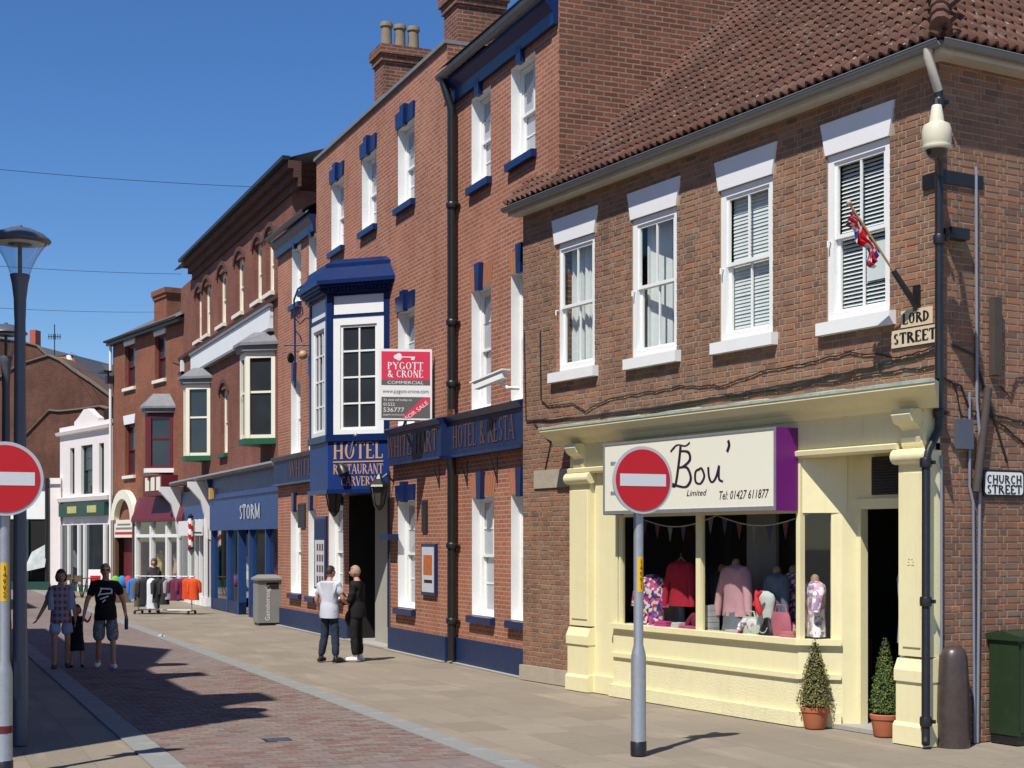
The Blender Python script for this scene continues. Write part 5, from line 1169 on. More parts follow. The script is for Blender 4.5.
# ---------------------------------------------------------------- left side of the street (outside the picture, shades the road)
def terrace(label, p0, t0, t1, eave, gable=None, chim=(), nwin=3):
    fr = Frame(pt(p0, t1), (.4093, -1)); Lt = t1 - t0   # x towards the camera, y out into the street
    root = thing('terrace_house', fr.w(0, 0), fr.rz, label, 'house', 'houses on the shaded side of the street')
    hs = [(Lt * (i + .5) / nwin - .5, Lt * (i + .5) / nwin + .5, z0, z0 + 1.6) for i in range(nwin) for z0 in (4.2, 7.2)]
    m = MB(); wallpanel(m, 0, Lt, 0, eave, hs, 0)
    for (x, f) in ((0, 1), (Lt, -1)):
        q = [(x, 0, 0), (x, 0, eave), (x, -8, eave), (x, -8, 0)]; m.face(q if f > 0 else q[::-1], [(0, 0), (0, eave), (8, eave), (8, 0)])
    m.face([(0, -8, 0), (Lt, -8, 0), (Lt, -8, eave), (0, -8, eave)])
    if gable:
        c = Lt - (gable[0] - t0); m.face([(Lt, 0, eave), (c, 0, gable[1]), (0, 0, eave)])
    m.build('wall', CB, root)
    for h in hs: sash(root, h, 0, .15, WHITE, .06, 2, 2, DGLASS, CB, (.06, .1, .12), STONE)
    m = MB(); m.box(.2, Lt - .2, .01, .3, 2.6, 3.4); m.build('shop_fascia', DGREEN, root); m = MB(); m.box(.3, Lt - .3, .005, .06, .4, 2.6); m.build('shop_pane', DGLASS, root)
    m = MB()
    if gable:
        m.face([(Lt, 0, eave), (Lt, -8, eave), (c, -8, gable[1]), (c, 0, gable[1])]); m.face([(c, 0, gable[1]), (c, -8, gable[1]), (0, -8, eave), (0, 0, eave)])
    else:
        m.face([(Lt, 0, eave), (0, 0, eave), (0, -4, eave + 1.2), (Lt, -4, eave + 1.2)]); m.face([(Lt, -4, eave + 1.2), (0, -4, eave + 1.2), (0, -8, eave), (Lt, -8, eave)])
    m.build('roof', SLATE, root)
    for (t, w_, top, o) in chim: chimney(root, t1 - t - w_ / 2, t1 - t + w_ / 2, o - .3, o + .3, eave - 1, top, [], CB)
terrace('brick house at the left with chimney shadow thrown across the road', -1.6, 13.9, 17.6, 10.4, None, [(15.7, .9, 12.0, -.4), (13.95 + .2, .4, 10.6, -.2)], 2)
terrace('second brick house at the left whose thin chimney shadow points over the road', -1.6, 17.6, 21.5, 10.3, None, [(19.7, .45, 11.7, -.4)], 2)
terrace('gabled brick house at the left with its pointed shadow on the road', -1.6, 21.5, 28.9, 10.3, (25.2, 12.5), [], 3)
terrace('lower brick house at the left behind the walking family', -1.6, 28.9, 35.0, 9.3, None, [], 3)
terrace('last brick house at the left shading the far end of the street', -1.6, 46, 54, 10.8, None, [], 3)
# ---------------------------------------------------------------- street furniture and fittings
def no_entry(loc, yaw, zc, label, num, thick=1.0, band=False):
    t = thing('no_entry_sign', loc, yaw, label, 'road sign', 'no entry signs on grey posts')
    m = MB(); m.lathe([(.081, 0), (.081, .13), (.078, .14), (.078, thick), (.07, thick + .05), (.05, thick + .13), (.05, zc + .3)], (0, 0, 0), 16); p = m.build('post', GALV, t, True)
    m = MB(); m.lathe([(.0835, 0), (.0835, .14), (.079, .145)], (0, 0, 0), 16); m.build('base_sleeve', BLACK, p, True)
    if band: m = MB(); m.lathe([(.0805, .40), (.0805, .47)], (0, 0, 0), 16); m.build('red_band', MAROON, p, True)
    RD_ = .345; y = -.075
    def disc(nm, r0, y0, y1, mat, par):
        m = MB(); n_ = 48; ring = [(r0 * math.cos(2 * math.pi * k / n_), r0 * math.sin(2 * math.pi * k / n_)) for k in range(n_)]
        m.raw([(x, y0, zc + z) for x, z in ring] + [(x, y1, zc + z) for x, z in ring], [tuple(range(n_)), tuple(range(n_, 2 * n_))[::-1]] + [(k, n_ + k, n_ + (k + 1) % n_, (k + 1) % n_) for k in range(n_)]); return m.build(nm, mat, par)
    d = disc('sign_plate', RD_, y - .018, y, SIGNBACK, t); disc('red_disc', RD_ - .032, y - .023, y - .018, REDS, d)
    m = MB(); m.box(-.265, .265, y - .026, y - .0235, zc - .062, zc + .062); m.build('white_bar', WREFL, d)
    for zz in (zc - .14, zc + .16): m = MB(); m.box(-RD_ + .0, RD_ - .08, y, -.045, zz - .02, zz + .02); m.build('clip', GALV, d)
    m = MB(); n_ = 8; z0, z1 = zc - 1.14, zc - .78
    for k in range(n_):
        a0, a1 = R(230 + 80 * k / n_), R(230 + 80 * (k + 1) / n_); r_ = .0515
        m.face([(r_ * math.cos(a0), r_ * math.sin(a0), z0), (r_ * math.cos(a1), r_ * math.sin(a1), z0), (r_ * math.cos(a1), r_ * math.sin(a1), z1), (r_ * math.cos(a0), r_ * math.sin(a0), z1)])
    lb = m.build('number_label', YELLOW, t, True); m = MB()
    for k, ch in enumerate(num): bfont(m, ch, (0, -.053, z1 - .075 - k * .062), (1, 0, 0), (0, 0, 1), .07)
    m.build('number', INK, lb)
    return t
no_entry(ground(638.5, 755), R(24), 2.81, 'round red no entry sign on grey post before the cream shopfront', '14991')
YL = 14.0; no_entry(((4 - CX) / F * YL, YL, 0), R(24), H + (CY - 479) / F * YL, 'round red no entry sign cut by the left edge of the picture', '14992', .95, True)
def lamppost(loc, label):
    t = thing('street_lamp', loc, 0, label, 'street lamp', 'street lamps with glass bowl heads')
    m = MB(); m.lathe([(.085, 0), (.083, .9), (.075, 1.0), (.058, 4.55), (.06, 4.6)], (0, 0, 0), 18); m.build('column', LAMPC, t, True)
    m = MB(); m.lathe([(.06, 4.58), (.065, 4.78), (.085, 4.95), (.105, 5.04), (.10, 5.05), (.03, 5.05)], (0, 0, 0), 18); c = m.build('collar', LAMPC, t, True)
    m = MB(); m.lathe([(.022, 5.04), (.022, 5.36), (.13, 5.37), (.13, 5.38), (.02, 5.39)], (0, 0, 0), 14); m.build('lamp_stem', LAMPC, t, True)
    m = MB(); prof = [(.10, 5.045), (.125, 5.12), (.17, 5.22), (.225, 5.31), (.285, 5.39)]; n_ = 28
    vs = [(r_ * math.cos(2 * math.pi * k / n_), r_ * math.sin(2 * math.pi * k / n_), z) for r_, z in prof for k in range(n_)]
    m.raw(vs, [(i * n_ + k, i * n_ + (k + 1) % n_, (i + 1) * n_ + (k + 1) % n_, (i + 1) * n_ + k) for i in range(len(prof) - 1) for k in range(n_)]); m.build('glass_bowl', LAMPGLASS, t, True)
    m = MB(); m.lathe([(.02, 5.385), (.26, 5.385), (.31, 5.395), (.325, 5.41), (.315, 5.43), (.24, 5.49), (.12, 5.54), (.03, 5.555), (.025, 5.575), (.005, 5.58)], (0, 0, 0), 28); cp = m.build('canopy', LAMPC, t, True)
    m = MB(); m.lathe([(.16, 5.375), (.24, 5.379), (.255, 5.383)], (0, 0, 0), 24); m.build('reflector', WHITE, cp, True)
    m = MB(); m.box(-.035, .035, -.09, -.08, .5, .9); m.build('access_door', LAMPC, t)
lamppost(ground(20, 745), 'tall dark grey street lamp with glass bowl at left, the nearer one'); lamppost(((6 - CX) / F * 23.3, 23.3, 0), 'dark grey street lamp farther off, seen behind the nearer lamp column')
# litter bin
BINM = paint('bin_grey', (.22, .22, .205), .5, .1, 5, .05, dirt=.15)
bl = ground(267, 624.5); t = thing('litter_bin', bl, R(22), 'tall grey litter bin with white lettering beside the blue shop', 'litter bin')
m = MB(); m.box(-.3, .3, -.3, .3, .06, 1.16); m.build('body', BINM, t); m = MB(); m.box(-.27, .27, -.27, .27, 0, .06); m.build('foot', BLACK, t)
m = MB(); m.raw([(-.35, -.35, 1.16), (.35, -.35, 1.16), (.35, .35, 1.16), (-.35, .35, 1.16), (-.35, -.35, 1.21), (.35, -.35, 1.21), (.35, .35, 1.21), (-.35, .35, 1.21), (-.2, -.2, 1.3), (.2, -.2, 1.3), (.2, .2, 1.3), (-.2, .2, 1.3)], [(3, 2, 1, 0), (0, 1, 5, 4), (1, 2, 6, 5), (2, 3, 7, 6), (3, 0, 4, 7), (4, 5, 9, 8), (5, 6, 10, 9), (6, 7, 11, 10), (7, 4, 8, 11), (8, 9, 10, 11)]); m.build('lid', BINM, t)
m = MB(); m.box(-.08, .24, -.305, -.29, .93, 1.1); m.build('mouth', DARK, t); m = MB(); bfont(m, 'Gainsborough', (0, -.302, .57), (0, 0, 1), (-1, 0, 0), .17, fit=.9, depth=.003); m.build('lettering', WHITE, t)
# stone bollard
BOLM = paint('worn_bollard_stone', (.065, .045, .038), .34, .5, 5, .5, 10, spec=.5, dirt=.8, dirtc=(.022, .02, .024), streak=.5)
t = thing('stone_bollard', ground(953, 746), 0, 'worn rounded dark stone bollard at the brick corner', 'bollard')
m = MB(); m.lathe([(.178, -.01), (.176, .3), (.168, .6), (.16, .82), (.15, .95), (.13, 1.02), (.09, 1.06), (.01, 1.075)], (0, 0, 0), 18, 1, .95); m.build('shaft', BOLM, t, True)
# green cabinet
CAB = paint('cabinet_green', (.018, .036, .014), .5, .25, 3, .08, dirt=.3, dirtc=(.06, .06, .05))
cl_ = RF.w(RF.u(985) + .02, -.04); t = thing('utility_cabinet', cl_, RF.rz, 'dark green metal utility cabinet against the side brick wall', 'cabinet')
m = MB(); m.box(0, 1.15, -.40, 0, .1, 1.12); m.build('body', CAB, t); m = MB(); m.box(.01, 1.14, -.38, -.01, 0, .1); m.build('plinth', BLACK, t)
m = MB(); m.prof([(-.44, 1.12), (.02, 1.12), (.02, 1.19), (-.2, 1.22), (-.44, 1.17)], -.03, 1.18); m.build('lid', CAB, t)
for a, b in ((.03, .56), (.59, 1.12)): m = MB(); m.box(a, b, -.412, -.4, .14, 1.09); d = m.build('door', CAB, t); m = MB(); m.lathe([(.015, 0), (.015, .02)], (a + .06, -.42, .55), 8); m.build('lock', GALV, d)
# street name plates
CREAMP = paint('sign_plate_cream', (.62, .50, .34), .6, .1, 6, .05, dirt=.2)
def plate(u0, u1, z0, z1, txt, root, fr_o=.018):
    m = MB(); m.box(u0, u1, fr_o, fr_o + .012, z0, z1); p = m.build('plate', CREAMP, root)
    m = MB(); letters(m, txt, ((u0 + u1) / 2, fr_o + .012, z0 + .035), (-1, 0, 0), (0, 0, 1), (z1 - z0) - .07, fit=abs(u1 - u0) - .06, depth=.003, wt=.24, thin=.11); m.build('lettering', INK, p)
t = thing('street_name_sign', NF.w(0, 0, 0), NF.rz, 'cream two line street sign with black lettering under the flag', 'street sign')
ua, ub = NF.u(901.5, .02), NF.u(933, .02); plate(ub, ua, NF.z(917, 326), NF.z(917, 309), 'LORD', t); plate(NF.u(939.5, .02), NF.u(892, .02), NF.z(915, 345.5), NF.z(915, 328), 'STREET', t)
t = thing('street_name_sign', NF.w(0, 0, 0), NF.rz, 'white plate with black border and black lettering on the side wall', 'street sign')
y0, y1 = RF.u(981), RF.u(1022); zc0, zc1 = RF.z(1000, 497), RF.z(1000, 470)
def rplate(x, ya, yb, za, zb, r_, nm, mat, par):
    P = []
    for (cy, cz, a0) in ((yb - r_, zb - r_, 0), (ya + r_, zb - r_, 90), (ya + r_, za + r_, 180), (yb - r_, za + r_, 270)):
        for k in range(5): P.append((cy + r_ * math.cos(R(a0 + 22.5 * k)), cz + r_ * math.sin(R(a0 + 22.5 * k))))
    n_ = len(P); m = MB(); m.raw([(-x, -y, z) for y, z in P] + [(-x + .014, -y, z) for y, z in P], [tuple(range(n_)), tuple(range(n_, 2 * n_))[::-1]] + [(k, n_ + k, n_ + (k + 1) % n_, (k + 1) % n_) for k in range(n_)]); return m.build(nm, mat, par)
rplate(.034, y0, y1, zc0, zc1, .05, 'border', INK, t); pl_ = rplate(.038, y0 + .025, y1 - .025, zc0 + .025, zc1 - .025, .04, 'plate', WHITE, t)
m = MB()
for txt, zz in (('CHURCH', .145), ('STREET', .035)): letters(m, txt, (-.038, -(y0 + y1) / 2, zc0 + zz), (0, -1, 0), (0, 0, 1), .095, fit=(y1 - y0) - .09, depth=.003, wt=.2, thin=.15, serif=False)
m.build('lettering', INK, pl_)
# dome camera at the corner
t = thing('dome_camera', (4.27, 15.08, 6.02), 0, 'cream dome security camera on a bracket at the building corner', 'camera')
CAMC = paint('camera_cream', (.66, .62, .46), .4, .08, 4, 0)
m = MB(); m.lathe([(.135, .13), (.14, .15), (.14, .16), (.145, .17), (.145, .30), (.13, .35), (.075, .38), (.07, .42), (.05, .54), (.045, .55)], (0, 0, 0), 24); m.build('housing', CAMC, t, True)
m = MB(); m.lathe([(.135, .10), (.148, .115), (.148, .135), (.135, .14)], (0, 0, 0), 24); m.build('trim_ring', CAMC, t, True)
m = MB(); m.ball((0, 0, .115), (.115, .115, .12), 18, 12); m.build('smoked_dome', darkglass('smoked_dome_glass', (.03, .022, .02)), t, True)
c_ = Vector((4.58 - 4.27, 16.05 - 15.08, 0)); m = MB(); m.tube([c_ * .94 + Vector((0, 0, .02)), c_ * .5 + Vector((0, 0, .30)), c_ * .2 + Vector((0, 0, .56)), Vector((0, 0, .60)), Vector((0, 0, .5))], .028, 8); m.build('arm', BLACK, t, True)
# bullet camera on the hotel
u_, z_ = HF.uz(523, 374, SB + .3); t = thing('wall_camera', HF.w(HF.u(519, SB), SB, HF.z(519, 381, SB)), HF.rz, 'white box camera on the hotel wall above the name band', 'camera')
m = MB(); m.obox((.35, .36, .03), (.38, .10, -.06), (-.015, .055, 0), (0.01, 0, .06)); m.build('housing', WHITE, t); m = MB(); m.obox((.37, .365, .1), (.44, .115, -.07), (-.02, .08, 0), (.002, 0, .012)); m.build('sun_shield', WHITE, t); m = MB(); m.tube([(0, 0, -.12), (0, .2, -.12), (.1, .3, -.02)], .03, 8); m.build('bracket', WHITE, t)
# flag
FL = [(.015, .03, .22), (.55, .55, .56), (.52, .012, .02)]
t = thing('union_flag', NF.w(NF.u(918), 0, NF.z(918, 300)), NF.rz, 'small red white and blue flag furled on a slanting wooden pole', 'flag')
u0, z0 = NF.u(918), NF.z(918, 300); u1, z1 = NF.uz(849, 203, .85); tip = Vector((u1 - u0, .85, z1 - z0)); base = Vector((0, .09, .0))
m = MB(); m.box(-.05, .05, .012, .03, -.12, .16); m.tube([(0, .02, -.1), base, base + (tip - base) * .3], [.03, .035, .032], 10); m.build('socket', BLACK, t)
m = MB(); m.tube([base + (tip - base) * .28, tip], .013, 8); m.build('pole', paint('varnished_pole', (.42, .26, .11), .5, .15, 6, 0), t); m = MB(); m.ball(tip, .03, 10, 8); m.build('finial', GOLD, t, True)
m = MB(); dv = (tip - base).normalized(); sd_ = dv.cross(Vector((0, 0, 1))).normalized(); dn = sd_.cross(dv).normalized(); rf_ = random.Random(8); nu, nv = 18, 10; grid = []
if dn.z > 0: dn = -dn
for i in range(nu + 1):
    row = []
    for j in range(nv + 1):
        s_ = .50 + .44 * i / nu; q = base + (tip - base) * s_; hang = .20 * (j / nv) * (.75 + .25 * math.sin(i * .7 + .4)); fold = .05 * math.sin(j * 1.9 + i * .5) * (j / nv)
        row.append(q + dn * hang + sd_ * (fold + .012) - dv * .1 * (j / nv))
    grid.append(row)
for i in range(nu):
    for j in range(nv):
        dgl = abs(i / nu - .5 - (j / nv - .5)) ; dg2 = abs(i / nu - .5 + (j / nv - .5)); cr = abs(i / nu - .5) < .06 or abs(j / nv - .5) < .10; crw = abs(i / nu - .5) < .13 or abs(j / nv - .5) < .2
        m.m = 2 if cr else 1 if crw else 2 if min(dgl, dg2) < .05 else 1 if min(dgl, dg2) < .14 else 0
        m.face([grid[i][j], grid[i + 1][j], grid[i + 1][j + 1], grid[i][j + 1]])
m.build('cloth', [paint('flag_col_%d' % k, c, .85, .1, 8, 0) for k, c in enumerate(FL)], t, True)
# for sale board
YB = 27.6; bx0, by0 = atdepth(405.5, YB); t = thing('for_sale_board', (bx0, by0, 0), R(6), 'pink white and grey estate agent for sale board by the bay', 'sign board')
zz = lambda py: hz(py, YB); wx = lambda px: (px - 405.5) / F * YB
m = MB(); m.box(wx(379), wx(432), 0, .04, zz(420), zz(349)); b = m.build('board', WHITE, t)
PINK = paint('agent_pink', (.66, .035, .09), .45, .04, 4, 0); AGR = paint('agent_grey', (.12, .11, .10), .5, .1, 4, 0)
m = MB(); m.box(wx(381.5), wx(430), -.004, 0, zz(380), zz(351.5)); m.build('pink_panel', PINK, b); m = MB(); m.box(wx(381.5), wx(430), -.0042, 0, zz(385), zz(380.2)); m.box(wx(381.5), wx(430), -.004, 0, zz(418), zz(397)); m.build('grey_panel', AGR, b)
m = MB(); X_, Z_ = (1, 0, 0), (0, 0, 1)
letters(m, 'PYGOTT', (wx(405.5), -.004, zz(369.5)), X_, Z_, .135, fit=wx(423) - wx(387)); letters(m, '& CRONE', (wx(405.5), -.004, zz(377.5)), X_, Z_, .135, fit=wx(423) - wx(387)); bfont(m, 'COMMERCIAL', (wx(405.5), -.0045, zz(384.2)), X_, Z_, .085, fit=wx(423) - wx(387))
m.ball((wx(399), -.006, zz(357)), (.055, .003, .07), 10, 6); m.ball((wx(396.5), -.006, zz(357)), (.05, .003, .045), 10, 6); m.box(wx(400), wx(415), -.008, -.004, zz(357.6), zz(356.6)); m.box(wx(411), wx(414.5), -.008, -.004, zz(360), zz(357.6))
bfont(m, 'To view call today on', (wx(383.5), -.004, zz(401)), X_, Z_, .06, fit=.52, align='l'); bfont(m, '01522', (wx(383.5), -.004, zz(406)), X_, Z_, .085, align='l'); bfont(m, '536777', (wx(383.5), -.004, zz(412)), X_, Z_, .115, fit=.38, align='l'); bfont(m, 'pygott-crone.com', (wx(383.5), -.004, zz(415.5)), X_, Z_, .045, fit=.38, align='l')
m.build('white_lettering', WHITE, b); m = MB(); bfont(m, 'www.pygott-crone.com', (wx(405.5), -.0005, zz(393)), X_, Z_, .10, fit=wx(429) - wx(383)); m.build('web_lettering', AGR, b)
dg = Vector((wx(430) - wx(407), 0, zz(399) - zz(418))); dg.normalize(); pg = Vector((-dg.z, 0, dg.x)); cen = Vector((wx(418.5), -.006, zz(408.2)))
m = MB(); a_, b_ = wx(401), wx(430); m.face([(wx(401), -.006, zz(418)), (wx(411), -.006, zz(418)), (wx(430), -.006, zz(402.5)), (wx(430), -.006, zz(397)), (wx(424.5), -.006, zz(397))]); m.build('diagonal_band', PINK, b)
m = MB(); bfont(m, 'FOR SALE', (wx(418), -.0065, zz(412)) , (math.cos(R(38)), 0, math.sin(R(38))), (-math.sin(R(38)), 0, math.cos(R(38))), .11, fit=.5); m.build('band_lettering', WHITE, b)
m = MB(); m.box(wx(404), wx(407), .04, .09, zz(424), zz(349)); m.box(wx(390), wx(420), .04, .07, zz(421), zz(419)); m.box(wx(404.6), wx(406.4), .09, 1.9, zz(422), zz(420)); m.build('batten', TIMBER, t)
# lanterns by the arch
def lantern(px, py, Y, label):
    x, y = atdepth(px, Y); t = thing('wall_lantern', (x, y, hz(py, Y)), HF.rz, label, 'lantern', 'lanterns at the hotel entrance')
    m = MB(); n_ = 6; m.lathe([(.10, 0), (.17, .34), (.17, .36)], (0, 0, 0), n_); m.build('glass_box', darkglass('lantern_glass_%d' % px, (.05, .045, .035)), t)
    m = MB(); m.lathe([(.24, .36), (.22, .40), (.08, .52), (.05, .58), (.02, .62)], (0, 0, 0), n_); m.lathe([(.02, -.12), (.10, -.03), (.11, 0)], (0, 0, 0), n_)
    for k in range(n_): a = 2 * math.pi * k / n_; m.tube([(.105 * math.cos(a), .105 * math.sin(a), 0), (.175 * math.cos(a), .175 * math.sin(a), .36)], .012, 4)
    m.build('frame', BLACK, t); m = MB(); lo_ = tolocal(HF, x, y); m.tube([(0, 0, .5), (0, -lo_[1] * .5, .62), (0, -lo_[1], .45)], .02, 6); m.build('bracket', BLACK, t)
    for k, dx in enumerate((-.04, .05)): m = MB(); m.ball((dx, 0, .15), (.025, .025, .06), 8, 6); m.build('bulb', WHITE, t, True)
lantern(334, 511, 31.6, 'black lantern on the left of the hotel entrance'); lantern(379, 505, 29.9, 'black lantern on the right of the hotel entrance')
# iron sign bracket on the bay
tpos = tolocal(HF, *atdepth(297, 32.6)); t = thing('iron_sign_bracket', HF.w(tpos[0], tpos[1], 0), HF.rz, 'scrolled wrought iron bracket with gold ball left of the bay', 'bracket')
g_ = lambda px, py: tuple(Vector((-(px - 297) / F * 32.6 * .40, -(px - 297) / F * 32.6 * .92, hz(py, 32.6))))
m = MB(); m.tube([g_(295, 388), g_(295, 330), g_(294, 300), g_(298, 289), g_(308, 282), g_(318, 281)], .022, 6)
m.tube([g_(294, 312), g_(298, 318), g_(303, 314), g_(302, 307), g_(298, 306)], .016, 6); m.tube([g_(295, 318), g_(300, 324), g_(306, 318), g_(318, 320)], .016, 6); m.tube([g_(284, 345), g_(318, 345)], .018, 6); m.tube([g_(284, 352), g_(318, 350)], .012, 6); m.tube([g_(308, 282), g_(305, 290), g_(299, 292)], .016, 6); m.tube([g_(295, 330), g_(300, 336), g_(302, 342)], .014, 6)
m.build('scroll_iron', BLUEM, t); m = MB(); m.ball(g_(303, 355), .10, 12, 8); m.build('gold_ball', GOLD, t, True); m = MB(); m.tube([Vector(g_(291.5, 358)), Vector(g_(291.5, 358)) + Vector((.03, .03, 0))], .11, 14); m.build('iron_disc', BLACK, t); m = MB(); m.ball(g_(318, 300), (.15, .15, .15), 10, 8); m.build('rosette', BLUE, t, True)
# overhead wires
def wire(x0, y0, Y0, x1, y1, Y1, label):
    a = Vector((*atdepth(x0, Y0), hz(y0, Y0))); b = Vector((*atdepth(x1, Y1), hz(y1, Y1))); P = []
    for k in range(17): s_ = k / 16; q = a.lerp(b, s_); q.z -= .25 * 4 * s_ * (1 - s_) * .5; P.append(q)
    m = MB(); m.tube(P, .007, 5); tag(m.build('overhead_wire', BLACK), label, 'wire', 'wires over the street')
wire(-160, 152, 36, 283, 188, 40, 'topmost thin wire crossing the sky to the cornice'); wire(-160, 252, 42, 182, 274, 52, 'middle thin wire crossing the sky'); wire(-120, 299, 46, 160, 312, 57, 'lowest of the three long wires in the sky'); wire(70, 352, 70, 113, 365, 62, 'short wire beside the brick building, the upper one'); wire(70, 366, 70, 113, 373, 62, 'short wire beside the brick building, the lower one')
# aerial, bird, alarm box, litter
t = thing('roof_aerial', (*atdepth(54.5, 80), hz(362, 80)), 0, 'thin television aerial above the far brick gable', 'aerial')
m = MB(); m.tube([(0, 0, 0), (0, 0, 2.0)], .03, 5); m.tube([(-.35, 0, 1.35), (.35, 0, 1.35)], .02, 4); m.build('mast', BLACK, t)
for k in range(6): m = MB(); x = -.3 + .12 * k; m.tube([(x, 0, 1.2), (x, 0, 1.5)], .02, 4); m.build('element', BLACK, t)
t = thing('pigeon', (*atdepth(271, 40.6), hz(187.5, 40.6)), R(160), 'dark pigeon perched on the brick cornice', 'bird')
m = MB(); m.tube([(-.16, 0, .06), (-.08, 0, .09), (.0, 0, .13), (.08, 0, .18), (.12, 0, .25), (.14, 0, .28)], [.02, .06, .075, .06, .035, .03], 10); m.ball((.135, 0, .29), .035, 10, 8); m.tube([(.16, 0, .29), (.2, 0, .28)], [.012, .004], 6); m.tube([(-.14, 0, .07), (-.28, 0, .02)], [.045, .03], 8); m.tube([(.0, .02, .07), (.01, .02, 0)], .008, 5); m.tube([(.0, -.02, .07), (.01, -.02, 0)], .008, 5); m.build('body', paint('pigeon_grey', (.035, .035, .042), .8, .3, 8, 0), t, True)
al = thing('alarm_box', CF.w(CF.u(184), .0, CF.z(184, 366)), CF.rz, 'white alarm box with dark bracket on the brick corner', 'alarm box')
m = MB(); m.box(-.12, .12, .01, .12, -.2, .2); m.build('case', WHITE, al); m = MB(); m.tube([(.1, .05, .0), (.5, .3, .15)], .03, 5); m.box(.05, .3, .02, .1, -.45, 0); m.build('bracket', BLACK, al)
lp = thing('litter_paper', ground(162, 637), R(20), 'crumpled scrap of white paper lying on the road', 'litter')
m = MB(); rp = random.Random(3); pts = [(rp.uniform(-.09, .09), rp.uniform(-.07, .07), rp.uniform(0, .09)) for _ in range(14)]
for k in range(12): m.face([pts[k], pts[(k + 3) % 14], pts[(k + 7) % 14]])
m.build('paper', WHITE, lp)
cw = thing('corner_lamp', DF.w(DL, .1, DF.z(113, 384)), DF.rz, 'small dark lamp on the white downpipe corner', 'lamp')
m = MB(); m.box(-.18, .12, -.05, .2, -.0, .3); m.build('box', BLACK, cw); m = MB(); m.box(-.2, .6, .0, .35, .45, .52); m.tube([(0, .1, .3), (0, .1, .46)], .04, 6); m.build('hood', BLACK, cw)
# ---------------------------------------------------------------- topiary
LEAF = brickpiece('box_leaf', [(0, (.05, .075, .012)), (.3, (.10, .125, .022)), (.55, (.17, .18, .04)), (.8, (.26, .24, .07)), (1, (.34, .29, .10))], soot=.1)
LEAF2 = brickpiece('box_leaf_green', [(0, (.025, .06, .008)), (.4, (.045, .11, .014)), (.75, (.09, .17, .028)), (1, (.16, .23, .05))], soot=.1)
def topiary(loc, h, r_, mat, seed, label):
    t = thing('topiary_pot', loc, seed, label, 'potted plant', 'clipped box cones by the shop door'); rr = random.Random(seed)
    m = MB(); m.lathe([(.115, 0), (.125, .02), (.155, .19), (.165, .195), (.17, .24), (.16, .25), (.145, .25), (.14, .21), (.0, .21)], (0, 0, 0), 24); m.build('pot', TERRA, t, True)
    m = MB(); m.tube([(0, 0, .2), (0, 0, h * .8)], [.02, .008], 6); m.build('stem', TIMBER, t)
    m = MB(); z0 = .27
    def rad(z): s_ = (z - z0) / (h - z0); return r_ * (1 - s_) ** .8 * (.86 + .14 * min(1, s_ * 8)) * (1 + .06 * math.sin(z * 17 + seed)) + .012
    for k in range(2600):
        s_ = 1 - math.sqrt(rr.random()); z = z0 + (h - z0) * min(.995, s_ * 1.0); a = rr.uniform(0, 6.283); q = rad(z) * (rr.uniform(.78, 1.07) + (rr.uniform(.05, .3) if rr.random() < .06 else 0)) * (1 + .07 * math.sin(3 * a + z * 9))
        c = Vector((q * math.cos(a), q * math.sin(a), z)); n = Vector((math.cos(a) + rr.uniform(-.7, .7), math.sin(a) + rr.uniform(-.7, .7), rr.uniform(-.2, 1.0))).normalized(); u = n.orthogonal().normalized(); v = n.cross(u); l = rr.uniform(.010, .018); an = rr.uniform(0, 6.28); u, v = u * math.cos(an) + v * math.sin(an), v * math.cos(an) - u * math.sin(an)
        m.face([c - u * l * .9, c - v * l * .5, c + u * l, c + v * l * .5])
    tag(m.build('foliage', mat, t), kind='stuff')
    m = MB(); m.lathe([(rad(z0) * .78, z0), (rad(z0 + .2) * .8, z0 + .2), (rad(h * .6) * .78, h * .6), (.01, h * .95)], (0, 0, 0), 12); m.build('dark_core', paint('core_dark_tone_%d' % seed, (.012, .018, .006), .9, .4, 30, .5), t, True)  # solid dark cone filling the bush behind the leaves
topiary(ground(815, 728), 1.06, .20, LEAF, 3, 'yellow green clipped cone bush in terracotta pot before the shop window'); topiary(ground(885, 736), 1.12, .17, LEAF2, 5, 'deep green clipped cone bush in terracotta pot in the doorway')

# drain cover let into the road
dp = ground(277, 740); t = thing('drain_cover', (dp[0], dp[1], 0.0), RZ_ROAD, 'small dark iron drain cover let into the road blocks', 'drain cover')
m = MB(); m.box(-.15, .15, -.15, .15, -.02, .0045); m.build('frame', BLACK, t)
for k in range(6): m = MB(); m.box(-.12, .12, -.12 + k * .042, -.10 + k * .042, .0045, .009); m.build('bar', LAMPC, t)
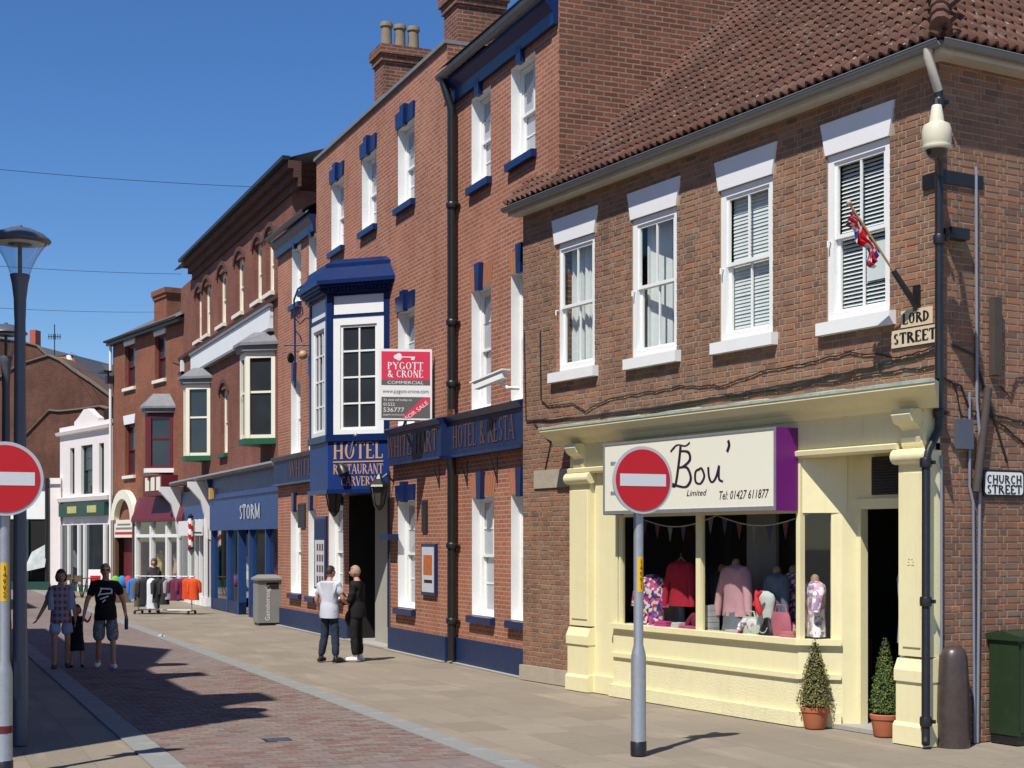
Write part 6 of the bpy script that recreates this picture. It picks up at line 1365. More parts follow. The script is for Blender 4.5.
# ---------------------------------------------------------------- goods in the cream shop window
def cloth(name, c, var=.25, pat=None):
    if not pat: return paint(name, c, .88, var, 6, .7, 9)
    m, n, b, out = newmat(name); co = texco(n); v = n.nodes.new('ShaderNodeTexVoronoi'); v.inputs['Scale'].default_value = pat[0]; n.links.new(co, v.inputs['Vector'])
    sp_ = n.nodes.new('ShaderNodeSeparateColor'); n.links.new(v.outputs['Color'], sp_.inputs[0])
    n.links.new(ramp(n, sp_.outputs[0], [(i / max(1, len(pat[1]) - 1), k) for i, k in enumerate(pat[1])]), b.inputs['Base Color']); b.inputs['Roughness'].default_value = .85
    for nd in n.nodes:
        if nd.type == 'VALTORGB': nd.color_ramp.interpolation = 'CONSTANT'
    return m
def torso(m, w_, d_, h, waist=.85, hem=1.0):
    """blouse body: elliptical rings from hem to collar with folds"""
    prof = [(hem, 0), (hem * .97, .12), (waist, .42), (.95, .68), (1.0, .84), (.82, .93), (.42, .985), (.30, 1.0)]; n_ = 20; vs = []
    for k_, (r_, z) in enumerate(prof):
        for k in range(n_):
            a = 2 * math.pi * k / n_; f = 1 + (.05 * math.sin(a * 5 + z * 5) + .03 * math.sin(a * 9 - z * 11)) * (1 - z * .7)
            vs.append((w_ / 2 * r_ * math.cos(a) * f, d_ / 2 * min(1, r_ * 1.1) * math.sin(a) * f, z * h))
    m.raw(vs, [(i * n_ + k, i * n_ + (k + 1) % n_, (i + 1) * n_ + (k + 1) % n_, (i + 1) * n_ + k) for i in range(len(prof) - 1) for k in range(n_)] + [tuple(range((len(prof) - 1) * n_, len(prof) * n_))])
def garment(px, py, o, w_, h, mat, label, name='blouse', sleeves='long', yaw=0, neckm=None, skirt=None, hanger=False, spread=.08, par=None):
    u, z = NF.uz(px, py, o); t = thing(name, NF.w(u, o, z), NF.rz + R(yaw), label, 'clothing', 'clothes shown in the cream shop window')
    m = MB(); torso(m, w_, w_ * .5, h)
    if sleeves:
        L_ = h * (.86 if sleeves == 'long' else .42)
        for s in (-1, 1):
            x = s * w_ * .44; m.tube([(x * .8, 0, h * .9), (x * 1.05, .0, h * .82), (x + s * spread * .7, .03, h * .86 - L_ * .5), (x + s * spread, .05, h * .86 - L_)], [w_ * .13, w_ * .145, w_ * .12, w_ * .10], 10)
    b = m.build('garment_body', mat, t, True)
    if neckm: m = MB(); m.lathe([(.055, h * .96), (.05, h * 1.06), (.035, h * 1.1), (.01, h * 1.12)], (0, 0, 0), 12); m.build('neck_form', neckm, t, True)
    if skirt: m = MB(); m.lathe([(w_ * .5, -skirt[0]), (w_ * .45, -skirt[0] * .5), (w_ * .42, .06)], (0, 0, 0), 14, 1, .6); m.build('skirt', skirt[1], t, True)
    if hanger: m = MB(); m.tube([(-w_ * .3, 0, h * .93), (0, 0, h * 1.06), (w_ * .3, 0, h * .93)], .012, 6); m.tube([(0, 0, h * 1.06), (0, 0, h * 1.16)], .006, 5); m.build('hanger', paint('hanger_wood', (.42, .26, .12), .5, .1, 6, 0) if 'hanger_wood' not in bpy.data.materials else bpy.data.materials['hanger_wood'], t)
    return t
FORM = paint('dress_form', (.35, .22, .12), .6, .1, 4, 0); FLORAL = cloth('floral_print', None, pat=(26, [(.50, .03, .16), (.72, .66, .64), (.16, .06, .30), (.60, .08, .28), (.05, .03, .12), (.65, .6, .3), (.45, .02, .05)]))
STRP = cloth('pale_print', None, pat=(22, [(.72, .66, .66), (.5, .28, .35), (.75, .72, .70), (.28, .20, .32), (.6, .5, .42)]))
garment(681, 606, -.15, .42, .62, cloth('red_knit', (.42, .015, .035)), 'red cardigan on a wooden hanger in the shop window', 'cardigan', yaw=8, hanger=True)
garment(652, 632, -.05, .46, .80, FLORAL, 'pink and purple floral dress at the left of the shop window', 'dress', sleeves='short', yaw=15)
garment(736, 616, -.12, .52, .66, cloth('pink_cotton', (.62, .33, .36)), 'pale pink shirt on a dress form in the middle of the window', 'shirt', yaw=-6, neckm=FORM, skirt=(.22, cloth('grey_trousers', (.16, .18, .20))), spread=.14)
garment(777, 627, -.20, .44, .68, cloth('grey_blue_jacket', (.12, .16, .21)), 'grey blue jacket behind the white top and red scarf', 'jacket', yaw=-10, neckm=FORM)
garment(765, 633, .0, .34, .52, cloth('white_jersey', (.60, .62, .58)), 'white top with red scarf in front of the grey jacket', 'top', sleeves=None)
sc = thing('red_scarf', NF.w(*[NF.u(766, .06), .06], NF.z(766, 612, .06)), NF.rz, 'knotted red scarf hanging over the white top', 'scarf'); m = MB(); m.tube([(.05, .11, .26), (.02, .13, .2), (.0, .14, .1), (-.03, .13, .02), (-.04, .12, -.04)], [.018, .03, .032, .045, .02], 8); m.tube([(-.05, .11, .26), (.01, .13, .2)], [.018, .028], 8); m.tube([(.01, .13, .18), (.05, .14, .08)], [.025, .03], 8); m.build('knot', cloth('scarf_red', (.5, .02, .03)), sc, True)
garment(815, 636, -.10, .50, .66, STRP, 'pale flowered blouse on a form at the right of the window', 'blouse', sleeves='short', yaw=-30, neckm=FORM)
fs = thing('blue_tie_scarf', NF.w(NF.u(803, -.0), -.02, NF.z(803, 634, -.02)), NF.rz, 'long dark blue scarf hanging beside the flowered blouse', 'scarf'); m = MB(); m.box(-.035, .035, -.01, .01, 0, .58); m.build('cloth', cloth('navy_scarf', (.05, .07, .16)), fs)
def bag(px, py, o, w_, h, mat, label, flap=True):
    t = thing('handbag', NF.w(NF.u(px, o), o, .98), NF.rz, label, 'bag', 'bags in the shop window'); m = MB(); vs = []
    m.lathe([(.42, 0), (.5, .06), (.5, .5), (.42, .85), (.34, 1.0)], (0, 0, 0), 16); m.v = [(x * w_, y * w_ * .4, z * h) for x, y, z in m.v]; m.build('body', mat, t, True)
    m = MB(); m.tube([(-.3 * w_, 0, h * .9), (-.22 * w_, 0, h * 1.25), (.22 * w_, 0, h * 1.25), (.3 * w_, 0, h * .9)], .012, 6); m.build('strap', mat, t, True)
bag(750, 636, .04, .36, .26, cloth('green_white_print', (.50, .54, .46)), 'pale green shoulder bag on the window platform'); bag(781, 637, .02, .38, .34, cloth('coral_bag', (.50, .14, .19)), 'coral pink bag beside the corner mullion')
nk = thing('necklace_bust', NF.w(NF.u(766, .09), .07, .98), NF.rz, 'small black bust with bead necklace in the window', 'display bust'); m = MB(); m.lathe([(.14, 0), (.15, .05), (.13, .12), (.07, .2), (.05, .26), (.01, .27)], (0, 0, 0), 16, 1, .5); m.build('bust', INK, nk, True)
for k in range(9): a = R(200 + 17 * k); m = MB(); m.ball((.09 * math.cos(a), .075, .17 + .09 * math.sin(a)), .010, 8, 6); m.build('bead', SIGNBACK, nk, True)
for (px, w_, cc, lb) in ((735, .3, (.55, .5, .5), 'folded pale cloth on the window platform'), (690, .4, (.5, .08, .2), 'folded pink cloth under the red cardigan'), (745, .2, (.55, .05, .2), 'folded magenta cloth beside the green bag')):
    t = thing('folded_cloth', NF.w(NF.u(px, .06), .06, .98), NF.rz + .1, lb, 'clothing'); m = MB()
    for k in range(3): m.box(-w_ / 2 + .01 * k, w_ / 2 - .012 * k, -.09, .05, .002 + k * .028, .026 + k * .028)
    m.build('folds', cloth('fold_%d' % px, cc), t)
ct = thing('box_stack', NF.w(NF.u(709, -.02), -.02, .98), NF.rz, 'stack of pale grey boxes beside the window mullion', 'boxes')
for k in range(5): m = MB(); m.box(-.09, .09, -.1, .06, k * .075, k * .075 + .07); m.build('box', SIGNBACK, ct)
m = MB(); m.box(3.55, 4.15, -.75, -.7, .98, 3.1); m.build('display_panel', paint('grey_display_panel', (.26, .25, .25), .8, .1, 2, 0), shop)
garment(668, 628, -.45, .44, .60, cloth('white_jumper', (.50, .50, .50)), 'white jumper behind the red cardigan', 'jumper', yaw=20, neckm=FORM)
garment(700, 640, -.05, .34, .36, cloth('dark_red_top', (.20, .02, .05)), 'short dark red top at the foot of the mullion', 'top', sleeves='short')
garment(722, 622, -.6, .44, .70, cloth('black_dress', (.02, .02, .025)), 'black dress standing behind the pink shirt', 'dress', sleeves='short', neckm=FORM)
garment(793, 630, -.35, .42, .72, FLORAL, 'flower print top half hidden behind the corner mullion', 'top', sleeves='short', neckm=FORM)
garment(756, 640, .02, .30, .28, STRP, 'small folded flower print top low in the window', 'top', sleeves='short', yaw=30)
for (px, w_, cc, lb) in ((663, .3, (.55, .05, .25), 'folded hot pink cloth under the floral dress'), (678, .22, (.6, .58, .58), 'folded white cloth under the red cardigan'), (790, .26, (.6, .2, .25), 'folded rose cloth by the corner mullion')):
    t = thing('folded_cloth', NF.w(NF.u(px, .08), .08, .98), NF.rz + .1, lb, 'clothing'); m = MB()
    for k in range(4): m.box(-w_ / 2 + .01 * k, w_ / 2 - .012 * k, -.09, .05, .002 + k * .03, .028 + k * .03)
    m.build('folds', cloth('fold_%d' % px, cc), t)
bt = thing('bunting_reflection', NF.w(0, 0, 0), NF.rz, 'reflection of a string of flag pennants in the shop window, modelled as flags', 'bunting_reflection'); P = []  # modelled flags inside the pane stand in for a reflection in the glass
for k in range(25): s_ = k / 24; P.append((5.75 - 3.6 * s_, -.05, 2.52 - .14 * abs(math.sin(s_ * math.pi * 2))))
m = MB(); m.tube(P, .008, 5); m.build('string', SIGNBACK, bt)
for k in range(1, 24, 2):
    m = MB(); x, y, z = P[k]; m.face([(x - .06, y - .01, z), (x + .06, y - .01, z), (x, y - .01, z - .22)]); m.face([(x + .06, y - .013, z), (x - .06, y - .013, z), (x, y - .013, z - .22)]); m.build('pennant', cloth('pennant_%d' % k, [(.16, .05, .06), (.06, .06, .14), (.2, .2, .2)][k % 3]), bt)
cd = thing('doorway_clothes', NF.w(1.15, -.75, 1.0), NF.rz, 'grey dresses hanging in the dark shop doorway', 'clothing'); m = MB(); torso(m, .42, .3, .9); m.build('dress', cloth('grey_dress', (.42, .43, .48)), cd, True); m = MB(); m.lathe([(.24, -.75), (.2, -.3), (.16, .1)], (0.0, 0, 0), 14, 1, .6); m.build('skirt', cloth('grey_dress_skirt', (.36, .37, .42)), cd, True)
# ---------------------------------------------------------------- clothes rail
RB = ground(165, 614); rail = thing('clothes_rail', RB, R(-12), 'low metal clothes rail on castors outside the shops', 'clothes rail')
for s in (-1, 1):
    m = MB(); m.tube([(s * .85, 0, .1), (s * .85, 0, 1.12)], .018, 6); m.build('upright', GALV, rail)
    m = MB(); m.tube([(s * .85, -.25, .1), (s * .85, .25, .1)], .018, 6); f = m.build('foot_bar', BLACK, rail)
    for y in (-.25, .25): m = MB(); m.tube([(s * .85 - .02, y, .05), (s * .85 + .02, y, .05)], .05, 10); m.build('castor', BLACK, f)
m = MB(); m.tube([(-.95, 0, 1.12), (.95, 0, 1.12)], .016, 6); m.build('top_bar', GALV, rail); m = MB(); m.tube([(-.85, 0, .12), (.85, 0, .12)], .014, 6); m.build('bottom_bar', GALV, rail)
GARM = [(-.98, (.03, .16, .5), .62, 'blue top at the left end of the clothes rail'), (-.80, (.10, .09, .06), .85, 'long olive brown garment on the clothes rail'), (-.60, (.02, .02, .025), .8, 'black jacket next to the white shirt on the rail'), (-.42, (.66, .67, .72), .9, 'long white shirt on the clothes rail'), (-.22, (.025, .03, .028), .72, 'dark green black jacket on the clothes rail'), (0, (.03, .025, .025), .78, 'black fleece in the middle of the clothes rail'), (.2, (.28, .27, .30), .62, 'grey top on the clothes rail'), (.38, (.12, .02, .05), .66, 'maroon jacket on the clothes rail'), (.55, (.15, .02, .07), .62, 'plum coloured jacket beside the orange ones'), (.74, (.62, .06, .012), .62, 'orange red jacket on the clothes rail, inner one'), (.93, (.68, .075, .012), .64, 'bright orange red jacket at the right end of rail')]
for k, (x, c, h, lb) in enumerate(GARM):
    w_ = Matrix.Rotation(R(-12), 3, 'Z') @ Vector((x, -.02, 0)); t = thing('hung_jacket', (RB[0] + w_.x, RB[1] + w_.y, 1.06 - h), R(-12 + ((25, 60, 40, 10, 70, 45, 55)[k % 7] if k < 9 else 15)), lb, 'clothing', 'clothes on the rail')
    wv_ = .30 + .14 * ((k * 7) % 5) / 4; m = MB(); torso(m, wv_, .2, h, .92); 
    for s in (-1, 1): m.tube([(s * wv_ * .37, 0, h * .9), (s * wv_ * .52, 0, h * .78), (s * wv_ * .55, .02 + .03 * s, h * (.3 + .05 * (k % 3)))], [.05, .07, .055], 8)
    m.build('jacket', cloth('hung_%d' % k, c), t, True); m = MB(); m.tube([(0, 0, h * .98), (0, 0, h + .07), (.02, 0, h + .08)], .006, 4); m.build('hook', GALV, t)
# ---------------------------------------------------------------- far pavement clutter
def cafe(px, py, label):
    t = thing('cafe_table', ground(px, py), .3, label, 'table', 'pavement tables outside the white building'); m = MB(); m.lathe([(.36, .70), (.36, .73), (.01, .735)], (0, 0, 0), 14); m.build('table_top', TIMBER, t, True)
    for k in range(4): a = R(45 + 90 * k); m = MB(); m.tube([(.1 * math.cos(a), .1 * math.sin(a), .7), (.32 * math.cos(a), .32 * math.sin(a), 0)], .018, 5); m.build('leg', BLACK, t)
cafe(75, 597, 'small pavement table left of the walking man'); cafe(89, 596.5, 'small pavement table partly behind the walking man')
def chair(px, py, rz, label):
    t = thing('cafe_chair', ground(px, py), rz, label, 'chair', 'pavement chairs outside the white building'); m = MB(); m.box(-.2, .2, -.2, .2, .44, .47); m.build('seat', TIMBER, t)
    for x in (-.19, .19):
        for y in (-.19, .19): m = MB(); m.tube([(x, y, 0), (x, y, .87 if y > 0 else .44)], .015, 5); m.build('leg', BLACK, t)
    m = MB(); m.box(-.19, .19, .18, .2, .62, .86); m.build('backrest', TIMBER, t)
chair(66, 596.5, .4, 'dark pavement chair at the left of the tables'); chair(82, 598, 2.6, 'dark pavement chair between the two tables')
t = thing('advertising_board', ground(95.5, 594), .2, 'small white and red advertising board by the white building', 'sign board'); m = MB(); m.obox((0, -.12, .5), (.28, 0, 0), (0, .01, 0), (0, .09, .5)); p = m.build('front_panel', WHITE, t); m = MB(); m.obox((0, .1, .5), (.28, 0, 0), (0, .01, 0), (0, -.09, .5)); m.build('rear_panel', WHITE, t); m = MB(); m.obox((0, -.135, .55), (.2, 0, 0), (0, .004, 0), (0, .036, .2)); m.build('red_patch', REDS, p)
t = thing('goods_display', ground(122, 602), .2, 'bright green and blue goods stand outside the maroon shop', 'stand'); m = MB(); m.box(-.3, .3, -.2, .2, 0, .5); m.build('stand', TIMBER, t)
for k, c in enumerate([(.16, .42, .05), (.03, .22, .5), (.5, .05, .05)]): m = MB(); m.ball((-.22 + .22 * k, -.02, .7), (.17, .14, .24), 10, 8); m.build('bag_of_goods', cloth('goods_%d' % k, c), t, True)
# ---------------------------------------------------------------- people
def skin_mesh(nodes, edges, radii, root, sub=2):
    me = bpy.data.meshes.new('s'); me.from_pydata([nodes[k] for k in nodes], [(list(nodes).index(a), list(nodes).index(b)) for a, b in edges], [])
    ob = bpy.data.objects.new('s', me); col.objects.link(ob); md = ob.modifiers.new('skin', 'SKIN'); md.use_smooth_shade = True
    for i, k in enumerate(nodes): r_ = radii[k]; me.skin_vertices[0].data[i].radius = r_ if isinstance(r_, tuple) else (r_, r_); me.skin_vertices[0].data[i].use_root = (k == root)
    sb_ = ob.modifiers.new('sub', 'SUBSURF'); sb_.levels = sub; sb_.render_levels = sub
    bpy.context.view_layer.update(); ev = bpy.data.meshes.new_from_object(ob.evaluated_get(bpy.context.evaluated_depsgraph_get()))
    vs = [tuple(v.co) for v in ev.vertices]; fs = [tuple(p.vertices) for p in ev.polygons]; bpy.data.objects.remove(ob); bpy.data.meshes.remove(me); bpy.data.meshes.remove(ev); return vs, fs
SKIN = paint('skin', (.50, .26, .18), .55, .1, 10, .05); LIP = paint('lips', (.35, .10, .09), .5, .1, 5, 0)
from mathutils import noise as mnoise
def wrinkle(vs, amp):
    out = []
    for v in vs:
        q = Vector(v); w_ = mnoise.noise_vector(Vector((q.x * 9, q.y * 9, q.z * 16))) * amp + mnoise.noise_vector(Vector((q.x * 22, q.y * 22, q.z * 14 + 7))) * amp * .5; out.append(tuple(q + w_))
    return out
def person(loc, rz, height, label, shirt, legs, hairm, pose=None, sleeve='short', leglen='long', shoes=INK, female=False, hair='short', skirt=None, hold=None, extra=None, child=False):
    t = thing('person', loc, rz, label, 'person'); s = height / 1.75; sw = .155 if female else .18; hw = .095 if female else .09
    J = dict(pelvis=(0, 0, .94), waist=(0, .0, 1.08), chest=(0, .0, 1.30), upper=(0, -.01, 1.42), neck=(0, 0, 1.50), skull=(0, .015, 1.57))
    for sd, k in ((-1, 'l'), (1, 'r')):
        J.update({'sh' + k: (sd * sw, -.01, 1.415), 'el' + k: (sd * (sw + .07), -.03, 1.13), 'wr' + k: (sd * (sw + .09), .06, .89), 'ha' + k: (sd * (sw + .09), .08, .82),
                  'hip' + k: (sd * hw, 0, .90), 'kn' + k: (sd * (hw + .02), .02, .50), 'an' + k: (sd * (hw + .03), -.02, .09), 'to' + k: (sd * (hw + .05), .14, .035)})
    if pose: J.update({k: v for k, v in pose.items() if k != 'look'})
    sc = lambda p: (p[0] * s * (1.12 if child else 1), p[1] * s, p[2] * s)
    J = {k: sc(v) for k, v in J.items()}
    RDI = dict(pelvis=(.11, .08), waist=(.12, .09), chest=(.14, .10), upper=(.095, .072), neck=.05, skull=.06)
    for k in 'lr': RDI.update({'sh' + k: .055, 'el' + k: .042, 'wr' + k: .028, 'ha' + k: (.038, .02), 'hip' + k: .07, 'kn' + k: .055, 'an' + k: .04, 'to' + k: (.042, .028)})
    RDI = {k: (v[0] * s, v[1] * s) if isinstance(v, tuple) else v * s for k, v in RDI.items()}
    E = [('pelvis', 'waist'), ('waist', 'chest'), ('chest', 'upper'), ('upper', 'neck'), ('neck', 'skull')]
    for k in 'lr': E += [('upper', 'sh' + k), ('sh' + k, 'el' + k), ('el' + k, 'wr' + k), ('wr' + k, 'ha' + k), ('pelvis', 'hip' + k), ('hip' + k, 'kn' + k), ('kn' + k, 'an' + k), ('an' + k, 'to' + k)]
    b = MB(); vs, fs = skin_mesh(J, E, RDI, 'pelvis'); b.raw(vs, fs)
    # head with face, joined to the same body mesh
    hd = (pose or {}).get('look', 0); hs = s * (1.22 if child else 1); hc = Vector(J['skull']) + Vector((0, .02 * s, .075 * hs))
    Rm = Matrix.Rotation(hd, 3, 'Z'); hm = MB(); hm.ball((0, 0, 0), (.075 * hs, .095 * hs, .115 * hs), 16, 12)
    hv = []
    for x, y, z in hm.v:
        if z < 0 and y > 0: y *= 1.0 + .1 * (-z / .115 / hs); x *= 1 - .25 * (-z / .115 / hs)
        hv.append(Rm @ Vector((x, y, z)) + hc)
    b.raw(hv, hm.f)
    def feat(c, r_, mi): f = MB(); f.ball((0, 0, 0), r_, 8, 6); b.m = mi; b.raw([Rm @ (Vector(v) + Vector(c)) * 1.0 + hc for v in f.v], f.f); b.m = 0
    feat((0, .1 * hs, -.015 * hs), (.014 * hs, .022 * hs, .026 * hs), 0)
    for sd in (-1, 1): feat((sd * .032 * hs, .082 * hs, .012 * hs), (.013 * hs, .01 * hs, .008 * hs), 1); feat((sd * .075 * hs, -.005 * hs, -.01 * hs), (.012 * hs, .022 * hs, .032 * hs), 0)
    feat((0, .093 * hs, -.06 * hs), (.024 * hs, .01 * hs, .008 * hs), 2)
    # hands: five fingers each
    for k, sd in (('l', -1), ('r', 1)):
        h_ = Vector(J['ha' + k]); d = (h_ - Vector(J['wr' + k])).normalized(); sdv = d.cross(Vector((sd, 0, 0)));
        if sdv.length < .2: sdv = Vector((0, 1, 0))
        sdv.normalize(); pn = d.cross(sdv)
        for i, (off, ln) in enumerate(((-.027, .055), (-.009, .068), (.009, .064), (.026, .05))):
            p0 = h_ + sdv * off * s + d * .015 * s; p1 = p0 + (d * ln * .6) * s; p2 = p1 + (d * .7 - pn * sd * .5).normalized() * ln * .55 * s; b.tube([p0, p1, p2], [.0095 * s, .0085 * s, .0065 * s], 6)
        p0 = h_ + sdv * .03 * s - d * .02 * s; b.tube([p0, p0 + (sdv * .035 + d * .02) * s, p0 + (sdv * .045 + d * .05) * s], [.012 * s, .011 * s, .008 * s], 6)
    b.build('body', [SKIN, INK, LIP], t, True)
    lerp = lambda a, c, f: tuple(J[a][i] + (J[c][i] - J[a][i]) * f for i in range(3))
    # shirt
    Js = {k: J[k] for k in ('waist', 'chest', 'upper')}; Js['low'] = tuple(Vector(J['pelvis']) + Vector((0, 0, -.05 * s))); Js['coll'] = lerp('upper', 'neck', .8)
    Rs = dict(low=(.175, .14), pelvis=(.182, .145), waist=(.172, .138), chest=(.185, .14), upper=(.15, .115), coll=.078); Es = [('low', 'waist'), ('waist', 'chest'), ('chest', 'upper'), ('upper', 'coll')]
    for k in 'lr':
        Js['sh' + k] = J['sh' + k]; Rs['sh' + k] = .08; Es.append(('upper', 'sh' + k))
        if sleeve == 'long': Js['el' + k] = J['el' + k]; Rs['el' + k] = .057; Js['cu' + k] = lerp('el' + k, 'wr' + k, .9); Rs['cu' + k] = .045; Es += [('sh' + k, 'el' + k), ('el' + k, 'cu' + k)]
        elif sleeve == 'short': Js['sl' + k] = lerp('sh' + k, 'el' + k, .72); Rs['sl' + k] = .072; Es.append(('sh' + k, 'sl' + k))
    Rs = {k: (v[0] * s, v[1] * s) if isinstance(v, tuple) else v * s for k, v in Rs.items()}
    m = MB(); vs, fs = skin_mesh(Js, Es, {k: Rs[k] for k in Js}, 'chest'); vs = wrinkle(vs, .016 * s); m.raw(vs, fs); hem = MB(); hem.lathe([(.186, -.13), (.187, -.08), (.183, 0), (.176, .08), (.155, .15)], (0, 0, 0), 20, s, s * .9); px_, py_, pz_ = J['pelvis']; m.raw([(px_ + x, py_ + y, pz_ + z * s) for x, y, z in wrinkle(hem.v, .012 * s)], hem.f); m.build('shirt', shirt, t, True)
    if legs:
        Jl = {'pelvis': J['pelvis']}; Rl = {'pelvis': (.115, .085)}; El = []
        for k in 'lr':
            Jl['hip' + k] = J['hip' + k]; Rl['hip' + k] = .088; El.append(('pelvis', 'hip' + k))
            if leglen == 'short': Jl['h' + k] = lerp('hip' + k, 'kn' + k, .5); Rl['h' + k] = .112; Jl['e' + k] = lerp('hip' + k, 'kn' + k, .78 if female else 1.12); Rl['e' + k] = .105; El += [('hip' + k, 'h' + k), ('h' + k, 'e' + k)]
            else: Jl['kn' + k] = J['kn' + k]; Rl['kn' + k] = .082; Jl['an' + k] = lerp('kn' + k, 'an' + k, .98); Rl['an' + k] = .07; El += [('hip' + k, 'kn' + k), ('kn' + k, 'an' + k)]
        Rl = {k: (v[0] * s, v[1] * s) if isinstance(v, tuple) else v * s for k, v in Rl.items()}
        m = MB(); vs, fs = skin_mesh(Jl, El, Rl, 'pelvis'); vs = wrinkle(vs, .012 * s); m.raw(vs, fs); m.build('shorts' if leglen == 'short' else 'trousers', legs, t, True)
    if skirt: m = MB(); m.lathe([(.22 * s, J['pelvis'][2] - .46 * s), (.20 * s, J['pelvis'][2] - .2 * s), (.15 * s, J['pelvis'][2] + .05 * s), (.12 * s, J['waist'][2])], (0, 0, 0), 16, 1, .75); m.build('skirt', skirt, t, True)
    for k in 'lr':
        m = MB(); a, to = Vector(J['an' + k]), Vector(J['to' + k]); m.tube([a + Vector((0, 0, .01)), a + Vector((0, -.05 * s, -.05 * s)), (a + to) / 2 + Vector((0, 0, -.02 * s)), to, to + (to - a).normalized() * .03 * s], [.045 * s, .05 * s, .05 * s, .042 * s, .02 * s], 10)
        m.v = [(x, y, max(z, .002)) for x, y, z in m.v]; m.build('shoe', shoes, t, True)
    # hair cap
    hm = MB(); bb = 1.14 if hair == 'bob' else 1; hm.ball((0, 0, 0), (.085 * hs * bb, .105 * hs * bb, .125 * hs * bb), 16, 12); keep = []
    lim = -.06 if hair == 'bob' else .0
    m = MB(); back = -.02 if hair == 'bob' else .0
    vs = [Rm @ Vector((x * (1.08 if hair == 'bob' and z < 0 else 1), y, z + .004)) + hc for x, y, z in hm.v]
    fs = [f for f in hm.f if all((hm.v[i][2] > (.05 * hs if hm.v[i][1] > .035 * hs else (-.105 if hair == 'bob' else -.05) * hs)) for i in f)]
    m.raw(vs, fs); m.build('hair', hairm, t, True)
    if extra: extra(t, J, s)
    return t
HB_ = lambda n, c: paint('hair_' + n, c, .6, .3, 30, .3, 60)
def mancaps(t, J, s): pass
m1 = ground(329.5, 662); person(m1, R(-25), 1.72, 'man in white short sleeved shirt and dark jeans seen from behind', cloth('white_shirt', (.52, .54, .60), .08), cloth('dark_jeans', (.016, .027, .05), .3), HB_('dark', (.022, .015, .012)),
    pose={'look': -.3, 'elr': (.27, .02, 1.15), 'wrr': (.26, .22, 1.06), 'har': (.26, .29, 1.07), 'ell': (-.27, -.03, 1.14), 'wrl': (-.25, .08, .95), 'hal': (-.24, .12, .88), 'anl': (-.17, -.02, .09), 'tol': (-.2, .14, .035), 'anr': (.15, -.03, .09), 'tor': (.2, .12, .035)})
def bagx(t, J, s):
    m = MB(); m.ball((.16 * s, .18 * s, .78 * s), (.08, .12, .16), 12, 8); m.tube([(.16 * s, .14 * s, .9 * s), (.17 * s, .05, 1.15 * s)], .012, 6); m.build('handbag', cloth('brown_bag', (.03, .018, .014)), t, True)
m2 = ground(357, 661); person(m2, R(75), 1.72, 'woman in black top and trousers with short fair hair by the entrance', cloth('black_top', (.006, .006, .007)), cloth('black_trousers', (.006, .006, .008)), HB_('fair', (.34, .25, .16)), female=True, sleeve='long', shoes=WHITE,
    pose={'elr': (.2, .08, 1.14), 'wrr': (.1, .26, 1.2), 'har': (.07, .32, 1.24), 'ell': (-.2, .06, 1.12), 'wrl': (-.1, .26, 1.06), 'hal': (-.06, .32, 1.07)}, extra=bagx)
# the walking family
def camf(px, py): x, y, _ = ground(px, py); return math.atan2(-y, -x) - math.pi / 2
def teeprint(t, J, s):
    m = MB(); y = .148 * s
    for (x0, z0, x1, z1, w_) in ((-.09, 1.34, .09, 1.35, .028), (-.10, 1.34, -.10, 1.26, .026), (-.10, 1.27, .10, 1.25, .026), (.06, 1.35, .12, 1.22, .022), (-.05, 1.22, .09, 1.17, .026), (.0, 1.16, .05, 1.12, .024)):
        m.tube([(x0 * s, y, z0 * s), ((x0 + x1) / 2 * s, y + .006, (z0 + z1) / 2 * s), (x1 * s, y, z1 * s)], w_ * s * .5, 6)
    m.build('shirt_print', WHITE, t)
    m = MB(); h_ = Vector(J['hal']); m.lathe([(.03, -.2), (.033, -.05), (.03, .0), (.012, .04), (.012, .06)], tuple(h_ + Vector((0, .02, .02))), 10); m.build('bottle', cloth('bottle_blue', (.05, .07, .12)), t, True)
    hc = Vector(J['skull']) + Vector((0, .105 * s, .09 * s)); m = MB(); m.box(hc.x - .065, hc.x + .065, hc.y - .012, hc.y + .006, hc.z - .016, hc.z + .016); m.build('sunglasses', INK, t)
SHORTC = cloth('patterned_shorts', None, pat=(40, [(.16, .16, .17), (.26, .26, .27), (.12, .12, .14), (.32, .31, .30)]))
w3 = ground(105.5, 668); person(w3, camf(105.5, 668), 1.78, 'man in black printed t-shirt and grey shorts holding a bottle', cloth('black_tee', (.005, .005, .006)), SHORTC, HB_('shaved', (.06, .04, .03)), leglen='short', shoes=WHITE,
    pose={'anl': (-.13, .12, .09), 'tol': (-.15, .28, .04), 'knl': (-.12, .10, .5), 'anr': (.12, -.14, .11), 'tor': (.14, .02, .04), 'knr': (.11, .03, .5), 'elr': (.3, -.02, 1.14), 'wrr': (.35, .05, .9), 'har': (.36, .07, .83), 'ell': (-.29, -.03, 1.13), 'wrl': (-.33, .08, .9), 'hal': (-.34, .1, .83)}, extra=teeprint)
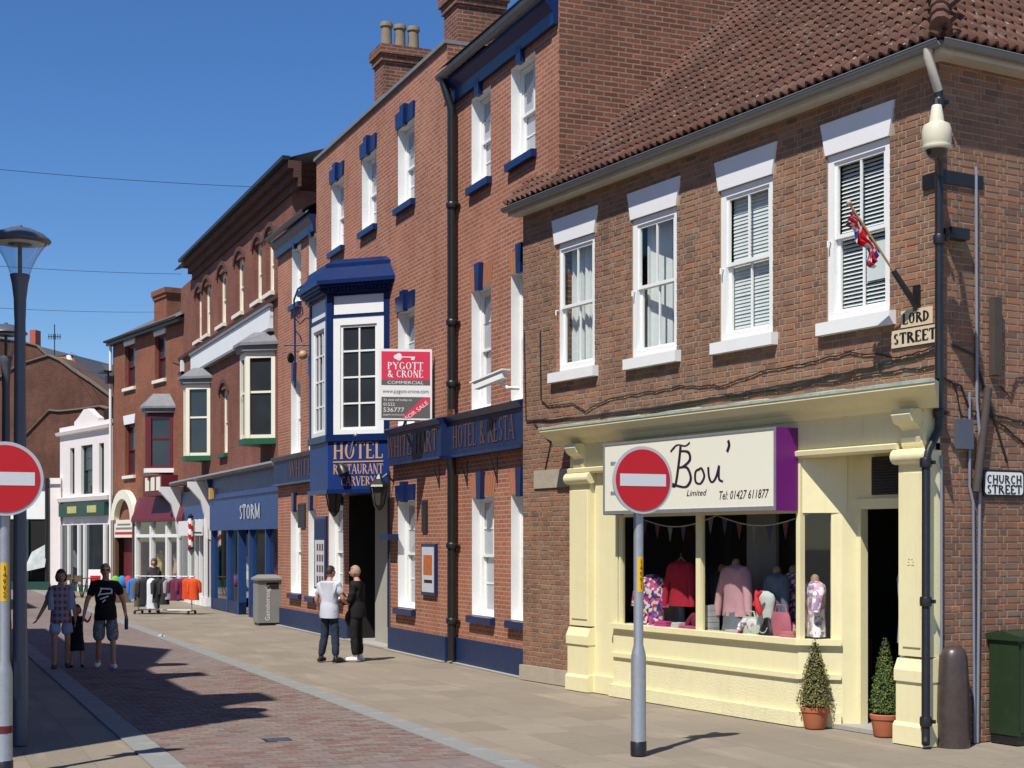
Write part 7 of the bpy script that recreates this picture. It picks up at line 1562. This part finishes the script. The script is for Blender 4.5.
w4 = ground(77, 667); person(w4, camf(77, 667), 1.04, 'small child in a dark dress between the two adults', cloth('dark_dress', (.012, .010, .014)), None, HB_('child', (.04, .022, .014)), child=True, female=True, skirt=cloth('dark_dress_skirt', (.012, .010, .014)), shoes=INK, hair='bob', sleeve='none',
    pose={'ell': (-.27, .0, 1.3), 'wrl': (-.33, .04, 1.42), 'hal': (-.35, .05, 1.5)})
PLAID = None
def plaidmat():
    m, n, b, out = newmat('plaid_shirt'); co = texco(n); mp = n.nodes.new('ShaderNodeSeparateXYZ'); n.links.new(co, mp.inputs[0])
    fx = mathn(n, 'FRACT', mathn(n, 'MULTIPLY', mp.outputs[0], 12)); fz_ = mathn(n, 'FRACT', mathn(n, 'MULTIPLY', mp.outputs[2], 9))
    c = mixc(n, ramp(n, fx, [(.45, 0), (.5, 1)]), (.30, .04, .04), (.22, .22, .30)); c = mixc(n, ramp(n, fz_, [(.45, 0), (.5, .6)]), c, (.35, .33, .36)); n.links.new(c, b.inputs['Base Color']); b.inputs['Roughness'].default_value = .85; return m
def openshirt(t, J, s):
    m = MB()
    for sd in (-1, 1): m.tube([(sd * .15 * s, .02, 1.42 * s), (sd * .17 * s, .06, 1.25 * s), (sd * .165 * s, .07, 1.05 * s)], [.05, .06, .055], 8)
    m.build('open_overshirt', cloth('pale_blue_overshirt', (.34, .38, .5)), t, True)
w5 = ground(61, 668); person(w5, camf(61, 668), 1.67, 'woman in red plaid shirt and pale denim shorts with brown bob', plaidmat(), cloth('pale_denim', (.36, .44, .58)), HB_('brown', (.045, .018, .010)), leglen='short', female=True, hair='bob', shoes=TIMBER,
    pose={'elr': (.27, -.06, 1.14), 'wrr': (.38, -.02, .93), 'har': (.42, .0, .87), 'anl': (-.11, -.12, .11), 'tol': (-.12, .04, .04), 'anr': (.11, .1, .09), 'tor': (.13, .26, .04), 'knr': (.11, .1, .5)}, extra=openshirt)
w6 = (RB[0] - .55, RB[1] + .9, 0); person(w6, R(200), 1.62, 'person with brown hair standing behind the clothes rail', cloth('dark_coat', (.05, .045, .05)), cloth('dark_slacks', (.03, .03, .035)), HB_('auburn', (.10, .045, .02)), female=True, hair='bob', sleeve='long')
